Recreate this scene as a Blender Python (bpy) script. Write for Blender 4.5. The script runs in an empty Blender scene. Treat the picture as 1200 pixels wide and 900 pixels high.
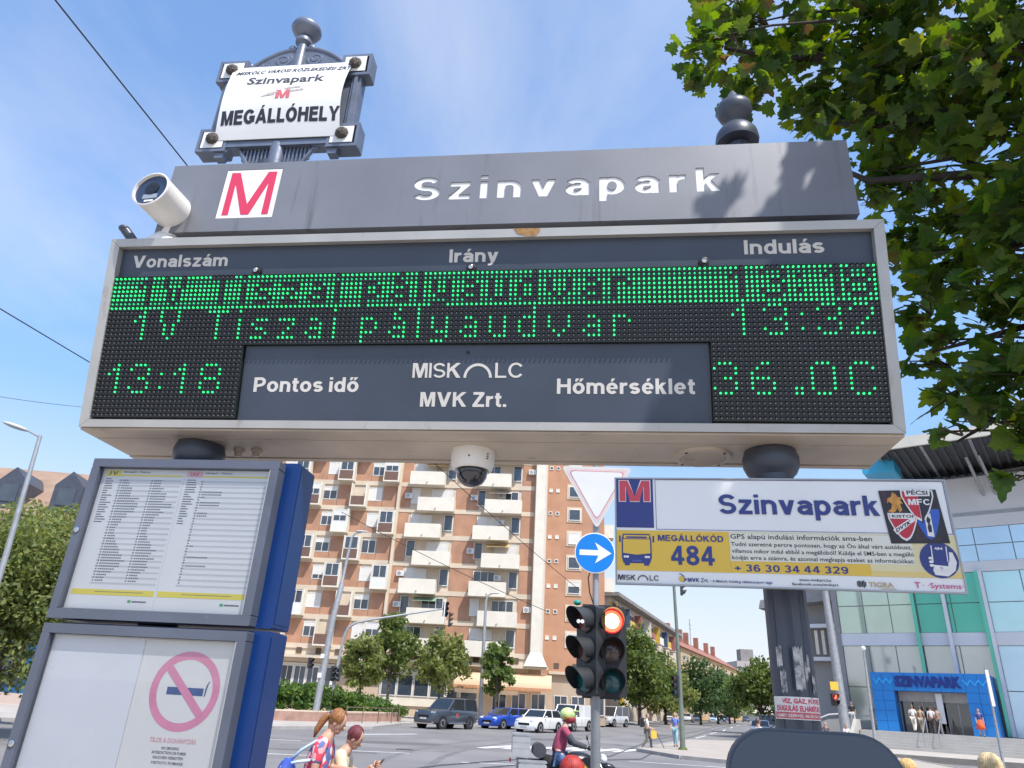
import bpy, math, random
from mathutils import Vector, Matrix, Euler
random.seed(7)
S = bpy.context.scene
C = S.collection
R = math.radians
PI = math.pi

# ------------------------------------------------------------------ camera
cam = bpy.data.cameras.new('camera')
camo = bpy.data.objects.new('camera', cam)
C.objects.link(camo)
cam.sensor_width = 36
cam.lens = 828.5 / 1200 * 36
cam.clip_start = 0.05
cam.clip_end = 6000
_p, _r = R(24.17), R(3.137)
fw = Vector((0, math.cos(_p), math.sin(_p)))
u0 = Vector((0, -math.sin(_p), math.cos(_p)))
r0 = Vector((1, 0, 0))
rt = r0 * math.cos(_r) + u0 * math.sin(_r)
up = -r0 * math.sin(_r) + u0 * math.cos(_r)
m = Matrix((rt, up, -fw)).transposed().to_4x4()
m.translation = (0, 0, 1.9)
camo.matrix_world = m
S.camera = camo

# ------------------------------------------------------------------ light
SUN_AZ, SUN_EL = 146, 57          # azimuth clockwise from +Y, behind the camera on its right
w = bpy.data.worlds.new('World')
S.world = w
w.use_nodes = True
nt = w.node_tree
nt.nodes.clear()
def N(t, **k):
    n = nt.nodes.new(t)
    for a, b in k.items(): setattr(n, a, b)
    return n
L = nt.links.new
sky = N('ShaderNodeTexSky', sky_type='NISHITA', sun_disc=False)
sky.sun_elevation = R(SUN_EL)
sky.sun_rotation = R(SUN_AZ)
sky.air_density = 1.0
sky.dust_density = 0.6
sky.ozone_density = 1.0
tc = N('ShaderNodeTexCoord')
sep = N('ShaderNodeSeparateXYZ'); L(tc.outputs['Generated'], sep.inputs[0])
zz = N('ShaderNodeMath', operation='MAXIMUM'); L(sep.outputs[2], zz.inputs[0]); zz.inputs[1].default_value = 0
za = N('ShaderNodeMath', operation='ADD'); L(zz.outputs[0], za.inputs[0]); za.inputs[1].default_value = 0.18
dx = N('ShaderNodeMath', operation='DIVIDE'); L(sep.outputs[0], dx.inputs[0]); L(za.outputs[0], dx.inputs[1])
dy = N('ShaderNodeMath', operation='DIVIDE'); L(sep.outputs[1], dy.inputs[0]); L(za.outputs[0], dy.inputs[1])
cmb = N('ShaderNodeCombineXYZ'); L(dx.outputs[0], cmb.inputs[0]); L(dy.outputs[0], cmb.inputs[1])
mp = N('ShaderNodeMapping'); mp.inputs['Scale'].default_value = (1.0, 0.55, 1); mp.inputs['Rotation'].default_value = (0, 0, R(35)); mp.inputs['Location'].default_value = (1.3, 4.6, 0)
L(cmb.outputs[0], mp.inputs[0])
nz = N('ShaderNodeTexNoise'); nz.inputs['Scale'].default_value = 1.1; nz.inputs['Detail'].default_value = 7; nz.inputs['Roughness'].default_value = 0.55; nz.inputs['Distortion'].default_value = 0.5
L(mp.outputs[0], nz.inputs['Vector'])
cr = N('ShaderNodeValToRGB'); cr.color_ramp.elements[0].position = 0.39; cr.color_ramp.elements[1].position = 0.72
L(nz.outputs[0], cr.inputs[0])
cs = N('ShaderNodeMath', operation='MULTIPLY'); L(cr.outputs[0], cs.inputs[0]); cs.inputs[1].default_value = 0.72
veil = N('ShaderNodeMapRange'); L(sep.outputs[2], veil.inputs[0]); veil.inputs[1].default_value = 0.0; veil.inputs[2].default_value = 0.33; veil.inputs[3].default_value = 0.95; veil.inputs[4].default_value = 0.05
mxv = N('ShaderNodeMath', operation='MAXIMUM'); L(cs.outputs[0], mxv.inputs[0]); L(veil.outputs[0], mxv.inputs[1])
hsv = N('ShaderNodeHueSaturation'); hsv.inputs['Saturation'].default_value = 1.16; L(sky.outputs[0], hsv.inputs['Color'])
lift = N('ShaderNodeMapRange'); L(sep.outputs[2], lift.inputs[0]); lift.inputs[1].default_value = 0.0; lift.inputs[2].default_value = 0.45; lift.inputs[3].default_value = 0.85; lift.inputs[4].default_value = 2.55; L(lift.outputs[0], hsv.inputs['Value'])
mix = N('ShaderNodeMix', data_type='RGBA'); L(mxv.outputs[0], mix.inputs[0]); L(hsv.outputs[0], mix.inputs[6]); mix.inputs[7].default_value = (7.4, 7.6, 8.3, 1)
bg = N('ShaderNodeBackground'); bg.inputs[1].default_value = 0.1
L(mix.outputs[2], bg.inputs[0])
wo = N('ShaderNodeOutputWorld'); L(bg.outputs[0], wo.inputs[0])
sl = bpy.data.lights.new('sun', 'SUN'); sl.energy = 4.2; sl.angle = R(0.53); sl.color = (1, 0.955, 0.89)
so = bpy.data.objects.new('sun', sl); C.objects.link(so)
sd = Vector((math.sin(R(SUN_AZ)) * math.cos(R(SUN_EL)), math.cos(R(SUN_AZ)) * math.cos(R(SUN_EL)), math.sin(R(SUN_EL))))
so.rotation_euler = sd.to_track_quat('Z', 'Y').to_euler()
so.location = sd * 50
S.view_settings.view_transform = 'Standard'
S.view_settings.look = 'None'
S.view_settings.exposure = 0.35
S.view_settings.gamma = 1
S.cycles.max_bounces = 6
S.cycles.transparent_max_bounces = 12
S.cycles.caustics_reflective = False
S.cycles.caustics_refractive = False

# ------------------------------------------------------------------ materials
MC = {}
def mat(name, col, rough=0.6, metal=0.0, var=0.12, vs=3.0, bump=0.0, bs=40.0, emit=None, es=1.0, alpha=None, stain=None, ss=1.5, st=0.6, trans=0.0, coat=0.0, isl=0.0, spec=0.5, sm=None):
    if name in MC: return MC[name]
    m = bpy.data.materials.new(name); m.use_nodes = True
    t = m.node_tree; b = t.nodes['Principled BSDF']; lk = t.links.new
    b.inputs['Roughness'].default_value = rough; b.inputs['Metallic'].default_value = metal
    b.inputs['Specular IOR Level'].default_value = spec
    if coat: b.inputs['Coat Weight'].default_value = coat; b.inputs['Coat Roughness'].default_value = 0.05
    c4 = (*col, 1)
    g = t.nodes.new('ShaderNodeTexCoord')
    last = None
    if var > 0:
        n = t.nodes.new('ShaderNodeTexNoise'); n.inputs['Scale'].default_value = vs; n.inputs['Detail'].default_value = 6
        lk(g.outputs['Object'], n.inputs['Vector'])
        mr = t.nodes.new('ShaderNodeMapRange'); mr.inputs[1].default_value = 0.3; mr.inputs[2].default_value = 0.7
        mr.inputs[3].default_value = 1 - var; mr.inputs[4].default_value = 1 + var
        lk(n.outputs[0], mr.inputs[0])
        h = t.nodes.new('ShaderNodeHueSaturation'); h.inputs['Color'].default_value = c4
        lk(mr.outputs[0], h.inputs['Value']); last = h
        if isl:
            ge = t.nodes.new('ShaderNodeNewGeometry')
            m2 = t.nodes.new('ShaderNodeMapRange'); m2.inputs[3].default_value = 1 - isl; m2.inputs[4].default_value = 1 + isl
            lk(ge.outputs['Random Per Island'], m2.inputs[0])
            mm = t.nodes.new('ShaderNodeMath'); mm.operation = 'MULTIPLY'
            lk(mr.outputs[0], mm.inputs[0]); lk(m2.outputs[0], mm.inputs[1]); lk(mm.outputs[0], h.inputs['Value'])
            m3 = t.nodes.new('ShaderNodeMapRange'); m3.inputs[3].default_value = 0.53; m3.inputs[4].default_value = 0.47
            lk(ge.outputs['Random Per Island'], m3.inputs[0]); lk(m3.outputs[0], h.inputs['Hue'])
        if stain:
            n2 = t.nodes.new('ShaderNodeTexNoise'); n2.inputs['Scale'].default_value = ss; n2.inputs['Detail'].default_value = 9; n2.inputs['Roughness'].default_value = 0.65
            if sm:
                mpn = t.nodes.new('ShaderNodeMapping'); mpn.inputs['Scale'].default_value = sm; lk(g.outputs['Object'], mpn.inputs[0]); lk(mpn.outputs[0], n2.inputs['Vector'])
            else: lk(g.outputs['Object'], n2.inputs['Vector'])
            r2 = t.nodes.new('ShaderNodeMapRange'); r2.inputs[1].default_value = st; r2.inputs[2].default_value = st + 0.12
            lk(n2.outputs[0], r2.inputs[0])
            mx = t.nodes.new('ShaderNodeMix'); mx.data_type = 'RGBA'
            lk(r2.outputs[0], mx.inputs[0]); lk(h.outputs[0], mx.inputs[6]); mx.inputs[7].default_value = (*stain, 1)
            lk(mx.outputs[2], b.inputs['Base Color'])
        else: lk(h.outputs[0], b.inputs['Base Color'])
    else: b.inputs['Base Color'].default_value = c4
    if bump:
        n3 = t.nodes.new('ShaderNodeTexNoise'); n3.inputs['Scale'].default_value = bs; n3.inputs['Detail'].default_value = 4
        lk(g.outputs['Object'], n3.inputs['Vector'])
        bp = t.nodes.new('ShaderNodeBump'); bp.inputs['Strength'].default_value = bump; bp.inputs['Distance'].default_value = 0.02
        lk(n3.outputs[0], bp.inputs['Height']); lk(bp.outputs[0], b.inputs['Normal'])
    if emit: b.inputs['Emission Color'].default_value = (*emit, 1); b.inputs['Emission Strength'].default_value = es
    if alpha is not None: b.inputs['Alpha'].default_value = alpha
    if trans:
        o = t.nodes['Material Output']; tl = t.nodes.new('ShaderNodeBsdfTranslucent'); ms = t.nodes.new('ShaderNodeMixShader')
        ms.inputs[0].default_value = trans
        src = b.inputs['Base Color'].links[0].from_socket if b.inputs['Base Color'].links else None
        hs = t.nodes.new('ShaderNodeHueSaturation'); hs.inputs['Value'].default_value = 2.2; hs.inputs['Saturation'].default_value = 1.15; hs.inputs['Hue'].default_value = 0.48
        if src: lk(src, hs.inputs['Color'])
        else: hs.inputs['Color'].default_value = c4
        lk(hs.outputs[0], tl.inputs[0]); lk(b.outputs[0], ms.inputs[1]); lk(tl.outputs[0], ms.inputs[2]); lk(ms.outputs[0], o.inputs[0])
    MC[name] = m
    return m
def glassmat(name, tint=(1, 1, 1), refl=0.12, body=0.0):
    """clear sheet: see-through plus a mirror coat that grows at grazing angles"""
    if name in MC: return MC[name]
    m = bpy.data.materials.new(name); m.use_nodes = True; t = m.node_tree; t.nodes.clear(); lk = t.links.new
    o = t.nodes.new('ShaderNodeOutputMaterial'); tr = t.nodes.new('ShaderNodeBsdfTransparent'); tr.inputs[0].default_value = (*tint, 1)
    gl = t.nodes.new('ShaderNodeBsdfGlossy'); gl.inputs['Roughness'].default_value = 0.03
    lw = t.nodes.new('ShaderNodeLayerWeight'); lw.inputs[0].default_value = 0.2
    mr = t.nodes.new('ShaderNodeMapRange'); mr.inputs[3].default_value = refl; mr.inputs[4].default_value = 0.6
    ms = t.nodes.new('ShaderNodeMixShader')
    lk(lw.outputs['Fresnel'], mr.inputs[0]); lk(mr.outputs[0], ms.inputs[0]); lk(tr.outputs[0], ms.inputs[1]); lk(gl.outputs[0], ms.inputs[2]); lk(ms.outputs[0], o.inputs[0])
    MC[name] = m; return m

steel = mat('grey_painted_steel', (0.185, 0.192, 0.215), 0.45, 0.15, var=0.10, vs=2.5, stain=(0.13, 0.13, 0.14), ss=14, st=0.57, sm=(1, 1, .07), bump=0.01, bs=60)
steel_d = mat('dark_painted_steel', (0.068, 0.078, 0.102), 0.4, 0.2, var=0.15, vs=4, bump=0.02, bs=80)
iron = mat('cast_iron_paint', (0.16, 0.185, 0.24), 0.42, 0.3, var=0.2, vs=7, bump=0.05, bs=60)
alu = mat('anodised_aluminium', (0.46, 0.45, 0.43), 0.45, 0.3, var=0.08, vs=5, stain=(0.32, 0.29, 0.25), ss=9, st=0.6, sm=(1, 1, .3))
alu_warm = mat('grimy_aluminium_warm_bounce', (0.52, 0.44, 0.36), 0.5, 0.15, var=0.14, vs=4, stain=(0.30, 0.24, 0.19), ss=5, st=0.62)  # warm bounced light put into the base colour, grime only in the stain
panel_m = mat('blue_grey_panel', (0.052, 0.066, 0.094), 0.42, 0.1, var=0.12, vs=3)
letter_w = mat('off_white_lettering', (0.62, 0.59, 0.55), 0.6, var=0.06)
white_p = mat('white_plastic', (0.8, 0.79, 0.76), 0.35, var=0.04)
white_s = mat('white_sheet', (0.78, 0.78, 0.77), 0.45, var=0.04, stain=(0.62, 0.6, 0.56), ss=6, st=0.66)
black = mat('black_plastic', (0.012, 0.012, 0.014), 0.45, var=0.2)
blackg = mat('black_gloss', (0.01, 0.01, 0.012), 0.08, var=0)
ledblk = mat('led_board_black', (0.012, 0.013, 0.018), 0.5, var=0.2)
cream = mat('warm_white_plastic', (0.66, 0.63, 0.56), 0.4, var=0.04)
navy = mat('navy_print', (0.03, 0.045, 0.2), 0.45, var=0.05)
redp = mat('red_print', (0.62, 0.04, 0.10), 0.4, var=0.05)
redfade = mat('faded_red_print', (0.6, 0.16, 0.17), 0.5, var=0.15, vs=30)
ink = mat('black_print', (0.02, 0.022, 0.035), 0.5, var=0.05)
yellow = mat('yellow_print', (0.72, 0.47, 0.06), 0.45, var=0.05)
creamp = mat('cream_print', (0.70, 0.62, 0.36), 0.45, var=0.05)
rubber = mat('rubber', (0.015, 0.015, 0.016), 0.8, var=0.15)
chrome = mat('chrome', (0.6, 0.6, 0.62), 0.18, 1.0, var=0.03)
galv = mat('galvanised_steel', (0.38, 0.39, 0.40), 0.5, 0.5, var=0.14, vs=5)
clear = glassmat('clear_glass', (0.97, 0.98, 0.98), 0.05)
skin = mat('skin', (0.52, 0.30, 0.21), 0.5, var=0.06, vs=9)

# ------------------------------------------------------------------ geometry helpers
class MB:
    def __init__(s): s.v = []; s.f = []; s.m = []; s.k = 0
    def add(s, vs, fs):
        o = len(s.v); s.v += [tuple(q) for q in vs]
        for q in fs: s.f.append([i + o for i in q]); s.m.append(s.k)
        return s
    def box(s, x0, x1, y0, y1, z0, z1):
        return s.add([(x0,y0,z0),(x1,y0,z0),(x1,y1,z0),(x0,y1,z0),(x0,y0,z1),(x1,y0,z1),(x1,y1,z1),(x0,y1,z1)],
              [(0,3,2,1),(4,5,6,7),(0,1,5,4),(1,2,6,5),(2,3,7,6),(3,0,4,7)])
    def cbox(s, x0, x1, y0, y1, z0, z1, c=0.01):
        """box with chamfered edges round the Y axis outline and front/back"""
        o = [(x0+c,z0),(x1-c,z0),(x1,z0+c),(x1,z1-c),(x1-c,z1),(x0+c,z1),(x0,z1-c),(x0,z0+c)]
        return s.prism_y(o, y0, y1)
    def prism_y(s, o, y0, y1):
        n = len(o)
        vs = [(a, y0, b) for a, b in o] + [(a, y1, b) for a, b in o]
        return s.add(vs, [list(range(n)), list(range(2*n-1, n-1, -1))] + [(i, i+n, (i+1) % n + n, (i+1) % n) for i in range(n)])
    def prism_x(s, o, x0, x1):
        n = len(o)
        vs = [(x0, a, b) for a, b in o] + [(x1, a, b) for a, b in o]
        return s.add(vs, [list(range(n-1, -1, -1)), list(range(n, 2*n))] + [(i, (i+1) % n, (i+1) % n + n, i+n) for i in range(n)])
    def prism_z(s, o, z0, z1):
        n = len(o)
        vs = [(a, b, z0) for a, b in o] + [(a, b, z1) for a, b in o]
        return s.add(vs, [list(range(n-1, -1, -1)), list(range(n, 2*n))] + [(i, (i+1) % n, (i+1) % n + n, i+n) for i in range(n)])
    def quad(s, *q): return s.add(q, [tuple(range(len(q)))])
    def tube(s, pts, rad, n=8, cap=True):
        pts = [Vector(p) for p in pts]
        rs = rad if isinstance(rad, (list, tuple)) else [rad] * len(pts)
        o = len(s.v); prev = None
        for i, p in enumerate(pts):
            d = (pts[min(i+1, len(pts)-1)] - pts[max(i-1, 0)])
            d = d.normalized() if d.length > 1e-9 else Vector((0,0,1))
            a = prev if prev else (Vector((0,0,1)) if abs(d.z) < 0.9 else Vector((1,0,0)))
            x = (a - d * a.dot(d)).normalized(); prev = x; y = d.cross(x)
            for k in range(n):
                t = 2*PI*k/n; s.v.append(tuple(p + (x*math.cos(t) + y*math.sin(t)) * rs[i]))
        for i in range(len(pts)-1):
            for k in range(n):
                a = o+i*n+k; b = o+i*n+(k+1) % n; s.f.append([a, b, b+n, a+n]); s.m.append(s.k)
        if cap:
            s.f.append([o+k for k in range(n-1, -1, -1)]); s.m.append(s.k)
            e = o+(len(pts)-1)*n; s.f.append([e+k for k in range(n)]); s.m.append(s.k)
        return s
    def lathe(s, prof, c=(0,0,0), n=20, axis='z'):
        o = len(s.v)
        for r, h in prof:
            for k in range(n):
                t = 2*PI*k/n; a, b = r*math.cos(t), r*math.sin(t)
                q = (a, b, h) if axis == 'z' else ((a, h, b) if axis == 'y' else (h, a, b))
                s.v.append((q[0]+c[0], q[1]+c[1], q[2]+c[2]))
        fl = axis == 'y'
        for i in range(len(prof)-1):
            for k in range(n):
                a = o+i*n+k; b = o+i*n+(k+1) % n
                q = [a, b, b+n, a+n]; s.f.append(q[::-1] if fl else q); s.m.append(s.k)
        q = [o+k for k in range(n)]; s.f.append(q if fl else q[::-1]); s.m.append(s.k)
        e = o+(len(prof)-1)*n; q = [e+k for k in range(n)]; s.f.append(q[::-1] if fl else q); s.m.append(s.k)
        return s
    def ell(s, c, r, n=12, mrows=8, rot=None):
        r = r if isinstance(r, (list, tuple)) else (r, r, r)
        vs = []; 
        for i in range(mrows+1):
            ph = PI*i/mrows
            for k in range(n):
                t = 2*PI*k/n
                q = Vector((r[0]*math.sin(ph)*math.cos(t), r[1]*math.sin(ph)*math.sin(t), r[2]*math.cos(ph)))
                if rot: q = rot @ q
                vs.append(q + Vector(c))
        fs = []
        for i in range(mrows):
            for k in range(n):
                a = i*n+k; b = i*n+(k+1) % n
                fs.append((a, a+n, b+n, b))
        return s.add(vs, fs)
    def mesh(s, name, mats, smooth=False):
        me = bpy.data.meshes.new(name); me.from_pydata(s.v, [], s.f)
        for q in (mats if isinstance(mats, (list, tuple)) else [mats]): me.materials.append(q)
        if any(s.m): me.polygons.foreach_set('material_index', s.m)
        if smooth:
            me.polygons.foreach_set('use_smooth', [True]*len(me.polygons))
            me.update()
            if smooth is not True: me.set_sharp_from_angle(angle=R(smooth))
        me.update(); return me

def link(o, parent=None, **k):
    C.objects.link(o)
    if parent: o.parent = parent
    for a, b in k.items():
        if b is not None: o['category' if a == 'cat' else a] = b
    return o
def obj(name, mb, mats, parent=None, smooth=False, loc=None, rot=None, **k):
    me = mb if isinstance(mb, bpy.types.Mesh) else mb.mesh(name, mats, smooth)
    o = bpy.data.objects.new(name, me)
    if loc: o.location = loc
    if rot: o.rotation_euler = rot
    return link(o, parent, **k)
def thing(name, label, cat, loc=(0,0,0), rz=0, group=None):
    o = bpy.data.objects.new(name, None); o.empty_display_size = 0.1
    o.location = loc; o.rotation_euler = (0, 0, rz)
    return link(o, None, label=label, cat=cat, group=group)
def copy_tree(o, parent=None):
    c = o.copy(); C.objects.link(c); c.parent = parent
    for ch in list(o.children): copy_tree(ch, c)
    return c

_cap = {}
BASE = str.maketrans('áéíóöőúüűÁÉÍÓÖŐÚÜŰ', 'aeiooouuuAEIOOOUUU')
def rawtext(body, bold=0.0, shear=0.0, space=1.0):
    cu = bpy.data.curves.new('lettering', 'FONT'); cu.body = body; cu.offset = bold; cu.shear = shear
    cu.space_character = space; cu.resolution_u = 2; cu.space_line = 0.9
    o = bpy.data.objects.new('lettering', cu); C.objects.link(o)
    dg = bpy.context.evaluated_depsgraph_get(); dg.update()
    me = bpy.data.meshes.new_from_object(o.evaluated_get(dg))
    bpy.data.objects.remove(o)
    vs = [(v.co.x, v.co.y) for v in me.vertices]; fs = [list(p.vertices) for p in me.polygons]
    bpy.data.meshes.remove(me); return vs, fs
def islands(vs, fs):
    par = list(range(len(vs)))
    def fd(i):
        while par[i] != i: par[i] = par[par[i]]; i = par[i]
        return i
    for p in fs:
        for q in p[1:]: par[fd(q)] = fd(p[0])
    d = {}
    for p in fs: d.setdefault(fd(p[0]), []).append(p)
    return list(d.values())
def textmesh(body, bold=0.0, depth=0.0, shear=0.0, space=1.0):
    """flat lettering in XY; accents are set on afterwards so that bold weights stay clean"""
    vs, fs = rawtext(body.translate(BASE), bold, 0, space)
    if body.translate(BASE) != body:
        v2, f2 = rawtext(body, 0.0, 0, space); v1, f1 = rawtext(body.translate(BASE), 0.0, 0, space)
        def key(isl, v): 
            q = {i for p in isl for i in p}; xs = [v[i][0] for i in q]; ys = [v[i][1] for i in q]
            return ((min(xs)+max(xs))/2, (min(ys)+max(ys))/2, min(ys), max(ys))
        old = [key(i, v1) for i in islands(v1, f1)]
        for i in islands(v2, f2):
            k = key(i, v2)
            if any(abs(k[0]-o[0])+abs(k[1]-o[1]) < .02 for o in old) or k[2] < .45: continue
            ids = sorted({a for p in i for a in p}); mp_ = {a: len(vs)+n for n, a in enumerate(ids)}
            g = 1+bold*9
            vs += [(k[0]+(v2[a][0]-k[0])*g, k[1]+bold*.6+(v2[a][1]-k[1])*g) for a in ids]
            fs += [[mp_[a] for a in p] for p in i]
    me = bpy.data.meshes.new('lettering'); me.from_pydata([(a+shear*b, b, 0) for a, b in vs], [], fs); me.update()
    return me
# a plain bold grotesque drawn with strokes (cap height 1); outlines are merged with a constrained triangulation
def arc(cx, cy, rx, ry, a0, a1, n=12): return [(cx+rx*math.cos(R(a0+(a1-a0)*i/n)), cy+ry*math.sin(R(a0+(a1-a0)*i/n))) for i in range(n+1)]
def grot_glyph(c, t):
    q = t/2; X = .735; st = []; pol = []; w = .6
    def v(x, y0, y1): st.append([(x, y0), (x, y1)])
    def h(y, x0, x1): st.append([(x0, y), (x1, y)])
    if c in 'Il': w = t; v(q, 0, 1)
    elif c == 'i': w = t; v(q, 0, X); v(q, .85, 1)
    elif c == 'n': w = .60; v(q, 0, X); st.append(arc(w/2, .45, w/2-q, X-q-.45, 180, 0)+[(w-q, 0)])
    elif c == 'm': w = .95; v(q, 0, X); st.append(arc(w/4+q/2, .45, w/4-q/2, X-q-.45, 180, 0)+[(w/2, 0)]); st.append(arc(w*.75-q/2, .45, w/4-q/2, X-q-.45, 180, 0)+[(w-q, 0)])
    elif c == 'u': w = .60; v(w-q, 0, X); st.append(arc(w/2, .28, w/2-q, .28-q, 0, -180)+[(q, X)])
    elif c == 'r': w = .40; v(q, 0, X); st.append(arc(.36, .42, .36-q, X-q-.42, 180, 82))
    elif c == 'a': w = .58; st.append([(w-q*.9, 0), (w-q, .5)]+arc(w/2-.005, .5, w/2-q, X-q-.5, 0, 165)); st.append([(w-q, .42), (.30, .405)]+arc(.27, .25, .27-q, .155, 90, 270)+[(.33, .105), (w-q, .24)])
    elif c == 'z': w = .54; h(X-q*.9, .02, w-.01); h(q*.9, 0, w); pol.append([(0, .13), (.21, .13), (w-.01, X-.13), (w-.23, X-.13)])
    elif c in 'vy':
        w = .62; pol.append([(0, X), (.205, X), (w/2+.10, 0), (w/2-.10, 0)]); pol.append([(w, X), (w-.205, X), (w/2-.10, 0), (w/2+.10, 0)])
        if c == 'y': pol.append([(w/2-.09, .02), (w/2+.10, .02), (.29, -.20), (.20, -.28), (.05, -.28), (.05, -.14), (.17, -.14)])
    elif c == 's': w = .56; r = (X-2*q)/4; st.append(arc(w/2, X-q-r, w/2-q, r, 25, 270)); st.append(arc(w/2, q+r, w/2-q, r, 90, -155))
    elif c == 'S': w = .70; r = (1-2*q)/4; st.append(arc(w/2, 1-q-r, w/2-q-.01, r, 20, 265, 16)+arc(w/2, q+r, w/2-q, r, 88, -160, 16))
    elif c in 'pd':
        w = .62; x = q if c == 'p' else w-q; v(x, -.27 if c == 'p' else 0, X if c == 'p' else 1); st.append(arc(w/2, X/2, w/2-q, X/2-q*.9, 0, 360, 24))
    elif c == 'o': w = .64; st.append(arc(w/2, X/2, w/2-q, X/2-q*.9, 0, 360, 24))
    elif c == 'e': w = .61; st.append(arc(w/2, X/2, w/2-q, X/2-q*.9, 0, 318, 22)); pol.append([(q, .31), (w-q*.4, .31), (w-q*.1, .43), (q, .43)])
    elif c == 'k': w = .58; v(q, 0, 1); pol.append([(q, .22), (q, .42), (w-.25, X), (w-.02, X), (.28, .40)]); pol.append([(.20, .40), (.34, .50), (w, 0), (w-.235, 0)])
    elif c == 't': w = .36; st.append([(.16, .94), (.16, .2)]+arc(.27, .2, .11, .115, 180, 265, 6)+[(w, .095)]); h(X-.07, 0, w)
    elif c == 'M': w = .86; v(q, 0, 1); v(w-q, 0, 1); pol.append([(q, 1), (.27, 1), (w/2+.09, 0), (w/2-.09, 0)]); pol.append([(w-q, 1), (w-.27, 1), (w/2-.09, 0), (w/2+.09, 0)])
    elif c == 'V': w = .82; pol.append([(0, 1), (.215, 1), (w/2+.11, 0), (w/2-.11, 0)]); pol.append([(w, 1), (w-.215, 1), (w/2-.11, 0), (w/2+.11, 0)])
    elif c == 'A': w = .82; pol.append([(0, 0), (.215, 0), (w/2+.11, 1), (w/2-.11, 1)]); pol.append([(w, 0), (w-.215, 0), (w/2-.11, 1), (w/2+.11, 1)]); h(.30, .2, w-.2)
    elif c == 'K': w = .78; v(q, 0, 1); pol.append([(q, .30), (q, .56), (w-.27, 1), (w-.01, 1), (.36, .58)]); pol.append([(.26, .50), (.40, .64), (w, 0), (w-.25, 0)])
    elif c == 'Z': w = .66; h(1-q*.9, .03, w-.01); h(q*.9, 0, w); pol.append([(0, .15), (.24, .15), (w-.01, .85), (w-.25, .85)])
    elif c == 'P': w = .67; v(q, 0, 1); st.append([(q, 1-q), (.38, 1-q)]+arc(.40, .69, w-q-.40, .31-q, 90, -90)+[(q, .38+q*.0)])
    elif c == 'Y': w = .78; v(w/2, 0, .5); pol.append([(0, 1), (.22, 1), (w/2+.09, .42), (w/2-.09, .38)]); pol.append([(w, 1), (w-.22, 1), (w/2-.09, .42), (w/2+.09, .38)])
    elif c == 'F': w = .62; v(q, 0, 1); h(1-q*.9, q, w); h(.50, q, w-.05)
    elif c == 'H': w = .74; v(q, 0, 1); v(w-q, 0, 1); h(.53, q, w-q)
    elif c == 'E': w = .64; v(q, 0, 1); h(1-q*.9, q, w-.02); h(.53, q, w-.05); h(q*.9, q, w)
    elif c == 'L': w = .58; v(q, 0, 1); h(q*.9, q, w)
    elif c == 'D': w = .73; v(q, 0, 1); st.append([(q, 1-q*.9), (.32, 1-q*.9)]+arc(.33, .5, w-q-.33, .5-q*.9, 90, -90, 16)+[(q, q*.9)])
    elif c in 'OCG0':
        w = .80 if c != '0' else .60; a = (0, 360) if c in 'O0' else (35, 325); st.append(arc(w/2, .5, w/2-q, .5-q*.9, *a, 28))
        if c == 'G': st.append([(w*.52, .44), (w-q, .44), (w-q, .12)])
    elif c == '4': w = .62; v(w-.2, 0, 1); h(.29, 0, w); pol.append([(0, .24), (.14, .30), (w-.14, 1), (w-.29, 1), (0, .38)])
    elif c == '8': w = .60; st.append(arc(w/2, .745, w/2-q-.025, .255-q*.85, 0, 360, 22)); st.append(arc(w/2, .275, w/2-q, .275-q*.85, 0, 360, 22))
    elif c == '3': w = .60; st.append(arc(w/2, .745, w/2-q-.02, .255-q*.85, 160, -90, 16)); st.append(arc(w/2, .275, w/2-q, .285-q*.85, 90, -160, 16))
    elif c in '69':
        w = .60; a = [arc(w/2, .31, w/2-q, .31-q*.85, 0, 360, 22), arc(w/2, .5, w/2-q, .5-q*.85, 180, 35, 14)+[]]
        a[1] = [(q, .33)]+a[1]
        if c == '9': a = [[(w-x, 1-y) for x, y in p] for p in a]
        st += a
    elif c == '2': w = .60; st.append(arc(w/2, .70, w/2-q, .30-q*.85, 165, -30, 16)+[(.16, .15)]); h(q*.85, 0, w)
    elif c == '+': w = .58; h(.42, 0, w); v(w/2, .13, .71)
    elif c == '.': w = t; v(q, 0, t)
    else: w = .16
    return st, pol, w
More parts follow.
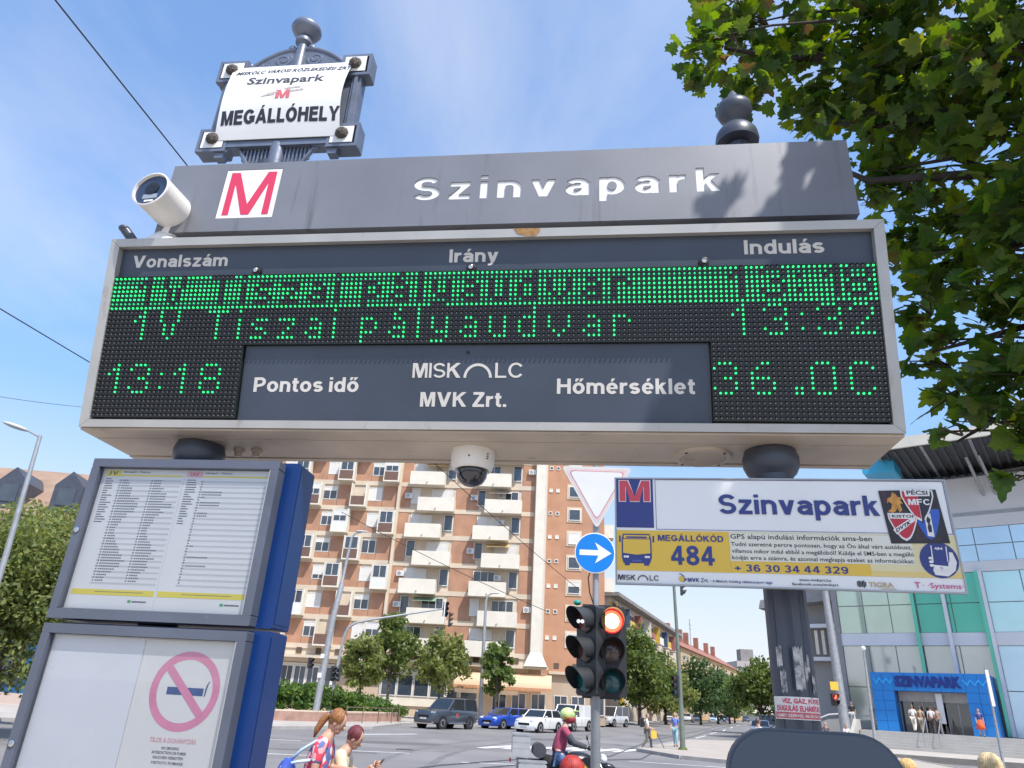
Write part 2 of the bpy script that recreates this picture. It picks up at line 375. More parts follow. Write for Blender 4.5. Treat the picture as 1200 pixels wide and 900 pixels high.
def grot(body, t=.19, space=.09):
    from mathutils.geometry import delaunay_2d_cdt
    V_, F_ = [], []; x = 0.0
    for ch in body:
        b = ch.translate(BASE); st, pol, w = grot_glyph(b, t if not b.isdigit() else t*.95)
        if ch != b:
            top = 1.0 if b.isupper() else .735; xc = w/2
            if ch in 'őŐűŰ': ac = [xc-.13, xc+.10]
            else: ac = [xc]
            if b == 'i': st = st[:1]
            for a in ac: pol.append([(a-.07, top+.07), (a+.04, top+.07), (a+.17, top+.27), (a-.02, top+.27)])
        polys = [p for p in pol]
        for s_ in st:
            n = len(s_); lf, rg = [], []
            for i, p in enumerate(s_):
                if i == 0 : d0 = (s_[1][0]-p[0], s_[1][1]-p[1])
                closed = math.hypot(s_[0][0]-s_[-1][0], s_[0][1]-s_[-1][1]) < 1e-6
                a = s_[i-1] if i else (s_[-2] if closed else p); bb = s_[i+1] if i < n-1 else (s_[1] if closed else p)
                dx_, dy_ = bb[0]-a[0], bb[1]-a[1]; l = math.hypot(dx_, dy_) or 1; dx_ /= l; dy_ /= l
                e1 = (p[0]-a[0], p[1]-a[1]); l1 = math.hypot(*e1)
                k = 1.0
                if l1 > 1e-9 and bb != p: k = min(1.6, 1/max(.5, abs((e1[0]*dx_+e1[1]*dy_)/l1)))
                lf.append((p[0]-dy_*t/2*k, p[1]+dx_*t/2*k)); rg.append((p[0]+dy_*t/2*k, p[1]-dx_*t/2*k))
            for i in range(n-1): polys.append([lf[i], lf[i+1], rg[i+1], rg[i]])
        if polys:
            pts, ed = [], []
            for p in polys:
                o = len(pts); pts += [Vector(c_) for c_ in p]; ed += [(o+i, o+(i+1) % len(p)) for i in range(len(p))]
            vo, eo, fo, *_r = delaunay_2d_cdt(pts, ed, [], 0, 1e-5)
            def ins(p, pg):
                r_ = False; n = len(pg)
                for i in range(n):
                    a, b_ = pg[i], pg[(i+1) % n]
                    if (a[1] > p.y) != (b_[1] > p.y) and p.x < a[0]+(p.y-a[1])*(b_[0]-a[0])/(b_[1]-a[1]): r_ = not r_
                return r_
            used = {}
            for f in fo:
                c_ = sum((vo[i] for i in f), Vector((0, 0)))/len(f)
                if any(ins(c_, pg) for pg in polys):
                    g_ = []
                    for i in f:
                        if i not in used: used[i] = len(V_); V_.append((x+vo[i].x, vo[i].y))
                        g_.append(used[i])
                    F_.append(g_)
        x += w+space
    k = _cap['H']; me = bpy.data.meshes.new('lettering'); me.from_pydata([(a*k, b*k, 0) for a, b in V_], [], F_); me.update()
    return me
def text(body, x0, x1, z0, cap, y, mt, parent, bold=0.02, depth=0.001, shear=0.0, loc=None, rot=None, name='lettering', face=None, **k):
    """lettering in the XZ plane facing -Y, fitted to x0..x1 with its baseline on z0"""
    if 'H' not in _cap:
        q = textmesh('H'); _cap['H'] = max(v.co.y for v in q.vertices)
    me = grot(body, *face) if face else textmesh(body, bold, 0.0, shear)
    xs = [v.co.x for v in me.vertices]
    sx = (x1-x0)/(max(xs)-min(xs)); mx = min(xs); sz = cap/_cap['H']
    for v in me.vertices:
        X = x0+(v.co.x-mx)*sx; Z = z0+v.co.y*sz
        v.co = (X, 0, Z)
    # give the sheet its thickness
    n = len(me.vertices)
    vs = [(v.co.x, y, v.co.z) for v in me.vertices]
    fs = [list(p.vertices) for p in me.polygons]
    ed = {}
    for p in fs:
        for i in range(len(p)):
            a, b = p[i], p[(i+1) % len(p)]
            ed[(a, b)] = ed.get((a, b), 0)+1
    mb = MB(); mb.v = [(a, b-depth, c) for a, b, c in vs] + vs
    mb.f = [p for p in fs] + [[a+n, b+n, b, a] for (a, b) in ed if (b, a) not in ed]
    mb.m = [0]*len(mb.f)
    return obj(name, mb, mt, parent, loc=loc, rot=rot, **k)

_ = textmesh('H'); _cap['H'] = max(v.co.y for v in _.vertices)
# ------------------------------------------------------------------ frame of the passenger information stand
OX, OY = -0.0560, 2.5994
PSI = R(-7.57)
def near(x, y, z=0.0):
    return (OX + x*math.cos(PSI) - y*math.sin(PSI), OY + x*math.sin(PSI) + y*math.cos(PSI), z)
TL = R(10.4)
FR = dict(loc=(0, 0, 2.851), rot=(TL, 0, 0))       # tilted display face: x along, z up the face, y into it

# ================================================================== departure display cabinet
dep = thing('departure_display', 'big tilted grey cabinet with rows of green dots showing tram departures, carried on two posts', 'display board', near(0, 0), PSI)
X0, X1, V0, V1 = -1.773, 1.518, 0.014, 0.870
IX0, IX1, IV0, IV1 = -1.731, 1.477, 0.046, 0.832
# housing shell behind the face: sides, top, underside in three long plates, back
cT, sT = math.cos(TL), math.sin(TL)
def fpt(v, y=0.0): return (y*cT - v*sT, 2.851 + v*cT + y*sT)
a0, a1 = fpt(V0+.004, .012), fpt(V1-.004, .012)
mb = MB(); prof = [a0, (0.39, 2.866), (0.39, a1[1]), a1]
mb.prism_x([(p[0], p[1]) for p in [fpt(V0+.004, .055), (0.39, 2.868), (0.39, a1[1]), fpt(V1-.004, .055)]], X0+.004, X1-.004)
obj('housing', mb, alu, dep)
for y0, y1, dz in ((0.010, 0.112, 0.0), (0.118, 0.352, 0.0), (0.358, 0.394, -.004)):
    obj('underside_plate', MB().box(X0+.002, X1-.002, y0, y1, 2.857+dz, 2.8655+dz), alu_warm, dep)
obj('side_plate', MB().prism_x([fpt(V0+.01, .056), (0.385, 2.872), (0.385, a1[1]-.006), fpt(V1-.012, .056)], X0+.0005, X0+.003), alu_warm, dep)
obj('side_plate', MB().prism_x([fpt(V0+.01, .056), (0.385, 2.872), (0.385, a1[1]-.006), fpt(V1-.012, .056)], X1-.003, X1-.0005), alu_warm, dep)
# mitred frame
g = 0.0015
def bar(pts):
    mb = MB(); o = pts; mb.prism_y(o, 0.0, 0.054); return mb
fr_in = (IX0, IX1, IV0, IV1)
for o in ([(X0, V1), (IX0, IV1), (IX1, IV1), (X1, V1)][::-1],
          [(X0, V0), (X1, V0), (IX1, IV0), (IX0, IV0)],
          [(X0, V0+g), (IX0, IV0+g), (IX0, IV1-g), (X0, V1-g)],
          [(X1, V1-g), (IX1, IV1-g), (IX1, IV0+g), (X1, V0+g)]):
    obj('frame_bar', bar(o), alu, dep, **FR)
# dark face panels set back in the frame
obj('heading_panel', MB().box(IX0, IX1, .030, .05, .690, IV1), panel_m, dep, **FR)
mp_ = obj('caption_panel', MB().box(-1.085, .829, .028, .05, IV0, .372), panel_m, dep, **FR)
# lamp boards
P_ = 0.02004
GL = {'0':[".###.","#...#","#...#","#...#","#...#","#...#",".###."], '1':["..#",".##","#.#","..#","..#","..#","..#"],
 '2':[".###.","#...#","....#","...#.","..#..",".#...","#####"], '3':[".###.","#...#","....#","..##.","....#","#...#",".###."],
 '6':["..##.",".#...","#....","####.","#...#","#...#",".###."], '8':[".###.","#...#","#...#",".###.","#...#","#...#",".###."],
 'C':[".###.","#...#","#....","#....","#....","#...#",".###."], ':':[".",".","#",".",".","#","."], '.':["..","..","..","..","..","##","##"],
 'V':["#...#","#...#","#...#",".#.#.",".#.#.",".#.#.","..#.."], 'T':["#####","..#..","..#..","..#..","..#..","..#..","..#.."],
 'i':["#",".","#","#","#","#","#"], 's':["....","....",".###","#...",".##.","...#","###."], 'z':["....","....","####","...#","..#.",".#..","####"],
 'a':["....","....",".##.","...#",".###","#..#",".###"], 'p':["....","....","###.","#..#","#..#","###.","#...","#..."],
 'á':["..#.",".#..",".##.","...#",".###","#..#",".###"], 'l':["#"]*7, 'y':["....","....","#..#","#..#","#..#",".###","...#","###."],
 'u':["....","....","#..#","#..#","#..#","#..#",".###"], 'd':["...#","...#",".###","#..#","#..#","#..#",".###"],
 'v':[".....",".....","#...#","#...#","#...#",".#.#.","..#.."], 'r':["....","....","###.","#..#","#...","#...","#..."]}
def put(gr, s, row):
    for ch, col in s:
        for j, ln in enumerate(GL[ch]):
            for i, c in enumerate(ln):
                if c == '#': gr.add((col+i, row+j))
W1 = [('1',6),('V',12),('T',23),('i',30),('s',33),('z',39),('a',45),('i',51),('p',57),('á',63),('l',69),('y',72),('a',78),('u',84),('d',90),('v',96),('a',103),('r',109)]
inv, nrm = set(), set()
put(inv, W1 + [('1',132),('3',138),(':',145),('1',150),('8',154)], 0)
put(nrm, W1 + [('1',132),('3',138),(':',145),('3',148),('2',154)], 8)
lit_top = {(c, r) for c in range(160) for r in range(8) if (c, r) not in inv} | nrm
left, right = set(), set()
put(left, [('1',2),('3',7),(':',14),('1',17),('8',23)], 4)
put(right, [('3',0),('6',7),('.',15),('0',18),('C',25)], 4)
led_on = mat('lit_green_lamp', (0.05, 0.6, 0.2), 0.4, var=0, emit=(0.02, 1.0, 0.22), es=1.7)
led_on2 = mat('dim_green_lamp', (0.05, 0.45, 0.2), 0.4, var=0, emit=(0.02, 0.7, 0.25), es=0.8)
led_off = mat('unlit_lamp_lens', (0.30, 0.27, 0.31), 0.25, var=0.3, vs=60)
hood_m = mat('lamp_hood', (0.022, 0.024, 0.034), 0.5, var=0.1)
brd_green = mat('board_between_lit_lamps', (0.014, 0.02, 0.02), 0.35, var=0.1)
def board(u0, v1, nc, nr, lit, dim=()):
    """one lamp board: back plate, lit lamps, unlit lamps and a small sun hood above every lamp"""
    b = obj('lamp_board', MB().box(u0+.0004, u0+nc*P_-.0004, .012, .052, v1-nr*P_*.985, v1), brd_green, dep, **FR)
    on, on2, off, hd = MB(), MB(), MB(), MB()
    pv = P_*.985
    for r in range(nr):
        for c in range(nc):
            x = u0+(c+.5)*P_; z = v1-(r+.5)*pv
            t = on if (c, r) in lit else off
            if t is on and (c, r) in dim: t = on2
            q = .0046 if t is not off else .0034
            n = 6; vs = []
            for rr, yy in ((q, .0115), (q*.75, .0065)):
                vs += [(x+rr*math.cos(2*PI*k/n), yy, z+rr*math.sin(2*PI*k/n)) for k in range(n)]
            t.add(vs, [(k, (k+1) % n, (k+1) % n+n, k+n) for k in range(n)] + [list(range(n, 2*n))])
            zt = z+.0062
            hd.add([(x-.0066, .0115, zt), (x+.0066, .0115, zt), (x+.0056, .0005, zt+.0002), (x-.0056, .0005, zt+.0002),
                    (x-.0066, .0115, zt+.0022), (x+.0066, .0115, zt+.0022), (x+.0056, .0005, zt+.0016), (x-.0056, .0005, zt+.0016)],
                   [(0,1,2,3)[::-1], (4,5,6,7), (3,2,6,7), (0,3,7,4), (2,1,5,6)])
    for nm, q, mm in (('lit_lamps', on, led_on), ('dim_lamps', on2, led_on2), ('unlit_lamps', off, led_off), ('lamp_hoods', hd, hood_m)):
        if q.v: obj(nm, q, mm, b, kind='stuff')
    return b
rowdim = {(c, 1) for c in range(160)} | {(c, 6) for c in range(110)}
board(IX0, .690, 160, 16, lit_top, rowdim)
board(IX0, .3735, 32, 16, left)
board(IX1-32*P_, .3735, 32, 16, right)
# captions
for s_, x0, x1, z0, cap in (('Vonalszám', -1.673, -1.222, .742, .058), ('Irány', -.226, -.017, .736, .060), ('Indulás', .985, 1.294, .745, .062),
                            ('Pontos idő', -1.030, -.577, .172, .062), ('MVK Zrt.', -.314, .037, .112, .060), ('Hőmérséklet', .238, .773, .166, .062)):
    text(s_, x0, x1, z0, cap, .0298 if z0 > .5 else .0278, letter_w, dep, face=(.185, .10), **FR)
text('MISK', -.353, -.153, .232, .062, .0275, letter_w, dep, face=(.135, .10), **FR)
text('LC', -.012, .098, .232, .062, .0275, letter_w, dep, face=(.135, .10), **FR)
def arch(cx, cz, rx, rz, wd, y0, y1, n=16):
    mb = MB()
    for i in range(n):
        a, b = PI*i/n, PI*(i+1)/n
        q = []
        for t, r in ((a, 0), (b, 0), (b, 1), (a, 1)):
            q.append((cx+(rx-wd*r)*math.cos(t), cz+(rz-wd*r)*math.sin(t)))
        mb.prism_y(q, y0, y1)
    return mb
obj('arch_emblem', arch(-.083, .232, .058, .060, .011, .0265, .0285), letter_w, dep, **FR)
# round-headed screws
for x, z in ((-1.078, .713), (-.129, .708), (.824, .714)):
    sc = obj('screw_washer', MB().lathe([(.021, .03), (.020, .020), (.012, .017)], (x, 0, z), 16, 'y'), black, dep, smooth=40, **FR)
    obj('screw', MB().lathe([(.0115, .018), (.0105, .008), (.006, .0045), (.0015, .0055)], (x, 0, z), 14, 'y'), chrome, sc, smooth=40)
obj('screw', MB().lathe([(.007, .028), (.006, .022), (.003, .020)], (-.127, 0, .339), 10, 'y'), black, dep, smooth=40, **FR)
# loudspeaker grille and two bolts on the underside
mb = MB().lathe([(.118, 2.858), (.114, 2.846), (.094, 2.842), (.090, 2.848)], (.826, .262, 0), 28)
sp = obj('loudspeaker_grille', mb, alu_warm, dep, smooth=40)
mb = MB()
for i in range(-8, 9):
    h = math.sqrt(max(0, .09**2-(i*.0105)**2)); mb.box(.826-h, .826+h, .262+i*.0105-.003, .262+i*.0105+.003, 2.8435, 2.8475)
obj('grille_bars', mb, alu_warm, sp, kind='stuff')
for a in (45, 135, 225, 315):
    obj('screw', MB().lathe([(.006, 2.845), (.005, 2.841)], (.826+.105*math.cos(R(a)), .262+.105*math.sin(R(a)), 0), 8), black, sp)
for x in (-1.176, -1.095):
    obj('bolt', MB().lathe([(.024, 2.857), (.024, 2.845), (.016, 2.843), (.016, 2.828), (.012, 2.824)], (x, .248, 0), 12), alu_warm, dep, smooth=40)
for x in (-1.25, -.95, -.4, .25, .55, 1.25):
    obj('rivet', MB().ell((x, .20+.02*math.sin(x*9), 2.8575), (.005, .005, .003), 8, 4), alu_warm, dep, smooth=True)
# patch of flaked paint with rust on the frame's top bar
o_ = [(.262, .846), (.30, .836), (.325, .833), (.345, .84), (.352, .850), (.358, .868), (.31, .8705), (.245, .8705)]
obj('rust_patch', MB().prism_y([(x-.197, z) for x, z in o_], -.0015, 0.001), mat('rust', (0.36, 0.2, 0.08), 0.8, var=0.4, vs=60), dep, **FR)

# ================================================================== two fluted posts
def column(x, y, lbl, top):
    t = thing('support_post', lbl, 'post', near(x, y, .2), PSI, 'grey fluted posts of the stop')
    # fluted shaft from the platform to the cabinet
    mb = MB(); n = 16; o = len(mb.v); zs = [0.0, 2.58]
    pro = []
    for k in range(n*4):
        a = 2*PI*k/(n*4); pro.append((a, .0745 if (k % 8) in (0, 1, 2, 3, 4) else (.064 if (k % 8) == 6 else .0675)))
    for z in zs: mb.v += [(r*math.cos(a), r*math.sin(a), z) for a, r in pro]
    q = len(pro)
    for k in range(q): mb.f.append([k, (k+1) % q, (k+1) % q+q, k+q]); mb.m.append(0)
    obj('shaft', mb, steel_d, t, smooth=25)
    obj('base', MB().lathe([(.15, 0), (.15, .06), (.13, .10), (.115, .14), (.12, .30), (.10, .34), (.09, .42)], (0,0,0), 24), steel_d, t, smooth=40)
    obj('collar', MB().lathe([(.074, 2.46), (.084, 2.47), (.088, 2.49), (.078, 2.505), (.078, 2.55), (.094, 2.565), (.106, 2.59), (.108, 2.625), (.098, 2.6555)], (0,0,0), 28), steel_d, t, smooth=40)
    if top:
        obj('finial', MB().lathe([(.10, 4.24), (.104, 4.262), (.098, 4.30), (.075, 4.335), (.042, 4.352), (.034, 4.375), (.042, 4.392), (.072, 4.415), (.088, 4.452), (.082, 4.485), (.050, 4.515), (.03, 4.54), (.022, 4.565), (.012, 4.585), (.004, 4.595)], (0,0,0), 28), steel_d, t, smooth=50)
    obj('inner_tube', MB().lathe([(.06, 2.9), (.06, 4.22)], (0,0,0), 12), steel_d, t)
    return t
colR = column(1.078, .20, 'fluted post at the right, with the red and white sticker and a ball on top', True)
colL = column(-1.328, .20, 'grey fluted post at the left, mostly hidden behind the timetable case', False)

# sticker and torn paper on the right post (local x to the right, front at -y)
def onpost(name, a0, a1, z0, z1, mt, r, par, jag=0, n=8, **k):
    mb = MB(); rnd = random.Random(hash(name) % 999 + int(a0*10))
    vs = []; 
    for i in range(n+1):
        a = R(a0+(a1-a0)*i/n)
        j0, j1 = (rnd.uniform(-jag, jag), rnd.uniform(-jag, jag))
        vs += [(r*math.sin(a), -r*math.cos(a), z0+j0), (r*math.sin(a), -r*math.cos(a), z1+j1)]
    mb.add(vs, [(2*i, 2*i+2, 2*i+3, 2*i+1) for i in range(n)])
    return obj(name, mb, mt, par, **k)
stk = thing('sticker', 'white and red plumbing service sticker wrapped round the right post', 'sticker', near(1.078, .20, 2.10), PSI)
stk.location.z = 1.925+.0
wp = mat('sticker_white', (0.74, 0.72, 0.70), 0.5, var=0.08, vs=20)
onpost('sheet', -78, 62, -.032, .038, wp, .0762, stk)
onpost('red_band', -74, 58, -.029, -.010, mat('sticker_red', (0.55, 0.10, 0.12), 0.5, var=0.2, vs=40), .0768, stk)
def curved_text(s_, a0, a1, z0, cap, r, mt, par, bold=.03):
    me = textmesh(s_, bold); xs = [v.co.x for v in me.vertices]; mn, mx = min(xs), max(xs)
    for v in me.vertices:
        a = R(a0+(a1-a0)*(v.co.x-mn)/(mx-mn)); v.co = (r*math.sin(a), -r*math.cos(a), z0+v.co.y*cap/_cap['H'])
    me.materials.append(mt); return obj('lettering', me, mt, par)
curved_text('VÍZ, GÁZ, FŰTÉS', -48, 56, .018, .013, .0774, redp, stk)
curved_text('DUGULÁS ELHÁRÍTÁS', -66, 56, -.006, .016, .0774, redp, stk)
curved_text('REMÉT SZERVIZ, 06-20-30-11', -66, 52, -.024, .008, .0778, wp, stk)
pa = mat('torn_paper_rest', (0.42, 0.41, 0.40), 0.8, var=0.35, vs=50, stain=(0.1, 0.11, 0.13), ss=30, st=0.5)
for i, (a0, a1, z0, z1) in enumerate(((-52, -36, .10, .17), (-46, -30, .02, .09), (-8, 16, .03, .165), (26, 34, .09, .14), (38, 52, .02, .075), (18, 26, .06, .12))):
    onpost('torn_paper', a0, a1, z0+.03, z1+.03, pa, .0764, stk, jag=.008, n=7)

# ================================================================== header board with cut-out name
hd_ = thing('header_sign', 'long grey header board above the display, stop name cut out in white', 'sign', near(0, -.10), PSI)
HX0, HX1, HZ0, HZ1 = -1.622, 1.457, 3.778, 4.169
def cut_panel(body, outer, holes, x0, x1, z0, cap, y, th, mt, parent):
    """sheet with the letters cut right through it"""
    from mathutils.geometry import delaunay_2d_cdt
    me = grot(body, .195, .24); xs = [v.co.x for v in me.vertices]; mn, mx = min(xs), max(xs)
    sx, sz = (x1-x0)/(mx-mn), cap/_cap['H']
    pts = [Vector((x0+(v.co.x-mn)*sx, z0+v.co.y*sz)) for v in me.vertices]
    ec = {}
    for p in me.polygons:
        q = list(p.vertices)
        for i in range(len(q)): k = tuple(sorted((q[i], q[(i+1) % len(q)]))); ec[k] = ec.get(k, 0)+1
    ed = [k for k, n in ec.items() if n == 1]
    for rc in holes+[outer]:
        o = len(pts); pts += [Vector(q) for q in ((rc[0], rc[2]), (rc[1], rc[2]), (rc[1], rc[3]), (rc[0], rc[3]))]
        ed += [(o, o+1), (o+1, o+2), (o+2, o+3), (o+3, o)]
    seg = [(pts[a], pts[b]) for a, b in ed[:-4]]
    vo, eo, fo, *_r = delaunay_2d_cdt(pts, ed, [], 1, 1e-6)
    def inside(p):
        n = 0
        for a, b in seg:
            if (a.y > p.y) != (b.y > p.y) and p.x < a.x+(p.y-a.y)*(b.x-a.x)/(b.y-a.y): n += 1
        return n % 2
    keep = []
    for f in fo:
        c = sum((vo[i] for i in f), Vector((0, 0)))/len(f)
        if not inside(c): keep.append(list(f))
    n = len(vo); mb = MB(); mb.v = [(v.x, y, v.y) for v in vo]+[(v.x, y+th, v.y) for v in vo]
    mb.f = list(keep); dr = set()
    for f in keep:
        for i in range(len(f)): dr.add((f[i], f[(i+1) % len(f)]))
    mb.f += [[a, a+n, b+n, b] for a, b in dr if (b, a) not in dr]; mb.m = [0]*len(mb.f)
    return obj('front_plate', mb, mt, parent)
MX0, MX1, MZ0, MZ1 = -1.345, -1.069, 3.849, 4.129
cut_panel('Szinvapark', (HX0, HX1, HZ0, HZ1), [(MX0, MX1, MZ0, MZ1)], -.425, .921, 3.918, .128, .0, .007, steel, hd_)
obj('casing', MB().box(HX0+.001, HX1-.001, .0075, .055, HZ0+.001, HZ1-.001).box(HX0+.003, HX1-.003, .055, .20, HZ0+.003, HZ1-.003), steel, hd_)
obj('letter_backing', MB().box(-.47, .96, .0056, .0072, 3.86, 4.09), mat('white_backing', (0.8, 0.8, 0.79), 0.4, var=0.05, stain=(0.5, 0.42, 0.32), ss=7, st=0.62), hd_)
lp = obj('line_plaque', MB().box(MX0+.002, MX1-.002, .001, .010, MZ0+.002, MZ1-.002), white_s, hd_)
def bigM(x0, x1, z0, z1, y, th, wv, wd, mt, par, **k):
    xm = (x0+x1)/2
    o = [(x0, z0), (x0+wv, z0), (x0+wv*.98, z0+(z1-z0)*.74), (xm-wd*.42, z0), (xm+wd*.42, z0), (x1-wv*.98, z0+(z1-z0)*.74), (x1-wv, z0), (x1, z0), (x1, z1), (x1-wv*1.35, z1), (xm, z0+(z1-z0)*.24), (x0+wv*1.35, z1), (x0, z1)]
    mb = MB()
    # three convex pieces so the fill stays clean
    mb.add([(a, y-th, b) for a, b in o]+[(a, y, b) for a, b in o], [(0,1,2,11,12), (2,3,10,11), (3,4,10), (4,5,9,10), (5,6,7,8,9)] + [(i, i+13, (i+1) % 13+13, (i+1) % 13) for i in range(13)])
    return obj('letter_m', mb, mt, par, **k)
bigM(-1.317, -1.094, 3.868, 4.112, .001, .002, .031, .045, redp, lp)
# ledge under the header: two brackets down onto the cabinet
for x in (-1.328, 1.078):
    obj('bracket', MB().box(x-.09, x+.09, .10, .19, 3.70, HZ0+.004), steel_d, hd_)
obj('ledge', MB().box(HX0+.05, HX1-.05, .10, .18, 3.715, 3.776), mat('brown_primer', (0.13, 0.1, 0.095), 0.7, var=0.15), hd_)

# ================================================================== ornate stop plaque on the left post
pq = thing('stop_plaque', 'ornate cast iron plaque with a bowed white plate reading MEGÁLLÓHELY, above the header', 'sign', near(-1.305, .17, 4.17), PSI)
pq.rotation_euler = (R(0), 0, PSI)
def pz(z): return z*1.011+1.9*(-.011)-4.17
def pxx(x): return (x+.0)*1.011+1.305
PX0, PX1 = pxx(-1.716), pxx(-.832)
ZA, ZB = pz(4.455), pz(5.107)
cxm = (PX0+PX1)/2
ir = iron
# frame: four corner blocks, rails between
def rail(mb, x0, x1, z0, z1, y0=-.005, y1=.055): mb.cbox(x0, x1, y0, y1, z0, z1, .006)
cw, chh = .17, .155
for nm, x0, x1, z0, z1 in (('corner_block', PX0, PX0+cw, ZB-chh, ZB), ('corner_block', PX1-cw, PX1, ZB-chh, ZB), ('corner_block', PX0, PX0+cw, ZA, ZA+chh), ('corner_block', PX1-cw, PX1, ZA, ZA+chh)):
    mb = MB(); rail(mb, x0, x1, z0, z1); b_ = obj(nm, mb, ir, pq, smooth=30)
    mb = MB(); t_ = .018
    for q in ((x0, x1, z0, z0+t_), (x0, x1, z1-t_, z1), (x0, x0+t_, z0+t_, z1-t_), (x1-t_, x1, z0+t_, z1-t_)): mb.box(q[0]+.001, q[1]-.001, -.030, -.005, q[2]+.001*0, q[3])
    obj('raised_edge', mb, ir, b_)
for z0, z1 in ((ZA+.03, ZA+.085), (ZB-.085, ZB-.03)):
    mb = MB(); mb.cbox(PX0+cw, PX1-cw, -.012, .05, z0, z1, .006); mb.cbox(PX0+cw-.012, PX1-cw+.012, -.024, .02, z0+.018, z1-.018, .004)
    obj('frame_rail', mb, ir, pq)
for x0, x1 in ((PX0+.045, PX0+.10), (PX1-.10, PX1-.045)):
    mb = MB(); mb.cbox(x0, x1, -.012, .05, ZA+chh, ZB-chh, .006); mb.cbox(x0+.018, x1-.018, -.024, .02, ZA+chh-.01, ZB-chh+.01, .004)
    obj('frame_rail', mb, ir, pq)
# white plate bowed forward in the middle, small tabs at the corners
mb = MB(); n = 14; ax0, ax1 = PX0+.10, PX1-.10; az0, az1 = ZA+.065, ZB-.065
def bow(z): return -.036 - .045*math.sin(PI*(z-az0)/(az1-az0))
vs = []
for i in range(n+1):
    z = az0+(az1-az0)*i/n
    w_ = .012*math.sin(PI*i/n)
    vs += [(ax0+w_, bow(z), z), (ax1-w_, bow(z), z), (ax0+w_, bow(z)+.004, z), (ax1-w_, bow(z)+.004, z)]
fs = []
for i in range(n):
    a = 4*i; fs += [(a, a+1, a+5, a+4), (a+2, a+6, a+7, a+3), (a, a+4, a+6, a+2), (a+1, a+3, a+7, a+5)]
mb.add(vs, fs)
plate = obj('white_plate', mb, white_s, pq, smooth=30)
obj('backing_plate', MB().box(PX0+.11, PX1-.11, .0, .02, ZA+.08, ZB-.08), ir, pq)
for sx_, x in ((1, PX0), (-1, PX1)):
    for z, sg in ((ZA, 1), (ZB, -1)):
        x0, x1 = sorted((x+sx_*.028, x+sx_*.15)); z0, z1 = sorted((z+sg*.022, z+sg*.13))
        obj('corner_tab', MB().box(x0, x1, -.034, -.031, z0, z1), white_s, pq)
        cx_, cz_ = x+sx_*.088, z+sg*.078
        obj('rosette', MB().lathe([(.034, -.034), (.037, -.044), (.028, -.056), (.012, -.064), (.003, -.066)], (cx_, 0, cz_), 9, 'y'), mat('rosette_bronze', (0.09, 0.075, 0.065), 0.55, 0.4, var=0.4, vs=80, bump=0.8, bs=120), pq)
def bowtext(s_, x0, x1, z0, cap, mt, bold, shear=0.0, arc=0.0, face=None):
    me = grot(s_, *face) if face else textmesh(s_, bold, 0, shear); xs = [v.co.x for v in me.vertices]; mn, mx = min(xs), max(xs)
    for v in me.vertices:
        t = (v.co.x-mn)/(mx-mn); z = z0+v.co.y*cap/_cap['H']+arc*math.sin(PI*t); v.co = (x0+(x1-x0)*t, bow(z)-.0014, z)
    me.materials.append(mt); obj('lettering', me, mt, plate)
PW = PX1-PX0
bowtext('MISKOLC VÁROSI KÖZLEKEDÉSI ZRT.', PX0+.135, PX1-.095, ZB-.145, .030, ink, .022, .25, .008)
bowtext('Szinvapark', PX0+.225, PX1-.23, ZB-.238, .058, mat('grey_print', (0.06, 0.06, 0.065), .5), .022)
bowtext('M', cxm-.035, cxm+.045, ZB-.358, .062, mat('faded_pink_print', (0.62, 0.14, 0.16), .5), .05, .2, face=(.22, .1))
bowtext('MEGÁLLÓHELY', PX0+.128, PX1-.108, ZB-.513, .086, ink, .034, .06, .006, face=(.235, .07))
sm = mat('smear', (0.5, 0.44, 0.42), 0.7, var=0.3, vs=60)
mb = MB()
for q in ((-.09, -.02, .325), (.0, .10, .292), (.03, .12, .315), (-.12, -.04, .34)):
    z = ZB-q[2]; mb.add([(cxm+q[0], bow(z)-.0015, z), (cxm+q[1], bow(z+.01)-.0015, z+.01), (cxm+q[1]-.01, bow(z+.022)-.0015, z+.022), (cxm+q[0]+.02, bow(z+.012)-.0015, z+.012)], [(0,1,2,3)])
obj('smear', mb, sm, plate)
# crest: scrolls, spindle, ball
def scroll(cx, cz, r0, turns, sgn, rad, a0=0.0, n=26):
    return [(cx+sgn*r0*(1-.82*i/n)*math.cos(a0+turns*2*PI*i/n), .012, cz+r0*(1-.82*i/n)*math.sin(a0+turns*2*PI*i/n)) for i in range(n+1)]
for s_ in (-1, 1):
    mb = MB(); pts = []
    for i in range(15):
        t = i/14; pts.append((cxm+s_*(.030+.25*t), .012, ZB-.03+.138*math.cos(PI/2*t)**.85))
    mb.tube(pts, [.016]*15, 8); mb.tube(scroll(cxm+s_*.095, ZB+.030, .050, 1.7, s_, .01, 2.6), .011, 6)
    mb.tube(scroll(cxm+s_*.185, ZB+.004, .034, 1.5, -s_, .008, 2.2), .008, 6); mb.tube([(cxm+s_*.04, .012, ZB-.02), (cxm+s_*.14, .012, ZB-.028), (cxm+s_*.26, .012, ZB-.03)], .010, 6)
    mb.ell((cxm+s_*.058, .012, ZB+.118), (.024, .02, .024), 10, 6); mb.ell((cxm+s_*.285, .012, ZB-.006), (.022, .02, .02), 10, 6); mb.ell((cxm+s_*.325, .012, ZB-.012), (.014, .018, .016), 10, 6)
    obj('scrollwork', mb, ir, pq, smooth=50)
    obj('crest_web', MB().prism_y(([(cxm+s_*.02, ZB-.04), (cxm+s_*.275, ZB-.04)]+[(cxm+s_*(.030+.25*t/8), ZB-.035+.135*math.cos(PI/2*t/8)**.85) for t in range(7, -1, -1)])[::s_], .006, .020), ir, pq)
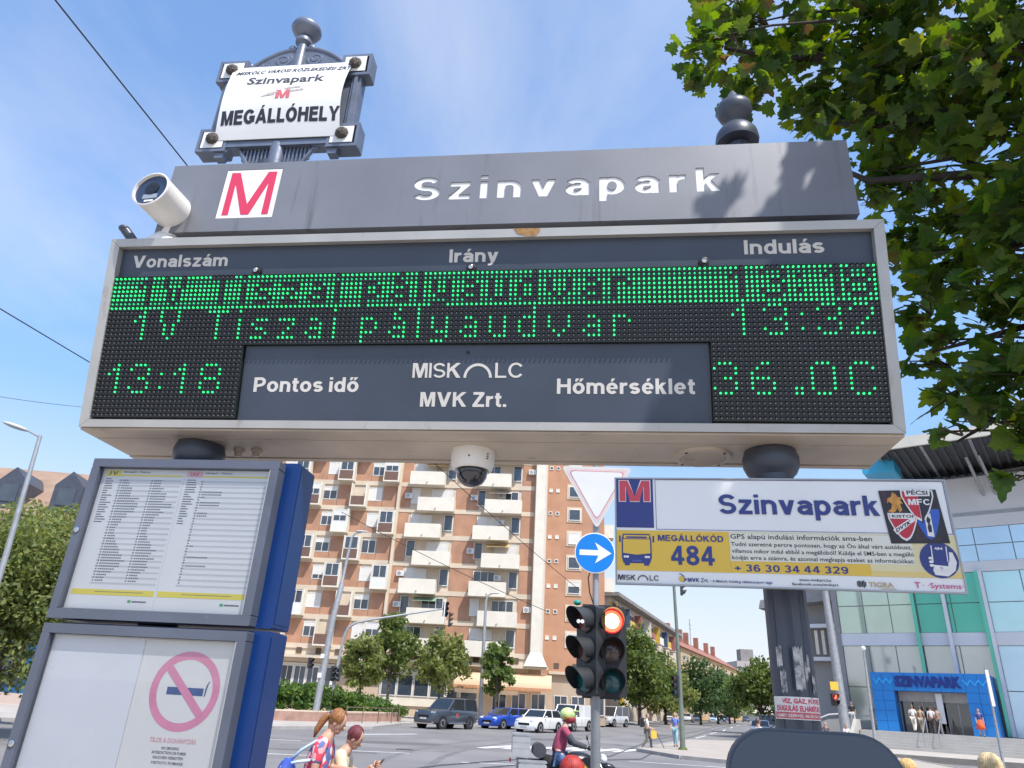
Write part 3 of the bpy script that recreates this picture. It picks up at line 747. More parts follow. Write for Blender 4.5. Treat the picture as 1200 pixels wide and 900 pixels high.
obj('spindle', MB().lathe([(.040, ZB-.06), (.036, ZB+.02), (.030, ZB+.10), (.030, ZB+.145), (.046, ZB+.155), (.048, ZB+.172), (.040, ZB+.188), (.022, ZB+.195), (.024, ZB+.212)], (cxm, .012, 0), 20), ir, pq, smooth=40)
obj('ball_finial', MB().lathe([(.022, ZB+.205), (.038, ZB+.212), (.072, ZB+.236), (.086, ZB+.262), (.080, ZB+.285), (.050, ZB+.304), (.018, ZB+.316), (.014, ZB+.33), (.018, ZB+.338), (.010, ZB+.350), (.003, ZB+.358)], (cxm, .012, 0), 24), ir, pq, smooth=50)
# foot of the plaque: bracket with ribs, braces and stub pipe
obj('foot_pipe', MB().lathe([(.062, 0), (.060, .012), (.044, .02), (.044, ZA+.05)], (cxm, .012, 0), 20), ir, pq, smooth=40)
zf = ZA+.055
for s_ in (-1, 1):
    obj('foot_brace', MB().tube([(cxm+s_*.045, .0, .035), (cxm+s_*.20, .0, zf-.045), (cxm+s_*.225, .0, zf-.03)], .012, 6), ir, pq)
    o_ = [(cxm+s_*.04, .02), (cxm+s_*.20, zf-.04), (cxm+s_*.04, zf-.03)]
    obj('foot_web', MB().prism_y(o_[::-s_], .008, .016), ir, pq)
    mb = MB()
    for i in range(7):
        x = cxm+s_*(.055+.021*i); zb = .035+(.021*i)*(zf-.08)/.16; mb.box(x-.004, x+.004, -.004, .010, zb, zf-.03)
    obj('foot_ribs', mb, ir, pq, kind='stuff')
    x0, x1 = sorted((cxm+s_*.20, cxm+s_*.345)); obj('foot_scroll', MB().prism_y([(cxm+s_*.20, zf-.035), (cxm+s_*.26, zf-.035), (cxm+s_*.285, zf-.065), (cxm+s_*.29, zf-.09), (cxm+s_*.335, zf-.09), (cxm+s_*.345, zf-.035), (cxm+s_*.345, zf), (cxm+s_*.20, zf)][::s_], -.018, .03), ir, pq)
obj('foot_beam', MB().cbox(PX0+cw-.01, PX1-cw+.01, -.026, .045, zf-.028, zf+.012, .005), ir, pq)

# ================================================================== bullet camera, dome camera, photocell
bc = thing('bullet_camera', 'white cylindrical security camera on the top left corner of the display cabinet', 'camera', near(-1.588, -.06, 3.70), PSI)
obj('mount_base', MB().lathe([(.084, 0), (.082, .03), (.07, .05), (.052, .075), (.044, .085)], (0, 0, 0), 24), white_p, bc, smooth=40)
obj('mount_arm', MB().tube([(.012, 0, .07), (.024, .0, .12), (.018, -.0, .175)], [.046, .044, .042], 14), white_p, bc, smooth=50)
ax = Vector((-.09, -.95, .02)).normalized(); c0 = Vector((.030, .02, .195)); c1 = c0+ax*.285
q_ = ax.to_track_quat('Z', 'X').to_matrix()
def oriented(mb, q_, c):
    mb.v = [tuple(q_ @ Vector(v)+c) for v in mb.v]; return mb
obj('camera_body', oriented(MB().lathe([(.035, -.010), (.068, .0), (.084, .018), (.088, .045), (.088, .205), (.090, .209), (.090, .22), (.084, .222), (.083, .215), (.081, .205)], (0,0,0), 32), q_, c0), white_p, bc, smooth=40)
obj('front_glass', oriented(MB().lathe([(.083, .204), (.083, .208)], (0,0,0), 28), q_, c0), mat('camera_front', (0.03, 0.05, 0.10), 0.1, var=0.1), bc, smooth=40)
obj('lens', oriented(MB().lathe([(.034, .208), (.034, .212), (.02, .213)], (.01, 0, 0), 18), q_, c0), blackg, bc)
obj('sensor_window', oriented(MB().box(-.045, -.022, -.036, .036, .208, .210), q_, c0), mat('sensor_grey', (0.3, 0.33, 0.4), .3), bc)
obj('lamp_window', oriented(MB().box(-.062, -.053, -.022, .022, .208, .210), q_, c0), white_p, bc)
dm = thing('dome_camera', 'white dome security camera with dark glass bubble hanging under the display cabinet', 'camera', near(-.125, .245, 2.857), PSI)
obj('camera_base', MB().lathe([(.092, 0), (.093, -.012), (.091, -.055), (.084, -.078), (.074, -.084), (.066, -.080)], (0,0,0), 36), white_p, dm, smooth=40)
obj('glass_bubble', MB().lathe([(.066, -.078), (.066, -.092), (.062, -.112), (.050, -.133), (.030, -.146), (.010, -.151), (.001, -.152)], (0,0,0), 32), mat('bubble', (0.012, 0.013, 0.02), 0.04, var=0, coat=1.0), dm, smooth=True)
obj('lens_ball', MB().ell((-.012, -.02, -.10), .036, 14, 10), mat('lens_housing', (0.12, 0.12, 0.13), .4), dm, smooth=True)
obj('vent_slots', MB().box(.05, .076, -.062, -.060, -.03, -.026).box(.05, .076, -.062, -.060, -.04, -.036).box(.05, .076, -.062, -.060, -.05, -.046), black, dm)
obj('screw_cap', MB().ell((.0, -.0915, -.045), (.004, .003, .004), 8, 5), black, dm)
ph = thing('light_sensor', 'small dark flat sensor sticking up at the far left of the cabinet top', 'sensor', near(-1.735, -.10, 3.705), PSI)
obj('sensor_head', MB().tube([(.045, .02, .0), (-.025, -.015, .085)], [.022, .022], 10), steel_d, ph, smooth=40)
ph2 = obj('sensor_cap', MB().ell((-.028, -.017, .088), (.026, .026, .016), 12, 6), steel_d, ph, smooth=True)

# ================================================================== stop code sign on the right post
YC = R(-9.5)
def nearc(): 
    # centre of the sign plane, 2.65 m in front of the camera's foot
    return (0.9562, 2.4715, 0.0)
cd = thing('stop_code_sign', 'white and yellow sign with 484 and Szinvapark in blue, clamped to the right post', 'sign', nearc(), YC)
SX0, SX1, SZ0, SZ1 = -.5595, .590, 2.298, 2.688
obj('sign_sheet', MB().box(SX0+.004, SX1-.004, .0, .012, SZ0+.004, SZ1-.004), white_s, cd)
for q in ((SX0, SX1, SZ0, SZ0+.005), (SX0, SX1, SZ1-.005, SZ1), (SX0, SX0+.005, SZ0+.0055, SZ1-.0055), (SX1-.005, SX1, SZ0+.0055, SZ1-.0055)):
    obj('edge_trim', MB().box(q[0], q[1], -.004, .016, q[2], q[3]), galv, cd)
for z in (2.35, 2.62): obj('clamp', MB().box(-.09, .01, .016, .03, z-.015, z+.015), galv, cd)
def pr(name, o, mt, y=-.001, par=None):
    return obj(name, MB().prism_y(o, y-.0006, y), mt, par or cd)
def rc(x0, x1, z0, z1): return [(x0, z0), (x1, z0), (x1, z1), (x0, z1)]
pr('blue_field', rc(-.553, -.419, 2.500, 2.682), navy)
for q in ((-.411, .580, 2.680, 2.6815), (-.411, .584, 2.4945, 2.496), (-.411, -.4095, 2.496, 2.68), (.5805, .582, 2.496, 2.68)): pr('border_line', rc(*q), navy)
pr('yellow_field', rc(-.554, -.160, 2.347, 2.490), yellow)
pr('cream_field', rc(-.1595, .585, 2.3475, 2.490), creamp, -.0008)
pr('pale_field', rc(-.155, .444, 2.388, 2.486), mat('pale_print', (0.72, 0.70, 0.60), .45, var=.04), -.0016)
pr('yellow_strip', rc(-.1595, .30, 2.3478, 2.3875), yellow, -.0016)
pr('cream_strip', rc(.3003, .584, 2.3478, 2.365), mat('ochre_print', (0.72, 0.55, 0.20), .45, var=.04), -.0016)
def letterM(x0, x1, z0, z1, wv, mt, y, par): return bigM(x0, x1, z0, z1, y, .0006, wv, .04, mt, par)
letterM(-.5445, -.4275, 2.595, 2.678, .027, wp, -.0018, cd)
letterM(-.5415, -.4305, 2.5975, 2.6755, .022, mat('sign_red', (0.55, 0.06, 0.09), .45, var=.06), -.0026, cd)
T_ = lambda s_, x0, x1, z0, cap, mt=navy, b=.02, y=-.0024, par=cd, face=None: text(s_, x0, x1, z0, cap, y, mt, par, bold=b*.6, depth=.0006, face=face)
T_('Szinvapark', -.186, .358, 2.555, .072, face=(.18, .09))
T_('MEGÁLLÓKÓD', -.407, -.179, 2.453, .0215, face=(.18, .09))
T_('484', -.363, -.213, 2.370, .067, face=(.18, .10))
T_('GPS alapú indulási információk sms-ben', -.154, .318, 2.466, .0165, ink, .012)
T_('Tudni szeretné percre pontosan, hogy az Ön által várt autóbusz,', -.154, .442, 2.4405, .0135, ink, .01)
T_('villamos mikor indul ebből a megállóból? Küldje el SMS-ben a megálló', -.153, .444, 2.4165, .0135, ink, .01)
T_('kódját erre a számra, és azonnal megkapja ezeket az információkat:', -.153, .442, 2.3935, .0135, ink, .01)
T_('+ 36 30 34 44 329', -.148, .226, 2.353, .0235, navy, face=(.17, .12))
T_('MISK', -.550, -.489, 2.313, .018, ink, face=(.135, .10)); T_('LC', -.440, -.409, 2.313, .018, ink, face=(.135, .10))
obj('arch_emblem', arch(-.4635, 2.313, .0185, .018, .0032, -.003, -.0015), ink, cd)
T_('MVK', -.309, -.270, 2.3125, .013, navy, face=(.18, .1)); T_('Zrt.', -.265, -.238, 2.3125, .013, navy, .0)
T_('• A Miskolc Holding vállalatcsoport tagja', -.233, -.026, 2.3135, .0075, navy, .015)
T_('www.mvkzrt.hu', .062, .166, 2.3255, .0085, ink, .01); T_('facebook.com/mvkzrt', .038, .188, 2.311, .0085, ink, .01)
gold = mat('gold_print', (0.50, 0.36, 0.16), .45, var=.05)
T_('TIGRA', .285, .364, 2.312, .0155, gold, .03); pr('underline', rc(.325, .372, 2.3065, 2.308), gold, -.0018)
for i in range(6):
    h = (.010, .014, .011, .012, .015, .009)[i]; pr('logo_bar', rc(.249+i*.005, .2525+i*.005, 2.321-h*.8, 2.321+h*.8), ink, -.0018)
mag = mat('magenta_print', (0.62, 0.05, 0.25), .45, var=.05)
T_('T', .430, .448, 2.3135, .018, mag, .02); T_('· ·Systems·', .455, .580, 2.3135, .017, mag, .0)
def ringpoly(cx, cz, r, n=24, sq=1.0, a0=0, a1=2*PI): return [(cx+r*math.cos(a0+(a1-a0)*i/n), cz+r*sq*math.sin(a0+(a1-a0)*i/n)) for i in range(n if a1-a0 > 6.2 else n+1)]
# swirl logo
pr('logo_dot', ringpoly(-.330, 2.322, .0095), yellow, -.0018)
pr('logo_swoosh', [(-.341, 2.341), (-.333, 2.340), (-.322, 2.333), (-.318, 2.322), (-.310, 2.324), (-.318, 2.314), (-.326, 2.310), (-.320, 2.318), (-.322, 2.328), (-.330, 2.335)], navy, -.0026)
# bus front pictogram
pr('bus_outline', [(-.530, 2.372), (-.437, 2.372), (-.430, 2.392), (-.430, 2.455), (-.436, 2.477), (-.531, 2.477), (-.536, 2.455), (-.536, 2.392)], navy, -.0018)
pr('bus_windscreen', [(-.531, 2.408), (-.483, 2.402), (-.435, 2.408), (-.435, 2.457), (-.531, 2.457)], yellow, -.0026)
pr('bus_blind', rc(-.528, -.438, 2.460, 2.472), yellow, -.0026)
pr('bus_blind_bar', rc(-.520, -.446, 2.4615, 2.467), navy, -.0034)
for x in (-.529, -.455): pr('bus_lamp', rc(x, x+.018, 2.391, 2.398), wp, -.0026)
for x in (-.526, -.458): pr('bus_wheel', rc(x, x+.018, 2.364, 2.3719), navy, -.0018)
for x in (-.545, -.426): pr('bus_mirror', rc(x, x+.006, 2.447, 2.470), navy, -.0018)
pr('bus_waist', rc(-.500, -.466, 2.377, 2.384), mat('mid_blue_print', (0.07, 0.10, 0.3), .5), -.0026)
# phone in hand badge
pr('badge', ringpoly(.521, 2.407, .0605, 32), navy, -.0024)
pr('badge_hand', [(.500, 2.357), (.540, 2.353), (.565, 2.372), (.574, 2.400), (.566, 2.432), (.556, 2.434), (.552, 2.405), (.545, 2.392), (.500, 2.386), (.496, 2.372)], wp, -.0032)
pr('badge_phone', [(.501, 2.388), (.545, 2.386), (.549, 2.452), (.504, 2.455)], navy, -.0040)
pr('badge_phone_edge', [(.498, 2.400), (.5015, 2.400), (.504, 2.455), (.5005, 2.455)], wp, -.0044)
pr('badge_phone_edge', [(.5445, 2.400), (.5475, 2.400), (.5505, 2.452), (.5475, 2.4525)], wp, -.0044)
pr('badge_cuff', [(.501, 2.374), (.545, 2.370), (.546, 2.386), (.501, 2.390)], wp, -.0046)
pr('badge_button', ringpoly(.523, 2.380, .0042, 12), navy, -.0052); pr('badge_button', ringpoly(.523, 2.380, .0028, 12), wp, -.0060)
T_('484', .511, .537, 2.4405, .0085, wp, .03, -.0048)
for z in (2.412, 2.4, 2.388): pr('badge_finger', ringpoly(.494, z, .0075, 14, .62), wp, -.0046)
# football crest sticker, stuck over the sign's corner
fs_ = thing('crest_sticker', 'dark football sticker with a red and black MFC shield, on the code sign corner', 'sticker', nearc(), YC)
def fq(name, o, mt, y): return obj(name, MB().prism_y(o, y-.0006, y), mt, fs_)
fq('sheet', [(.378, 2.459), (.566, 2.464), (.553, 2.651), (.364, 2.645)], mat('sticker_dark', (0.02, 0.015, 0.018), .35, var=.5, vs=30, stain=(0.12, 0.02, 0.03), ss=22, st=.55), -.003)
def shield(cx, cz, w_, h_, n=10):
    o = [(cx-w_, cz+h_*.62)]
    for i in range(n+1): t = i/n; o.append((cx-w_*(1-t)**.55, cz+h_*.30-h_*1.3*t))
    for i in range(1, n+1): t = 1-i/n; o.append((cx+w_*(1-t)**.55, cz+h_*.30-h_*1.3*t))
    o.append((cx+w_, cz+h_*.62)); return o
dkred = mat('shield_red', (0.5, 0.02, 0.04), .35, var=.1)
fq('gold_lion', [(.385, 2.572), (.397, 2.580), (.402, 2.598), (.392, 2.606), (.386, 2.600), (.390, 2.618), (.402, 2.622), (.408, 2.640), (.418, 2.634), (.424, 2.624), (.438, 2.620), (.430, 2.612), (.438, 2.600), (.428, 2.598), (.432, 2.576), (.422, 2.566), (.418, 2.584), (.410, 2.572), (.400, 2.566)], mat('lion_gold', (0.55, 0.25, 0.04), .4, var=.3, vs=60), -.0038)
fq('striped_shield', shield(.508, 2.540, .042, .066), mat('shield_blue', (0.03, 0.10, 0.45), .35, var=.1), -.0038)
fq('shield_stripe', [(.499, 2.487), (.520, 2.484), (.520, 2.565), (.500, 2.565)], wp, -.0046)
fq('shield_figure', [(.505, 2.500), (.514, 2.500), (.516, 2.520), (.512, 2.53), (.517, 2.545), (.508, 2.556), (.503, 2.54), (.507, 2.528), (.503, 2.515)], ink, -.0054)
fq('white_shield_rim', shield(.428, 2.528, .047, .060), wp, -.0050)
fq('white_shield', shield(.428, 2.529, .042, .053), dkred, -.0058)
fq('white_band', [(.390, 2.507), (.400, 2.490), (.468, 2.540), (.466, 2.556)], wp, -.0064)
fq('white_band', [(.387, 2.545), (.469, 2.545), (.469, 2.562), (.387, 2.562)], wp, -.0066)
fq('main_shield_rim', shield(.487, 2.605, .053, .068), wp, -.0066)
fq('main_shield', [(a, b) for a, b in shield(.487, 2.606, .048, .060) if a <= .489]+[(.489, 2.643)], dkred, -.0074)
fq('main_shield', [(.4892, 2.643), (.4892, 2.528)]+[(a, b) for a, b in shield(.487, 2.606, .048, .060) if a > .4895], ink, -.0074)
fq('ribbon', [(.448, 2.624), (.528, 2.626), (.530, 2.650), (.446, 2.648)], wp, -.0082)
T_('PÉCSI', .454, .522, 2.6305, .014, ink, .03, -.0090, fs_); text('MFC', .454, .524, 2.594, .021, -.0082, wp, fs_, depth=.0006, face=(.19, .1))
T_('KISTOI', .394, .462, 2.549, .009, ink, .03, -.0074, fs_)
me_ = text('DVTK', .400, .452, 2.513, .012, -.0072, ink, fs_, bold=.03, depth=.0006)
for v in me_.data.vertices: v.co.z += (v.co.x-.426)*.62

# ================================================================== timetable case on the left post
ct = thing('timetable_case', 'blue two tier notice case with grey framed timetables above a faded no smoking notice', 'notice case', near(0, 0), PSI)
CX0, CX1 = -1.655, -.853
blue_m = mat('deep_blue_enamel', (0.002, 0.03, 0.15), 0.3, 0.1, var=0.12, vs=2.0)
CZ = ((2.102, 2.7265), (1.35, 2.083))
CXo = (-1.660, -.852)
for i, (z0, z1) in enumerate(CZ):
    zb0, zb1 = z0-.004, z1+.008
    mb = MB().cbox(CX0+.02, -.792, .055, .21, zb0+.002, zb1, .006)
    bd = obj('case_body', mb, blue_m, ct, smooth=30)
    obj('body_hem', MB().box(-.7918, -.790, .07, .20, zb0+.02, zb1-.02), blue_m, bd)
    fw_ = .042
    for q in ((CX0, CX1, z1-.034, z1), (CX0, CX1, z0, z0+.036), (CX0, CX0+fw_*.8, z0+.0363, z1-.0343), (CX1-.034, CX1, z0+.0363, z1-.0343)):
        obj('frame_rail', MB().cbox(q[0], q[1], -.002, .056, q[2], q[3], .003), mat('case_frame_paint', (0.105, 0.118, 0.155), .42, .15, var=.14, vs=3, stain=(0.17, 0.17, 0.18), ss=11, st=.62), ct)
    ix0, ix1, iz0, iz1 = CX0+fw_*.8+.0005, CX1-.0345, z0+.037, z1-.035
    obj('inner_lip', MB().box(ix0, ix1, .018, .0195, iz0-.001, iz0+.003).box(ix1-.004, ix1, .0, .018, iz0, iz1), alu, ct)
    obj('backing', MB().box(ix0, ix1, .030, .045, iz0, iz1), mat('paper_backing', (0.70, 0.70, 0.69), .5, var=.05, stain=(0.5, 0.45, 0.38), ss=9, st=.66), ct)
    obj('cover_sheet', MB().quad((ix0+.001, .012, iz0+.001), (ix1-.001, .012, iz0+.001), (ix1-.001, .012, iz1-.001), (ix0+.001, .012, iz1-.001)), glassmat('case_cover', (.96, .97, .99), .07), ct)
    obj('lock', MB().lathe([(.011, -.002), (.011, -.007), (.004, -.009)], (CX0+.018, 0, z0+.33), 12, 'y'), chrome, ct)
# upper sheets
pw = mat('paper_white', (0.74, 0.74, 0.73), .6, var=.03, vs=6)
ylw = mat('highlighter_yellow', (0.75, 0.62, 0.06), .5, var=.05)
pnk = mat('pink_print', (0.72, 0.42, 0.44), .5, var=.05)
greyl = mat('table_row_grey', (0.56, 0.56, 0.57), .6, var=.04)
dgt = mat('small_print', (0.10, 0.10, 0.12), .6, var=.1)
def sheet(x0, x1, num, numcol, ncol, rows, seed):
    rnd = random.Random(seed); y = .0285
    sh = obj('timetable_sheet', MB().box(x0, x1, y, y+.001, 2.141, 2.689), pw, ct)
    W = x1-x0
    P2 = lambda nm, a, b, c, d, mt, dy=0.0: obj(nm, MB().box(a, b, y-.0007-dy, y-.0001-dy, c, d), mt, sh)
    P2('line_field', x0+.006, x0+.075, 2.661, 2.686, numcol)
    text(num, x0+.022, x0+.060, 2.667, .014, y-.0009, ink if numcol is ylw else redp, sh, bold=.02, depth=.0005, shear=.1)
    text('Szinvapark ➤ Tiszai pu.' if False else 'Szinvapark - Tiszai pu.', x0+.082, x0+.20, 2.6765, .007, y-.0009, dgt, sh, bold=.01, depth=.0004)
    P2('yellow_bar', x0+.076, x1-.006, 2.6615, 2.668, ylw)
    P2('yellow_bar', x0+.004, x1-.006, 2.193, 2.214, ylw)
    mb = MB()
    z = 2.652
    # stop list
    for i in range(19):
        zz_ = 2.648-i*.0098; mb.box(x0+.012, x0+.03+rnd.random()*.03, y-.0007, y-.0001, zz_, zz_+.0035)
    for cx in ([x0+.088, x0+.225] if ncol == 2 else [x0+.088]):
        for blk, (zt, nr) in enumerate(((2.642, 20), (2.427, 18))):
            for i in range(nr):
                zz_ = zt-i*.0107
                n = int(max(0, 3+9*math.exp(-((i-9)/6)**2)*rnd.uniform(.5, 1.1))) if ncol == 2 else rnd.choice((0, 0, 0, 2, 5, 8, 10)) if 3 < i < 14 else 0
                mb.box(cx-.012, cx-.006, y-.0008, y-.0002, zz_, zz_+.0045)
                for k in range(n): mb.box(cx+k*.0085, cx+k*.0085+.006, y-.0008, y-.0002, zz_, zz_+.0045)
    mb.box(x0+.10, x0+.30, y-.0008, y-.0002, 2.204, 2.206)
    obj('small_print', mb, dgt, sh, kind='stuff')
    mb = MB()
    for i in range(20): 
        if 1: mb.box(x0+.070, x1-.008, y-.0005, y-.0001, 2.6402-i*.0214, 2.6475-i*.0214)
    obj('table_rows', mb, greyl, sh, kind='stuff')
    P2('green_logo', x1-.105, x1-.092, 2.168, 2.178, mat('logo_green', (0.05, 0.35, 0.12), .5), 0)
    P2('logo_words', x1-.088, x1-.03, 2.170, 2.175, dgt, 0)
sheet(-1.612, -1.262, '1V', ylw, 2, 0, 3)
sheet(-1.258, -.892, '1AV', pnk, 1, 0, 5)
# lower sheets
wl = mat('bleached_paper', (0.72, 0.73, 0.75), .5, var=.04, vs=4, stain=(0.55, 0.52, 0.47), ss=7, st=.66)
obj('blank_sheet', MB().box(-1.615, -1.252, .0275, .029, 1.39, 2.044), wl, ct)
ns = obj('no_smoking_sheet', MB().box(-1.249, -.888, .0275, .029, 1.39, 2.044), mat('yellowed_paper', (0.74, 0.73, 0.69), .5, var=.04, vs=5, stain=(0.52, 0.47, 0.38), ss=6, st=.68), ct)
pinkf = mat('faded_pink', (0.70, 0.25, 0.38), .5, var=.08, vs=12)
cx_, cz_, ro, ri = -1.060, 1.877, .131, .104
mb = MB(); n = 40
for i in range(n):
    a, b = 2*PI*i/n, 2*PI*(i+1)/n
    mb.add([(cx_+ro*math.cos(a), .0268, cz_+ro*math.sin(a)), (cx_+ro*math.cos(b), .0268, cz_+ro*math.sin(b)), (cx_+ri*math.cos(b), .0268, cz_+ri*math.sin(b)), (cx_+ri*math.cos(a), .0268, cz_+ri*math.sin(a))], [(0, 3, 2, 1)])
obj('prohibition_ring', mb, pinkf, ns)
d_ = .7071; hw = .0135; e = .1035
obj('prohibition_bar', MB().prism_y([(cx_-e*d_-hw*d_, cz_+e*d_-hw*d_), (cx_+e*d_-hw*d_, cz_-e*d_-hw*d_), (cx_+e*d_+hw*d_, cz_-e*d_+hw*d_), (cx_-e*d_+hw*d_, cz_+e*d_+hw*d_)], .0262, .0268), pinkf, ns)
nb = mat('faded_navy', (0.05, 0.10, 0.26), .5, var=.15, vs=20)
obj('cigarette', MB().box(-1.127, -.989, .0268, .0274, 1.863, 1.888), nb, ns)
obj('cigarette_smoke', MB().prism_y([(-.984, 1.862), (-.980, 1.862), (-.977, 1.885), (-.974, 1.905), (-.969, 1.910), (-.975, 1.910), (-.980, 1.90), (-.983, 1.885)], .0268, .0274), nb, ns)
nt_ = lambda s_, x0, x1, z, cap, mt, b=.01: text(s_, x0, x1, z, cap, .0272, mt, ns, bold=b, depth=.0005, shear=.0)
nt_('TILOS A DOHÁNYZÁS', -1.148, -.978, 1.711, .014, mat('faded_red_words', (0.65, 0.28, 0.32), .5), .012)
nt_('NO SMOKING', -1.098, -1.034, 1.690, .0085, dgt); nt_('INTERDICTION DE FUMER', -1.130, -1.004, 1.676, .0085, dgt)
nt_('RAUCHEN VERBOTEN', -1.122, -1.012, 1.661, .0085, dgt); nt_('КУРЕНИЕ ЗАПРЕЩЕНО' if False else 'VIETATO FUMARE', -1.126, -1.008, 1.645, .0085, dgt)

# ================================================================== rounded grey cabinet in front, bottom right
rb = thing('ticket_machine', 'dark blue grey cabinet with a rounded top in front of the right post', 'machine', (.705, 1.73, .215), R(-12))
def rrect(x0, x1, z0, z1, r, n=8):
    o = [(x0, z0), (x1, z0)]
    for i in range(n+1): a = PI/2*i/n; o.append((x1-r+r*math.cos(PI/2*0+a), z1-r+r*math.sin(a)))
    for i in range(n+1): a = PI/2+PI/2*i/n; o.append((x0+r+r*math.cos(a), z1-r+r*math.sin(a)))
    return o
obj('body', MB().prism_y(rrect(-.185, .185, .0, 1.66, .095), .004, .055), mat('cabinet_grey_blue', (0.055, 0.075, 0.105), .55, var=.06, vs=2), rb, smooth=30)
obj('face_sheet', MB().prism_y(rrect(-.179, .179, .01, 1.654, .09), .0, .0035), mat('cabinet_grey_blue', (0.055, 0.075, 0.105)), rb, smooth=30)
obj('foot', MB().box(-.2, .2, -.05, .11, -.0, .012), steel_d, rb)

# ================================================================== ground, roads, pavements
asph = mat('asphalt', (0.19, 0.182, 0.178), .85, var=.16, vs=.25, bump=.15, bs=8, stain=(0.25, 0.24, 0.23), ss=.12, st=.52)
pave = mat('pavement_slabs', (0.40, 0.365, 0.33), .85, var=.12, vs=.6, bump=.1, bs=6, stain=(0.24, 0.22, 0.2), ss=.4, st=.6)
kerbm = mat('kerb_stone', (0.36, 0.34, 0.32), .8, var=.15, vs=2)
linem = mat('road_paint', (0.72, 0.72, 0.70), .7, var=.12, vs=2, stain=(0.3, 0.3, 0.3), ss=1.5, st=.62)
def sheet2(name, pts, z, mt, **k):
    return obj(name, MB().add([(x, y, z) for x, y in pts], [tuple(range(len(pts)))]), mt, None, kind='structure', **k)
mb = MB(); mb.quad((-3000, -3000, 0), (3000, -3000, 0), (3000, 3000, 0), (-3000, 3000, 0))
obj('ground', mb, asph, None, kind='structure')
def slab(name, pts, z, mt):
    return obj(name, MB().prism_z(pts, -.05, z), mt, None, kind='structure')
def kerb(pts, w_=.18, z=.145):
    mb = MB()
    for a, b in zip(pts[:-1], pts[1:]):
        a = Vector((*a, 0)); b = Vector((*b, 0)); d = (b-a).normalized(); n = Vector((-d.y, d.x, 0))*w_
        mb.add([(a+Vector((0,0,-.03))), (b+Vector((0,0,-.03))), (b-n+Vector((0,0,-.03))), (a-n+Vector((0,0,-.03))), a+Vector((0,0,z)), b+Vector((0,0,z)), b-n+Vector((0,0,z)), a-n+Vector((0,0,z))],
               [(0,1,5,4), (1,2,6,5), (2,3,7,6), (3,0,4,7), (4,5,6,7)])
    return obj('kerb', mb, kerbm, None, kind='structure')
stop_pl = slab('tram_platform', [(-12, -8), (9, -8), (7.5, 4.6), (-9.5, 6.6)][::1], .2, mat('platform_paving', (0.46, 0.40, 0.33), .85, var=.12, vs=1.5, bump=.1, bs=10))
PV = [(-120, -25), (-60, 14), (-11.5, 40.5), (-9.4, 44.2), (-7.3, 47.0), (-6.6, 55.0), (-4, 62), (1.5, 66.5), (9, 75), (14.5, 92), (33, 150), (64, 232), (120, 385), (105, 390), (40, 180), (-140, 160)]
slab('pavement', PV, .13, pave)
kerb(PV[1:13])
ISL = [(7.2, 38.6), (8.6, 42.0), (13.6, 54.6), (19, 57.5), (24, 49), (21.5, 36.2), (17, 32.5), (10.2, 33.0), (8.3, 34.5)]
slab('traffic_island', ISL, .12, mat('island_paving', (0.40, 0.35, 0.30), .85, var=.1, vs=.8, bump=.1, bs=6, stain=(0.3, 0.27, 0.24), ss=.6, st=.6))
kerb(ISL[::-1]+[ISL[-1]])
MP_ = [(22.3, 44.4), (29, 40.5), (60, 24), (90, 60), (140, 300), (84, 230), (46, 130), (27.6, 70), (23, 50)]
slab('mall_pavement', MP_, .3, mat('light_paving', (0.46, 0.42, 0.37), .85, var=.08, vs=.7, bump=.1, bs=5))
kerb([MP_[i] for i in (0, 1, 2)][::-1], .25, .31); kerb([MP_[i] for i in (5, 6, 7, 8, 0)][::-1], .25, .31)
# road markings: 4 mm above the asphalt
def stripe(a, b, w_=.14, z=.004):
    a = Vector((*a, z)); b = Vector((*b, z)); d = (b-a).normalized(); n = Vector((-d.y, d.x, 0))*w_/2
    return MB().add([a-n, b-n, b+n, a+n], [(0, 1, 2, 3)])
for a, b, w_ in (((-14, 31.5), (-7.9, 32.8), .15), ((-12, 24.9), (-5.6, 25.8), .15), ((-6.0, 28.7), (-3.0, 29.1), .15), ((-7.2, 39.6), (-4.2, 43.9), .3),
                 ((5.4, 31.3), (9.6, 30.6), .15), ((10.6, 30.2), (14, 29.5), .15), ((-1, 26.4), (3, 26.9), .15), ((16, 62), (19, 70), .15), ((21, 76), (24, 84), .15), ((27, 92), (30, 101), .15), ((34, 112), (38, 124), .15), ((43, 138), (48, 152), .15)):
    obj('lane_line', stripe(a, b, w_), linem, None, kind='structure')
for i in range(7):
    x, y = 6.6-1.05*i, 38.8-.45*i
    obj('crossing_stripe', stripe((x-.8, y-1.5), (x+.8, y+1.5), .5), linem, None, kind='structure')
patchm = mat('asphalt_patch', (0.12, 0.117, 0.115), .9, var=.15, vs=1, bump=.15, bs=10)
for pts in ([(-6, 33.5), (-2.5, 34.2), (-2.2, 36.0), (-5.6, 35.4)], [(1.5, 44), (4.4, 45), (4.2, 47.2), (1.2, 46.4)], [(-9.5, 27.2), (-4.0, 28.0), (-4.1, 28.5), (-9.6, 27.8)], [(12.5, 60), (15.2, 66.0), (13.6, 66.6), (11.0, 60.5)], [(0.2, 24.0), (2.4, 24.4), (2.2, 25.6), (.1, 25.2)]): sheet2('asphalt_patch', pts, .0025, patchm)
ironm = mat('manhole_iron', (0.09, 0.085, 0.08), .7, .4, var=.2, vs=12)
for x, y in ((-3.4, 31.0), (2.4, 36.0), (5.2, 49.0), (-6.5, 37.5), (14.2, 43.0)): obj('manhole_cover', MB().lathe([(.36, -.02), (.36, .006), (.30, .009), (.05, .009)], (x, y, .12 if x > 10 else 0), 18), ironm, None, kind='structure')
crk = mat('tar_seam', (0.05, 0.05, 0.052), .6, var=.1)
rc_ = random.Random(8)
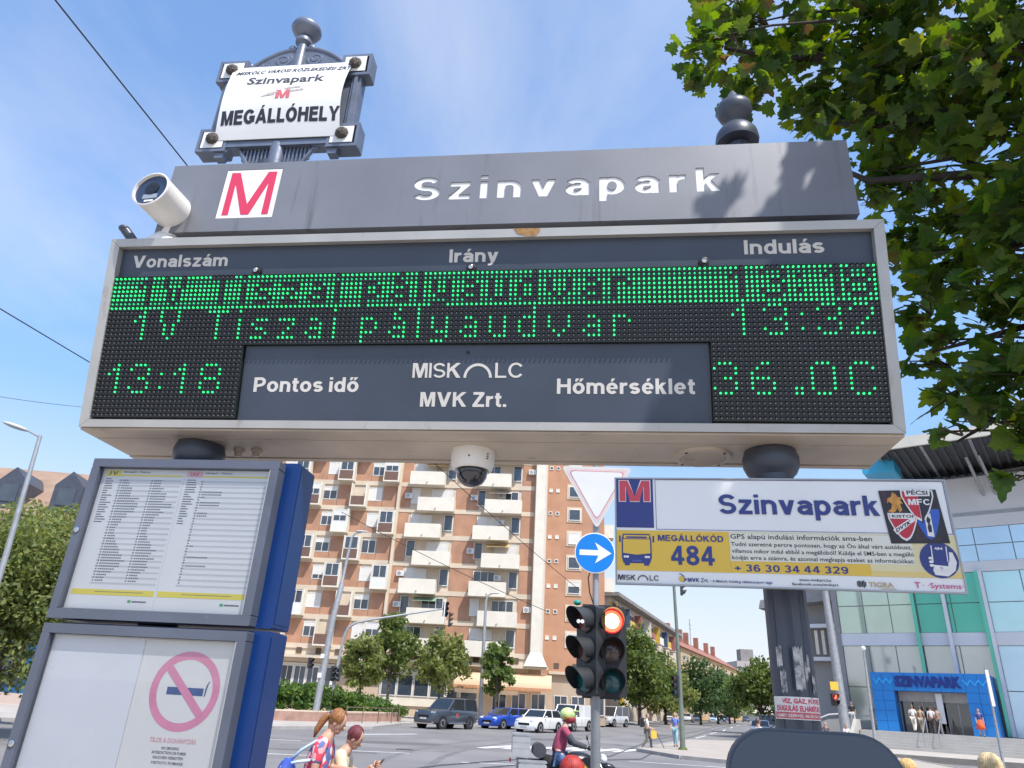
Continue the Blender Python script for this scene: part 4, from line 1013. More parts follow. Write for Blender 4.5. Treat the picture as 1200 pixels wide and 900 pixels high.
for x, y, dx_, dy_ in ((-8, 30, 1, .12), (-2, 39, 1, .3), (1, 52, .5, 1), (6, 55, .4, 1), (-9, 36, 1, .5), (3, 28, 1, .05), (16, 70, .4, 1)):
    p_ = Vector((x, y, .0)); 
    for k in range(7):
        q_ = p_+Vector((dx_+rc_.uniform(-.35, .35), dy_+rc_.uniform(-.35, .35), 0)); o_ = obj('tar_seam', stripe((p_.x, p_.y), (q_.x, q_.y), .06, .003), crk, None, kind='structure'); p_ = q_
for x0, y0 in ((-3.5, 24), (-1.9, 24), (1.6, 34), (3.2, 34)):
    mb = MB(); pts = [(x0+.3*t*t*.6, y0+4.2*t) for t in range(7)]
    for a, b in zip(pts[:-1], pts[1:]): mb.quad((a[0]-.14, a[1], .0015), (a[0]+.14, a[1], .0015), (b[0]+.14, b[1], .0015), (b[0]-.14, b[1], .0015))
    obj('tyre_track', mb, mat('tyre_track', (0.155, 0.15, 0.148), .8, var=.15, vs=1), None, kind='structure')
railm = mat('rail_steel', (0.12, 0.11, 0.105), .5, .6, var=.15)
for off in (0, 1.0):
    obj('tram_rail', MB().tube([(-3.6+off*1.35, 19.0-off*.3, .003), (-1.6+off*1.35, 24.5, .003), (1.4+off*1.3, 29.5-.2*off, .003), (4.9+off*1.2, 33.2-.6*off, .003), (10.4+off*1.2, 52-off, .003), (20.5+off*1.2, 80, .003), (42+off*1.2, 142, .003)], .035, 4), railm, None, kind='structure')

# ================================================================== tall block of flats
BY = R(-4.5)
BO = (3.5, 74.9, .13)
fl = thing('apartment_block', 'tall brick and cream block of flats with staggered white balconies beyond the road', 'apartment building', BO, BY)
brick = mat('brick_facing', (0.43, 0.24, 0.145), .85, var=.16, vs=.8, bump=.2, bs=6, isl=.10)
brick2 = mat('brick_gable', (0.46, 0.25, 0.155), .85, var=.12, vs=.5, bump=.2, bs=6)
crm = mat('cream_render', (0.62, 0.52, 0.40), .8, var=.08, vs=.7, stain=(0.48, 0.41, 0.33), ss=.8, st=.6)
balm = mat('balcony_white', (0.74, 0.68, 0.57), .75, var=.06, vs=1.2, stain=(0.6, 0.53, 0.44), ss=1.4, st=.62)
frm = mat('window_frame_white', (0.72, 0.71, 0.68), .5, var=.05)
pane = mat('window_pane', (0.05, 0.065, 0.085), .06, .0, var=.3, vs=.7, spec=.9)
blindm = mat('roller_blind', (0.68, 0.66, 0.62), .7, var=.05)
brownp = mat('brown_panel', (0.16, 0.09, 0.065), .6, var=.1)
ZB = [5.9+2.86*k for k in range(11)]      # floor bands
zt_ = ZB[-1]
TOP = zt_+.6
DEP = 14
mb = MB()
obj('wall', MB().box(-46, -.36, .10, DEP, 4.4, TOP), crm, fl)
_wc = {}
def window(par, x, z, w_, h, y, blind=0.0, dark=False, n=2):
    key = (round(w_, 2), round(h, 2), round(blind, 1), n)
    if key not in _wc:
        t = .07
        mb = MB().box(0, w_, -.05, .04, 0, t).box(0, w_, -.05, .04, h-t, h).box(0, t, -.049, .039, t+.001, h-t-.001).box(w_-t, w_, -.049, .039, t+.001, h-t-.001)
        for i in range(1, n): mb.box(w_*i/n-t*.4, w_*i/n+t*.4, -.048, .038, t+.001, h-t-.001)
        f = mb.mesh('window', frm); p = MB().box(t*.9, w_-t*.9, 0.0, .02, t*.9, h-t*.9).mesh('pane', pane)
        b = MB().box(t*.95, w_-t*.95, -.03, -.012, h-t-(h-2*t)*blind, h-t*.95).mesh('blind', blindm) if blind else None
        _wc[key] = (f, p, b)
    f, p, b = _wc[key]
    o = bpy.data.objects.new('window', f); o.location = (x, y, z); link(o, par)
    q = bpy.data.objects.new('pane', p); link(q, o)
    if b: q = bpy.data.objects.new('blind', b); link(q, o)
    return o
rw = random.Random(11)
def piece(name, x0, x1, y0, y1, z0, z1, mt, par=fl): return obj(name, MB().box(x0, x1, y0, y1, z0, z1), mt, par)
for k, z in enumerate(ZB):
    piece('floor_band', -46, -.36, -.02, .099, z-.24, z+.24, crm)
for k in range(len(ZB)-1):
    z0, z1 = ZB[k]+.2401, ZB[k+1]-.2401
    even = k % 2 == 0
    # loggia modules
    for mx_ in (-15.4, -20.45, -25.5, -30.55, -35.6, -40.65):
        xr = mx_
        if even:
            lo, wi, br = (xr-1.62, xr), (xr-3.1, xr-1.68), (xr-5.0, xr-3.2)
        else:
            lo, wi, br = (xr-5.0, xr-3.4), (xr-3.3, xr-1.75), (xr-1.65, xr-.0)
        piece('brick_panel', br[0], br[1], .02, .099, z0, z1, brick)
        piece('brick_panel', wi[0]-.05, wi[1]+.05, .021, .099, z0, z0+.62, brick)
        window(fl, wi[0], z0+.66, wi[1]-wi[0], 1.45, .05, rw.choice((0, .3, 1, 1, 1, .7)), n=2)
        # projecting box: floor slab, right fin, brown parapet, glazed upper part
        lb = piece('loggia', lo[0], lo[1]+.16, -.95, .0, z0-.22, z0-.08, balm)
        piece('fin', lo[1]+.0, lo[1]+.16, -.95, .0, z0-.079, z1-.05, balm, lb)
        piece('fin', lo[0], lo[0]+.10, -.94, .0, z0-.079, z1-.05, balm, lb)
        piece('parapet', lo[0]+.101, lo[1]-.001, -.93, -.87, z0-.079, z0+.9, rw.choice((brownp, brownp, brownp, frm)), lb)
        if rw.random() < .7:
            f = window(fl, lo[0]+.13, z0+.92, lo[1]-lo[0]-.16, 1.3, -.86, rw.choice((0, 0, .5)), n=2)
    # balcony bays
    for bx in (-8.95, -1.72):
        piece('brick_panel', bx+.02 if bx < -5 else bx, (-6.42 if bx < -5 else -.42), .02, .099, z0, z1, brick)
        bl, br_ = bx-4.95, bx
        if bx < -5: piece('brick_panel', -15.05, -13.95, .02, .099, z0, z1, brick); 
        if even: px0, px1 = bl-.05, bl+3.75
        else: px0, px1 = bx-3.9, bx+.05
        wx = px1+.12 if even else bl+.05
        window(fl, wx, z0+.5, .95, 1.75, .04, rw.choice((0, 0, .4, 1)), n=1)
        window(fl, (px0+.25 if even else px0+1.2), z0+.05, 2.3, 2.1, .04, rw.choice((0, .5, 1, .6)), n=3)
        zb = ZB[k]
        bc_ = obj('balcony', MB().cbox(px0, px1, -1.3, -1.2, zb-.28, zb+1.18, .02), balm, fl)
        piece('slab', px0+.01, px1-.01, -1.199, .0, zb-.27, zb-.12, balm, bc_)
        piece('side', px0+.005, px0+.09, -1.198, .0, zb-.119, zb+1.17, balm, bc_); piece('side', px1-.09, px1-.005, -1.198, .0, zb-.119, zb+1.17, balm, bc_)
        piece('drain_spout', (px0+px1)/2-.05, (px0+px1)/2+.05, -1.42, -1.301, zb-.05, zb+.05, alu_warm, bc_)
piece('pier', -15.38, -15.06, -.3, .0999, 4.9, TOP, crm)
obj('corner_pilaster', MB().prism_z([(-.35, .2), (-.2, -.75), (.75, -.75), (.9, .2), (.9, 6.2), (-.35, 6.2)], 6.3, TOP+.3), balm, fl)
obj('pilaster_foot', MB().add([(-.36, .2, 6.3), (-.2, -.76, 6.3), (.75, -.76, 6.3), (.91, .2, 6.3), (-.8, .2, 5.0), (-.8, -1.2, 5.0), (1.5, -1.2, 5.0), (1.5, .2, 5.0)], [(0,1,5,4), (1,2,6,5), (2,3,7,6)]), balm, fl)
# gable wing set back
piece('wing_wall', .9, 7.5, 6.0, DEP+4, 4.4, TOP-2, brick2)
for k in range(9):
    z = 12.95+2.72*k-2.72*2
    piece('surround', 3.2, 4.95, 5.93, 5.999, z-.22, z+1.55, crm)
    window(fl, 3.42, z, 1.35, 1.3, 5.90, rw.choice((0, 0, .4, 1)), n=1)
    for x in (1.1, 1.9): window(fl, x, z+.55, .42, .42, 5.98, 1 if (k+int(x)) % 2 else 0, n=1)
piece('side_balcony', 7.5, 8.6, 6.5, 8.3, 13.4, 14.9, balm); piece('side_balcony', 7.5, 8.6, 6.5, 8.3, 19.4, 20.9, balm)
# plinth floor with shops
piece('ground_floor_wall', -46, .9, .3, DEP, 0, 4.75, mat('ground_floor_render', (0.55, 0.43, 0.32), .85, var=.08, vs=.5))
piece('wing_ground_floor', .9, 7.5, 5.4, DEP+4, 0, 4.6, mat('wing_render', (0.46, 0.36, 0.27), .85, var=.1, vs=.5))
piece('cornice', -46, 1.6, -.9, .4, 4.76, 5.02, crm); piece('cornice', 1.6, 7.7, 5.0, 6.1, 4.61, 4.9, crm)
for x in range(-44, 7, 2):
    if x < -1 or x > 1: piece('vent', x+.1, x+.65, (-.03 if x < 0 else 5.97), (.08 if x < 0 else 5.99), 5.2, 5.75, mat('vent_dark', (0.10, 0.07, 0.055), .7), fl)
for x0, x1 in ((-25.2, -19.9), (-14.9, -8.4), (-7.0, -5.2)):
    piece('shopfront', x0-.1, x1+.1, .15, .29, .9 if x0 > -20 else 1.9, 4.3, balm)
    n = max(1, round((x1-x0)/1.5))
    for i in range(n):
        w_ = (x1-x0)/n; window(fl, x0+i*w_+.06, 1.75 if x0 > -20 else 2.1, w_-.12, 1.95, .12, 0, n=1 if x0 > -20 else 2)
for i, x in enumerate((-3.8, -1.9, .0, 2.2, 4.0, 6.0)):
    window(fl, x, .9, 1.4, 1.7, .24 if x < .5 else 5.34, 0, n=2)
window(fl, -8.3, .3, 1.1, 2.3, .2, 0, n=1)
# things people have put on their balconies and walls
rx = random.Random(31)
acm = mat('aircon_white', (0.66, 0.65, 0.62), .5, var=.05)
for k in range(1, 9):
    for bx in (-14.4, -7.2, -4.2, -1.0):
        if rx.random() < .25:
            z = ZB[k]+1.35+rx.uniform(-.1, .3); a_ = obj('air_conditioner', MB().box(bx-.1, bx+.7, -.32, .019, z, z+.55), acm, fl); obj('fan_grille', MB().lathe([(.21, -.325), (.19, -.335)], (bx+.2, 0, z+.27), 14, 'y'), galv, a_)
    if rx.random() < .3:
        x = rx.choice((-12.4, -5.2)); z = ZB[k]+2.4; obj('sun_blind', MB().add([(x, -.02, z), (x+2.4, -.02, z), (x+2.4, -1.1, z-.5), (x, -1.1, z-.5)], [(0, 1, 2, 3)]), mat('blind_%d' % (k % 3), ((0.5, 0.35, 0.15), (0.2, 0.3, 0.2), (0.45, 0.42, 0.38))[k % 3], .8), fl)
# awning
aw = thing('shop_awning', 'rounded cream awning over the cafe at the foot of the brick block', 'awning', BO, BY)
mb = MB(); n = 8; vs = []
xa0, xa1 = -7.4, 1.95
for i in range(n+1):
    a = PI/2*i/n; y = -.0-2.2*math.sin(a); z = 3.05+1.25*math.cos(a)
    for j in range(9):
        vs.append((xa0+(xa1-xa0)*j/8, y+.29, z))
for i in range(n):
    for j in range(8): mb.f.append([i*9+j, i*9+9+j, i*9+10+j, i*9+j+1]); mb.m.append(0)
mb.v = vs
awm = mat('awning_cloth', (0.72, 0.56, 0.37), .8, var=.05, trans=.25)
obj('canopy', mb, awm, aw, smooth=True)
for xx in (xa0, xa1):
    obj('end_cheek', MB().add([(xx, .29, 3.05)]+[(xx, .29-2.2*math.sin(PI/2*i/n), 3.05+1.25*math.cos(PI/2*i/n)) for i in range(n+1)], [tuple(range(n+2))]), awm, aw)
mb = MB()
for i in range(56):
    x = xa0+(xa1-xa0)*i/56; mb.quad((x, -1.92, 3.05), (x+.16, -1.92, 3.05), (x+.15, -1.95, 2.72+.05*(i % 2)), (x+.02, -1.95, 2.72+.05*(i % 3)))
obj('fringe', mb, mat('rusty_fringe', (0.5, 0.24, 0.12), .8, var=.15), aw, kind='stuff')
obj('fascia', MB().box(xa0, xa1-3.2, -.6, -.5, 2.35, 2.72), balm, aw)

# ================================================================== foliage helper
def leafcloud(mb, clumps, per, size, rnd, squash=.75):
    for c, r in clumps:
        for i in range(per):
            u = rnd.uniform(-1, 1); a = rnd.uniform(0, 2*PI); q = math.sqrt(1-u*u); rr = r*rnd.random()**.4
            p = Vector((c[0]+rr*q*math.cos(a), c[1]+rr*q*math.sin(a), c[2]+rr*u*squash))
            d = Vector((rnd.gauss(0, 1), rnd.gauss(0, 1), rnd.gauss(0, 1))).normalized(); e = d.cross(Vector((rnd.gauss(0, 1), rnd.gauss(0, 1), rnd.gauss(0, 1)))).normalized()
            s = size*rnd.uniform(.6, 1.25)
            mb.add([p-d*s, p+e*s*.5, p+d*s, p-e*s*.5], [(0, 1, 2, 3)])
LF = [mat('leaf_green', (0.105, 0.155, 0.04), .55, var=.25, vs=.8, isl=.35, trans=.35), mat('leaf_light', (0.165, 0.20, 0.06), .55, var=.25, vs=.8, isl=.35, trans=.35), mat('leaf_dark', (0.06, 0.11, 0.035), .55, var=.25, vs=.8, isl=.35, trans=.3)]
bark = mat('bark', (0.10, 0.08, 0.06), .9, var=.25, vs=4, bump=.5, bs=20)
def tree(label, x, y, z0, zc0, zc1, rx, mt, seed, nclump=34, per=60, size=.22, group=None, trunk=.12, lean=0.0, name='street_tree'):
    rnd = random.Random(seed)
    t = thing(name, label, 'tree', (x, y, z0), 0, group)
    zm = (zc0+zc1)/2; rz = (zc1-zc0)/2; cl = []
    for i in range(nclump):
        u = rnd.uniform(-1, 1); a = rnd.uniform(0, 2*PI); q = math.sqrt(1-u*u); rr = rnd.uniform(.35, .92)
        cl.append(((lean+rx*rr*q*math.cos(a)*(1-.25*u), rx*rr*q*math.sin(a)*(1-.25*u), zm+rz*rr*u), rx*rnd.uniform(.22, .40)))
    mb = MB(); leafcloud(mb, cl, per, size, rnd)
    obj('crown', mb, mt, t)
    mb = MB().tube([(0, 0, -.1), (.02, .03, zc0*.5), (lean*.4, 0, zc0+.2*rz), (lean, 0, zm+rz*.3)], [trunk*1.25, trunk, trunk*.8, trunk*.3], 8)
    tr = obj('trunk', mb, bark, t, smooth=True)
    for i in range(6):
        c = cl[i*3 % len(cl)][0]; obj('limb', MB().tube([(lean*.4, 0, zc0+.1*rz), ((c[0]+lean*.4)*.45, c[1]*.45, (zc0+c[2])*.5+.1), c], [trunk*.5, trunk*.35, trunk*.12], 6), bark, tr, smooth=True)
    return t
gA = 'young trees in front of the block of flats'
tree('small round tree left of the pair before the brick flats', -11.0, 63.0, .13, 2.2, 6.6, 2.0, LF[1], 1, nclump=60, group=gA)
tree('taller bushy tree right behind the small round one, before the brick flats', -9.6, 69.3, .13, 2.6, 9.2, 2.5, LF[0], 2, nclump=75, group=gA)
tree('tree between the traffic light arm and the dark pickup', -4.9, 67.8, .13, 2.2, 7.6, 2.5, LF[1], 3, nclump=70, group=gA)
tree('narrow tree beside the grey lamp post by the awning', .1, 66.2, .13, 2.2, 6.6, 1.55, LF[0], 4, nclump=48, group=gA)
gB = 'trees along the side street'
tree('broad tree just right of the red traffic light', 18.4, 98.3, .13, 1.0, 11.6, 4.9, LF[0], 5, nclump=95, per=80, size=.32, group=gB, trunk=.22)
tree('light green tree left of the tall green mast', 24.8, 112.4, .13, 1.0, 8.8, 4.3, LF[1], 6, nclump=75, per=60, size=.32, group=gB, trunk=.2)
tree('dark tree just right of the tall green mast', 33.5, 126, .13, 1.0, 10.3, 4.8, LF[2], 7, nclump=80, per=60, size=.34, group=gB, trunk=.2)
tree('third dark tree along the side street beyond the mast', 41.5, 144, .13, 1.0, 9.6, 5.2, LF[2], 8, nclump=80, per=50, size=.38, group=gB, trunk=.2)
tree('fourth tree along the side street, before the white building', 48.5, 160, .13, 1.0, 9.2, 5.0, LF[0], 18, nclump=70, per=50, size=.4, group=gB, trunk=.2)
tree('farthest small tree at the end of the side street row', 54.5, 176, .13, 1.0, 8.2, 4.2, LF[0], 9, nclump=60, per=50, size=.4, group=gB, trunk=.2)
tree('round tree just left of the right post', 29.4, 85.2, .3, 1.4, 7.6, 3.5, LF[0], 10, nclump=75, per=70, size=.28, trunk=.2)
tree('dark tree just right of the right post', 34.6, 82.5, .3, 1.0, 6.9, 2.8, LF[2], 12, nclump=70, per=60, size=.28, trunk=.2)
tree('bushy tree left of the timetable case', -16.4, 25.4, 0, 1.2, 7.9, 3.1, LF[1], 13, nclump=150, per=230, size=.10, trunk=.2)
tree('low tree at the left edge below the gabled roof', -20.2, 27.0, 0, 1.6, 6.0, 2.4, LF[1], 14, nclump=80, per=170, size=.10, trunk=.18)

# hedge mound in its low brick planter
hb = thing('planter_wall', 'low pinkish brick planter wall under the green shrubs', 'wall', (0, 0, .13))
PWP = [(-15.5, 47.5), (-11.5, 49.6), (-7.2, 58.4), (-7.4, 63.0)]
def wallpath(pts, th, h, mt, nm, par, z0=0):
    mb = MB()
    for a, b in zip(pts[:-1], pts[1:]):
        a = Vector((*a, 0)); b = Vector((*b, 0)); d = (b-a).normalized(); n = Vector((-d.y, d.x, 0))*th
        mb.add([a+Vector((0,0,z0)), b+Vector((0,0,z0)), b+n+Vector((0,0,z0)), a+n+Vector((0,0,z0)), a+Vector((0,0,h)), b+Vector((0,0,h)), b+n+Vector((0,0,h)), a+n+Vector((0,0,h))], [(0,1,5,4), (1,2,6,5), (2,3,7,6), (3,0,4,7), (4,5,6,7)])
    return obj(nm, mb, mt, par)
wallpath(PWP, .35, .55, mat('planter_brick', (0.36, 0.22, 0.17), .85, var=.2, vs=2), 'wall', hb)
wallpath(PWP, .42, .62, crm, 'coping', hb, .551)
hg = thing('juniper_mound', 'spreading green shrubs filling the brick planter', 'shrubs', (0, 0, .6))
mb = MB(); rnd = random.Random(21); cl = []
for i in range(150):
    t = rnd.random(); x = -15.5+8.2*t+rnd.uniform(-.6, .6); y = 49.3+9.0*t+rnd.uniform(.3, 3.0)
    hgt = 1.95*math.sin(PI*min(1, (t+.28)*.72))**.8 if t < .95 else .5
    cl.append(((x, y, hgt*rnd.uniform(.15, .92)*(1-.35*t)), rnd.uniform(.45, .8)))
leafcloud(mb, cl, 75, .15, rnd, .6)
obj('foliage', mb, mat('juniper', (0.085, 0.155, 0.028), .6, var=.35, vs=.5, isl=.3, trans=.25), hg)

# low railing
rl = thing('pedestrian_railing', 'low rusty pedestrian railing in front of the planter, left of the pickup', 'railing', (0, 0, .13))
rp = [(-9.4, 50.0), (-8.6, 51.5), (-7.8, 53.0), (-7.1, 54.6), (-6.9, 57.0)]
rust_ = mat('rusty_rail', (0.20, 0.13, 0.10), .7, var=.3)
for x, y in rp: obj('post', MB().tube([(x, y, 0), (x, y, .95)], .035, 6), rust_, rl)
for z in (.5, .93): obj('rail', MB().tube([(x, y, z) for x, y in rp], .022, 5), rust_, rl)

# ================================================================== lamp posts and masts
def post(nm, label, cat, pts, rads, mt=galv, group=None, loc=None):
    t = thing(nm, label, cat, loc or (pts[0][0], pts[0][1], 0), 0, group); o = Vector(loc or (pts[0][0], pts[0][1], 0))
    obj('pole', MB().tube([Vector(p)-o for p in pts], rads, 10), mt, t, smooth=40)
    return t, o
lampm = mat('lamp_head_grey', (0.5, 0.5, 0.5), .4, var=.05)
def luminaire(t, o, a, b, w_=.15, nm='lamp_head'):
    a, b = Vector(a)-o, Vector(b)-o; d = b-a; q = d.to_track_quat('X', 'Z').to_matrix()
    obj(nm, MB().ell((a+b)/2, (d.length/2, w_, .07), 14, 8, q), lampm, t, smooth=True)
t, o = post('street_lamp', 'thick grey street lamp post with peeling stickers before the planter', 'street lamp', [(-11.45, 50.25, .1), (-11.2, 50.27, 6.5), (-10.95, 50.3, 8.6), (-10.95, 50.3, 8.9), (-10.72, 50.3, 11.9), (-10.5, 50.32, 12.25), (-10.1, 50.4, 12.35)], [.23, .2, .18, .11, .09, .07, .05])
luminaire(t, o, (-10.55, 50.3, 12.38), (-9.6, 50.5, 12.42))
obj('sticker', MB().box(-.16, .10, -.24, -.20, 2.7, 3.0), wp, t, rot=(0, 0, 0)); obj('sticker', MB().box(-.14, .10, -.235, -.20, 3.9, 4.15), white_p, t)
t, o = post('street_lamp', 'slim grey street lamp in front of the awning and balconies', 'street lamp', [(-1.2, 69.0, .1), (-1.28, 69, 6), (-1.32, 69, 10.4), (-1.2, 69, 10.9), (-.8, 69, 11.1)], [.2, .16, .11, .08, .06])
luminaire(t, o, (-.95, 69, 11.12), (-.05, 69, 11.2), .14)
t, o = post('street_lamp', 'leaning silver street lamp at the far left edge', 'street lamp', [(-14.0, 20.7, 0), (-14.1, 20.65, 5), (-14.22, 20.55, 8.55)], [.10, .08, .055])
obj('arm', MB().tube([(-.22, -.15, 8.5), (-.5, -.38, 8.62)], .03, 6), galv, t)
luminaire(t, o, (-14.45, 20.35, 8.6), (-15.05, 19.95, 8.72), .10)
def sig_lens(par, x, y, z, r, mt, q=None):
    return obj('lens', MB().lathe([(r, 0.0), (r*.97, -.02), (r*.6, -.035), (.002, -.04)], (x, y, z), 20, 'y'), mt, par, smooth=50)
off_r = mat('lens_red_off', (0.16, 0.05, 0.045), .2, var=.3, vs=8, coat=.6); off_y = mat('lens_amber_off', (0.10, 0.055, 0.045), .2, var=.3, vs=8, coat=.6); off_g = mat('lens_green_off', (0.01, 0.11, 0.11), .2, var=.3, vs=8, coat=.6)
sigm = mat('signal_black', (0.03, 0.032, 0.036), .5, var=.15)
def signal(par, x, y, z, rz, r=.14, pitch=.35, n=3, on=None, core=True):
    """three lens head, z = top lens centre; every head is a part with its lenses and visors below it"""
    H = pitch*n
    h = obj('signal_head', MB().cbox(-r*1.32, r*1.32, 0, r*1.1, -pitch*(n-.5), pitch*.5, .03), sigm, par, loc=(x, y, z), rot=(0, 0, rz), smooth=30)
    mb = MB()
    for i in range(n):
        zc = -pitch*i
        mt = (off_r, off_y, off_g)[i]
        if on == i: mt = mat('lens_red_lit', (0.8, 0.1, 0.05), .3, var=0, emit=(1.0, .10, .05), es=3.0)
        obj('rim', MB().lathe([(r*1.08, .0), (r*1.08, -.03), (r*.98, -.03), (r*.98, -.006)], (0, 0, zc), 24, 'y'), sigm if on != i else mat('rim_red_glow', (0.5, 0.03, 0.03), .4, var=0, emit=(1, .02, .03), es=.5), h, smooth=40)
        sig_lens(h, 0, -.004, zc, r*.97, mt)
        if on == i and core: obj('lit_core', MB().lathe([(r*.66, -.036), (r*.5, -.046), (.002, -.05)], (0, 0, zc), 20, 'y'), mat('lamp_core', (1, .8, .4), .3, var=0, emit=(1.0, .72, .30), es=6.0), h, smooth=True)
        vs = []; m_ = 22
        for k in range(m_+1):
            a = R(-42+(264)*k/m_); L_ = .03+.24*(.5+.5*math.sin(a))**.7*(r/.14)
            vs += [(r*1.06*math.cos(a), -.02, zc+r*1.06*math.sin(a)), (r*1.06*math.cos(a), -L_, zc+r*1.06*math.sin(a))]
        v = MB().add(vs, [(2*k, 2*k+1, 2*k+3, 2*k+2) for k in range(m_)])
        obj('visor', v, sigm, h, smooth=True)
    return h

# near traffic light pole with signs
tl = thing('traffic_light', 'traffic light on a thin grey pole, right head showing red, left head seen side on', 'traffic light', (1.215, 9.32, 0))
obj('pole', MB().lathe([(.058, 0), (.058, 2.0), (.062, 2.01), (.062, 2.06), (.040, 2.08), (.038, 5.0)], (0, 0, 0), 14), galv, tl, smooth=40)
h1 = signal(tl, .195, -.05, 2.88, R(-4), r=.135, pitch=.348, on=0)
h2 = signal(tl, -.12, -.02, 2.88, R(-56), r=.14, pitch=.348)
obj('bracket', MB().box(-.16, .30, -.02, .05, 3.045, 3.075), sigm, tl); obj('bracket', MB().box(-.16, .30, -.02, .05, 1.985, 2.01), sigm, tl)
obj('repeater_cap', MB().ell((-.245, -.11, 3.075), (.05, .05, .035), 12, 6), mat('green_cap', (0.02, 0.30, 0.24), .3), tl, smooth=True)
obj('cap_knob', MB().ell((.24, -.0, 3.09), (.03, .03, .05), 10, 6), sigm, tl, smooth=True)
for x in (-.252, -.205): obj('eye_sticker', MB().lathe([(.024, 0), (.022, -.003)], (x, -.34, 2.83), 12, 'y'), white_p, tl)
obj('cable', MB().tube([(-.05, -.03, 3.55), (-.10, -.02, 3.40), (-.08, -.02, 3.22), (-.03, -.02, 3.08)], .008, 5), black, tl)
# blue arrow sign
rs = thing('direction_sign', 'round blue sign with a white arrow pointing right on the traffic light pole', 'road sign', (1.195, 9.25, 3.715), R(-3))
bluep = mat('sign_blue', (0.0, 0.20, 0.66), .4, var=.04)
obj('rim', MB().lathe([(.262, .012), (.262, -.004), (.250, -.006)], (0, 0, 0), 36, 'y'), white_p, rs)
obj('face', MB().lathe([(.249, -.003), (.249, -.0075)], (0, 0, 0), 36, 'y'), bluep, rs)
obj('arrow', MB().prism_y([(-.20, -.035), (.045, -.035), (.0, -.135), (.215, .0), (.0, .135), (.045, .035), (-.20, .035)], -.0095, -.008), white_p, rs)
obj('clamp', MB().box(-.02, .06, .012, .05, -.03, .03), galv, rs)
# give way sign
gs = thing('give_way_sign', 'bleached white give way triangle, point down, above the blue arrow sign', 'road sign', (1.215, 9.22, 4.57), R(-4))
def tri(s_, rr=.045, n=5):
    pts = []
    vv = [(-.48*s_, .30*s_), (.48*s_, .30*s_), (0, -.55*s_)]
    for i in range(3):
        p = Vector(vv[i]); a = Vector(vv[i-1]); b = Vector(vv[(i+1) % 3]); da = (a-p).normalized()*rr*1.6; db = (b-p).normalized()*rr*1.6
        for k in range(n+1):
            t = k/n; q = (1-t)**2*(p+da)+2*t*(1-t)*p+t*t*(p+db); pts.append((q.x, q.y))
    return pts[::-1]
obj('rim', MB().prism_y(tri(1.0), -.002, .014), mat('sign_edge', (0.62, 0.61, 0.6), .5, var=.08), gs)
obj('faded_border', MB().prism_y(tri(.90), -.0035, -.0025), mat('bleached_red', (0.64, 0.50, 0.50), .5, var=.1, vs=9), gs)
obj('faded_line', MB().prism_y(tri(.80), -.0050, -.0040), mat('faded_red_line', (0.50, 0.22, 0.24), .6, var=.3, vs=14), gs)
obj('face', MB().prism_y(tri(.765), -.0065, -.0055), mat('sign_face_white', (0.70, 0.70, 0.70), .5, var=.05, vs=3), gs)

# mast with arm over the road
mst = thing('signal_mast', 'grey mast with a long arm holding signals over the road, before the flats', 'traffic light', (-11.6, 54.85, .13))
obj('mast', MB().tube([(0, 0, 0), (.15, .02, 3.0), (.38, .03, 5.6), (.6, .05, 6.15), (1.1, .12, 6.5), (2.4, .35, 6.85), (7.5, 1.0, 7.95)], [.14, .12, .10, .10, .09, .085, .055], 10), galv, mst, smooth=50)
signal(mst, 7.55, .9, 8.25, R(40), r=.13, pitch=.36, n=3); signal(mst, 7.95, .85, 7.5, R(90), r=.12, pitch=.34, n=3)
obj('back_board', MB().cbox(7.42, 7.50, .7, 1.2, 6.9, 8.5, .02), white_p, mst)
signal(mst, .0, -.2, 3.3, R(70), r=.12, pitch=.33, n=3); signal(mst, .35, -.15, 3.3, R(-60), r=.12, pitch=.33, n=3)
s2 = thing('pedestrian_signal', 'dark pedestrian signal beside the thick street lamp', 'traffic light', (-12.3, 50.3, .13))
obj('bracket', MB().tube([(.2, 0, 3.2), (.9, 0, 3.2)], .03, 5), galv, s2); signal(s2, .1, -.1, 3.6, R(60), r=.12, pitch=.33, n=2)
# tall green mast on the island
gm = thing('signal_mast', 'tall thin green mast on the paved island in front of the side street', 'traffic light', (9.62, 39.9, .12))
gp = mat('green_pole', (0.17, 0.20, 0.16), .5, .2, var=.15)
obj('mast', MB().tube([(0, 0, 0), (.0, 0, 3.0), (-.05, .0, 6.0), (-.14, .0, 9.6)], [.14, .115, .09, .07], 10), gp, gm, smooth=50)
obj('grass_tuft', MB().lathe([(.26, -.01), (.2, .10), (.14, .12)], (0, 0, 0), 9), LF[0], gm)
signal(gm, .35, -.1, 8.05, R(80), r=.12, pitch=.33, n=2); signal(gm, -.28, -.1, 3.3, R(-50), r=.12, pitch=.34, n=3)

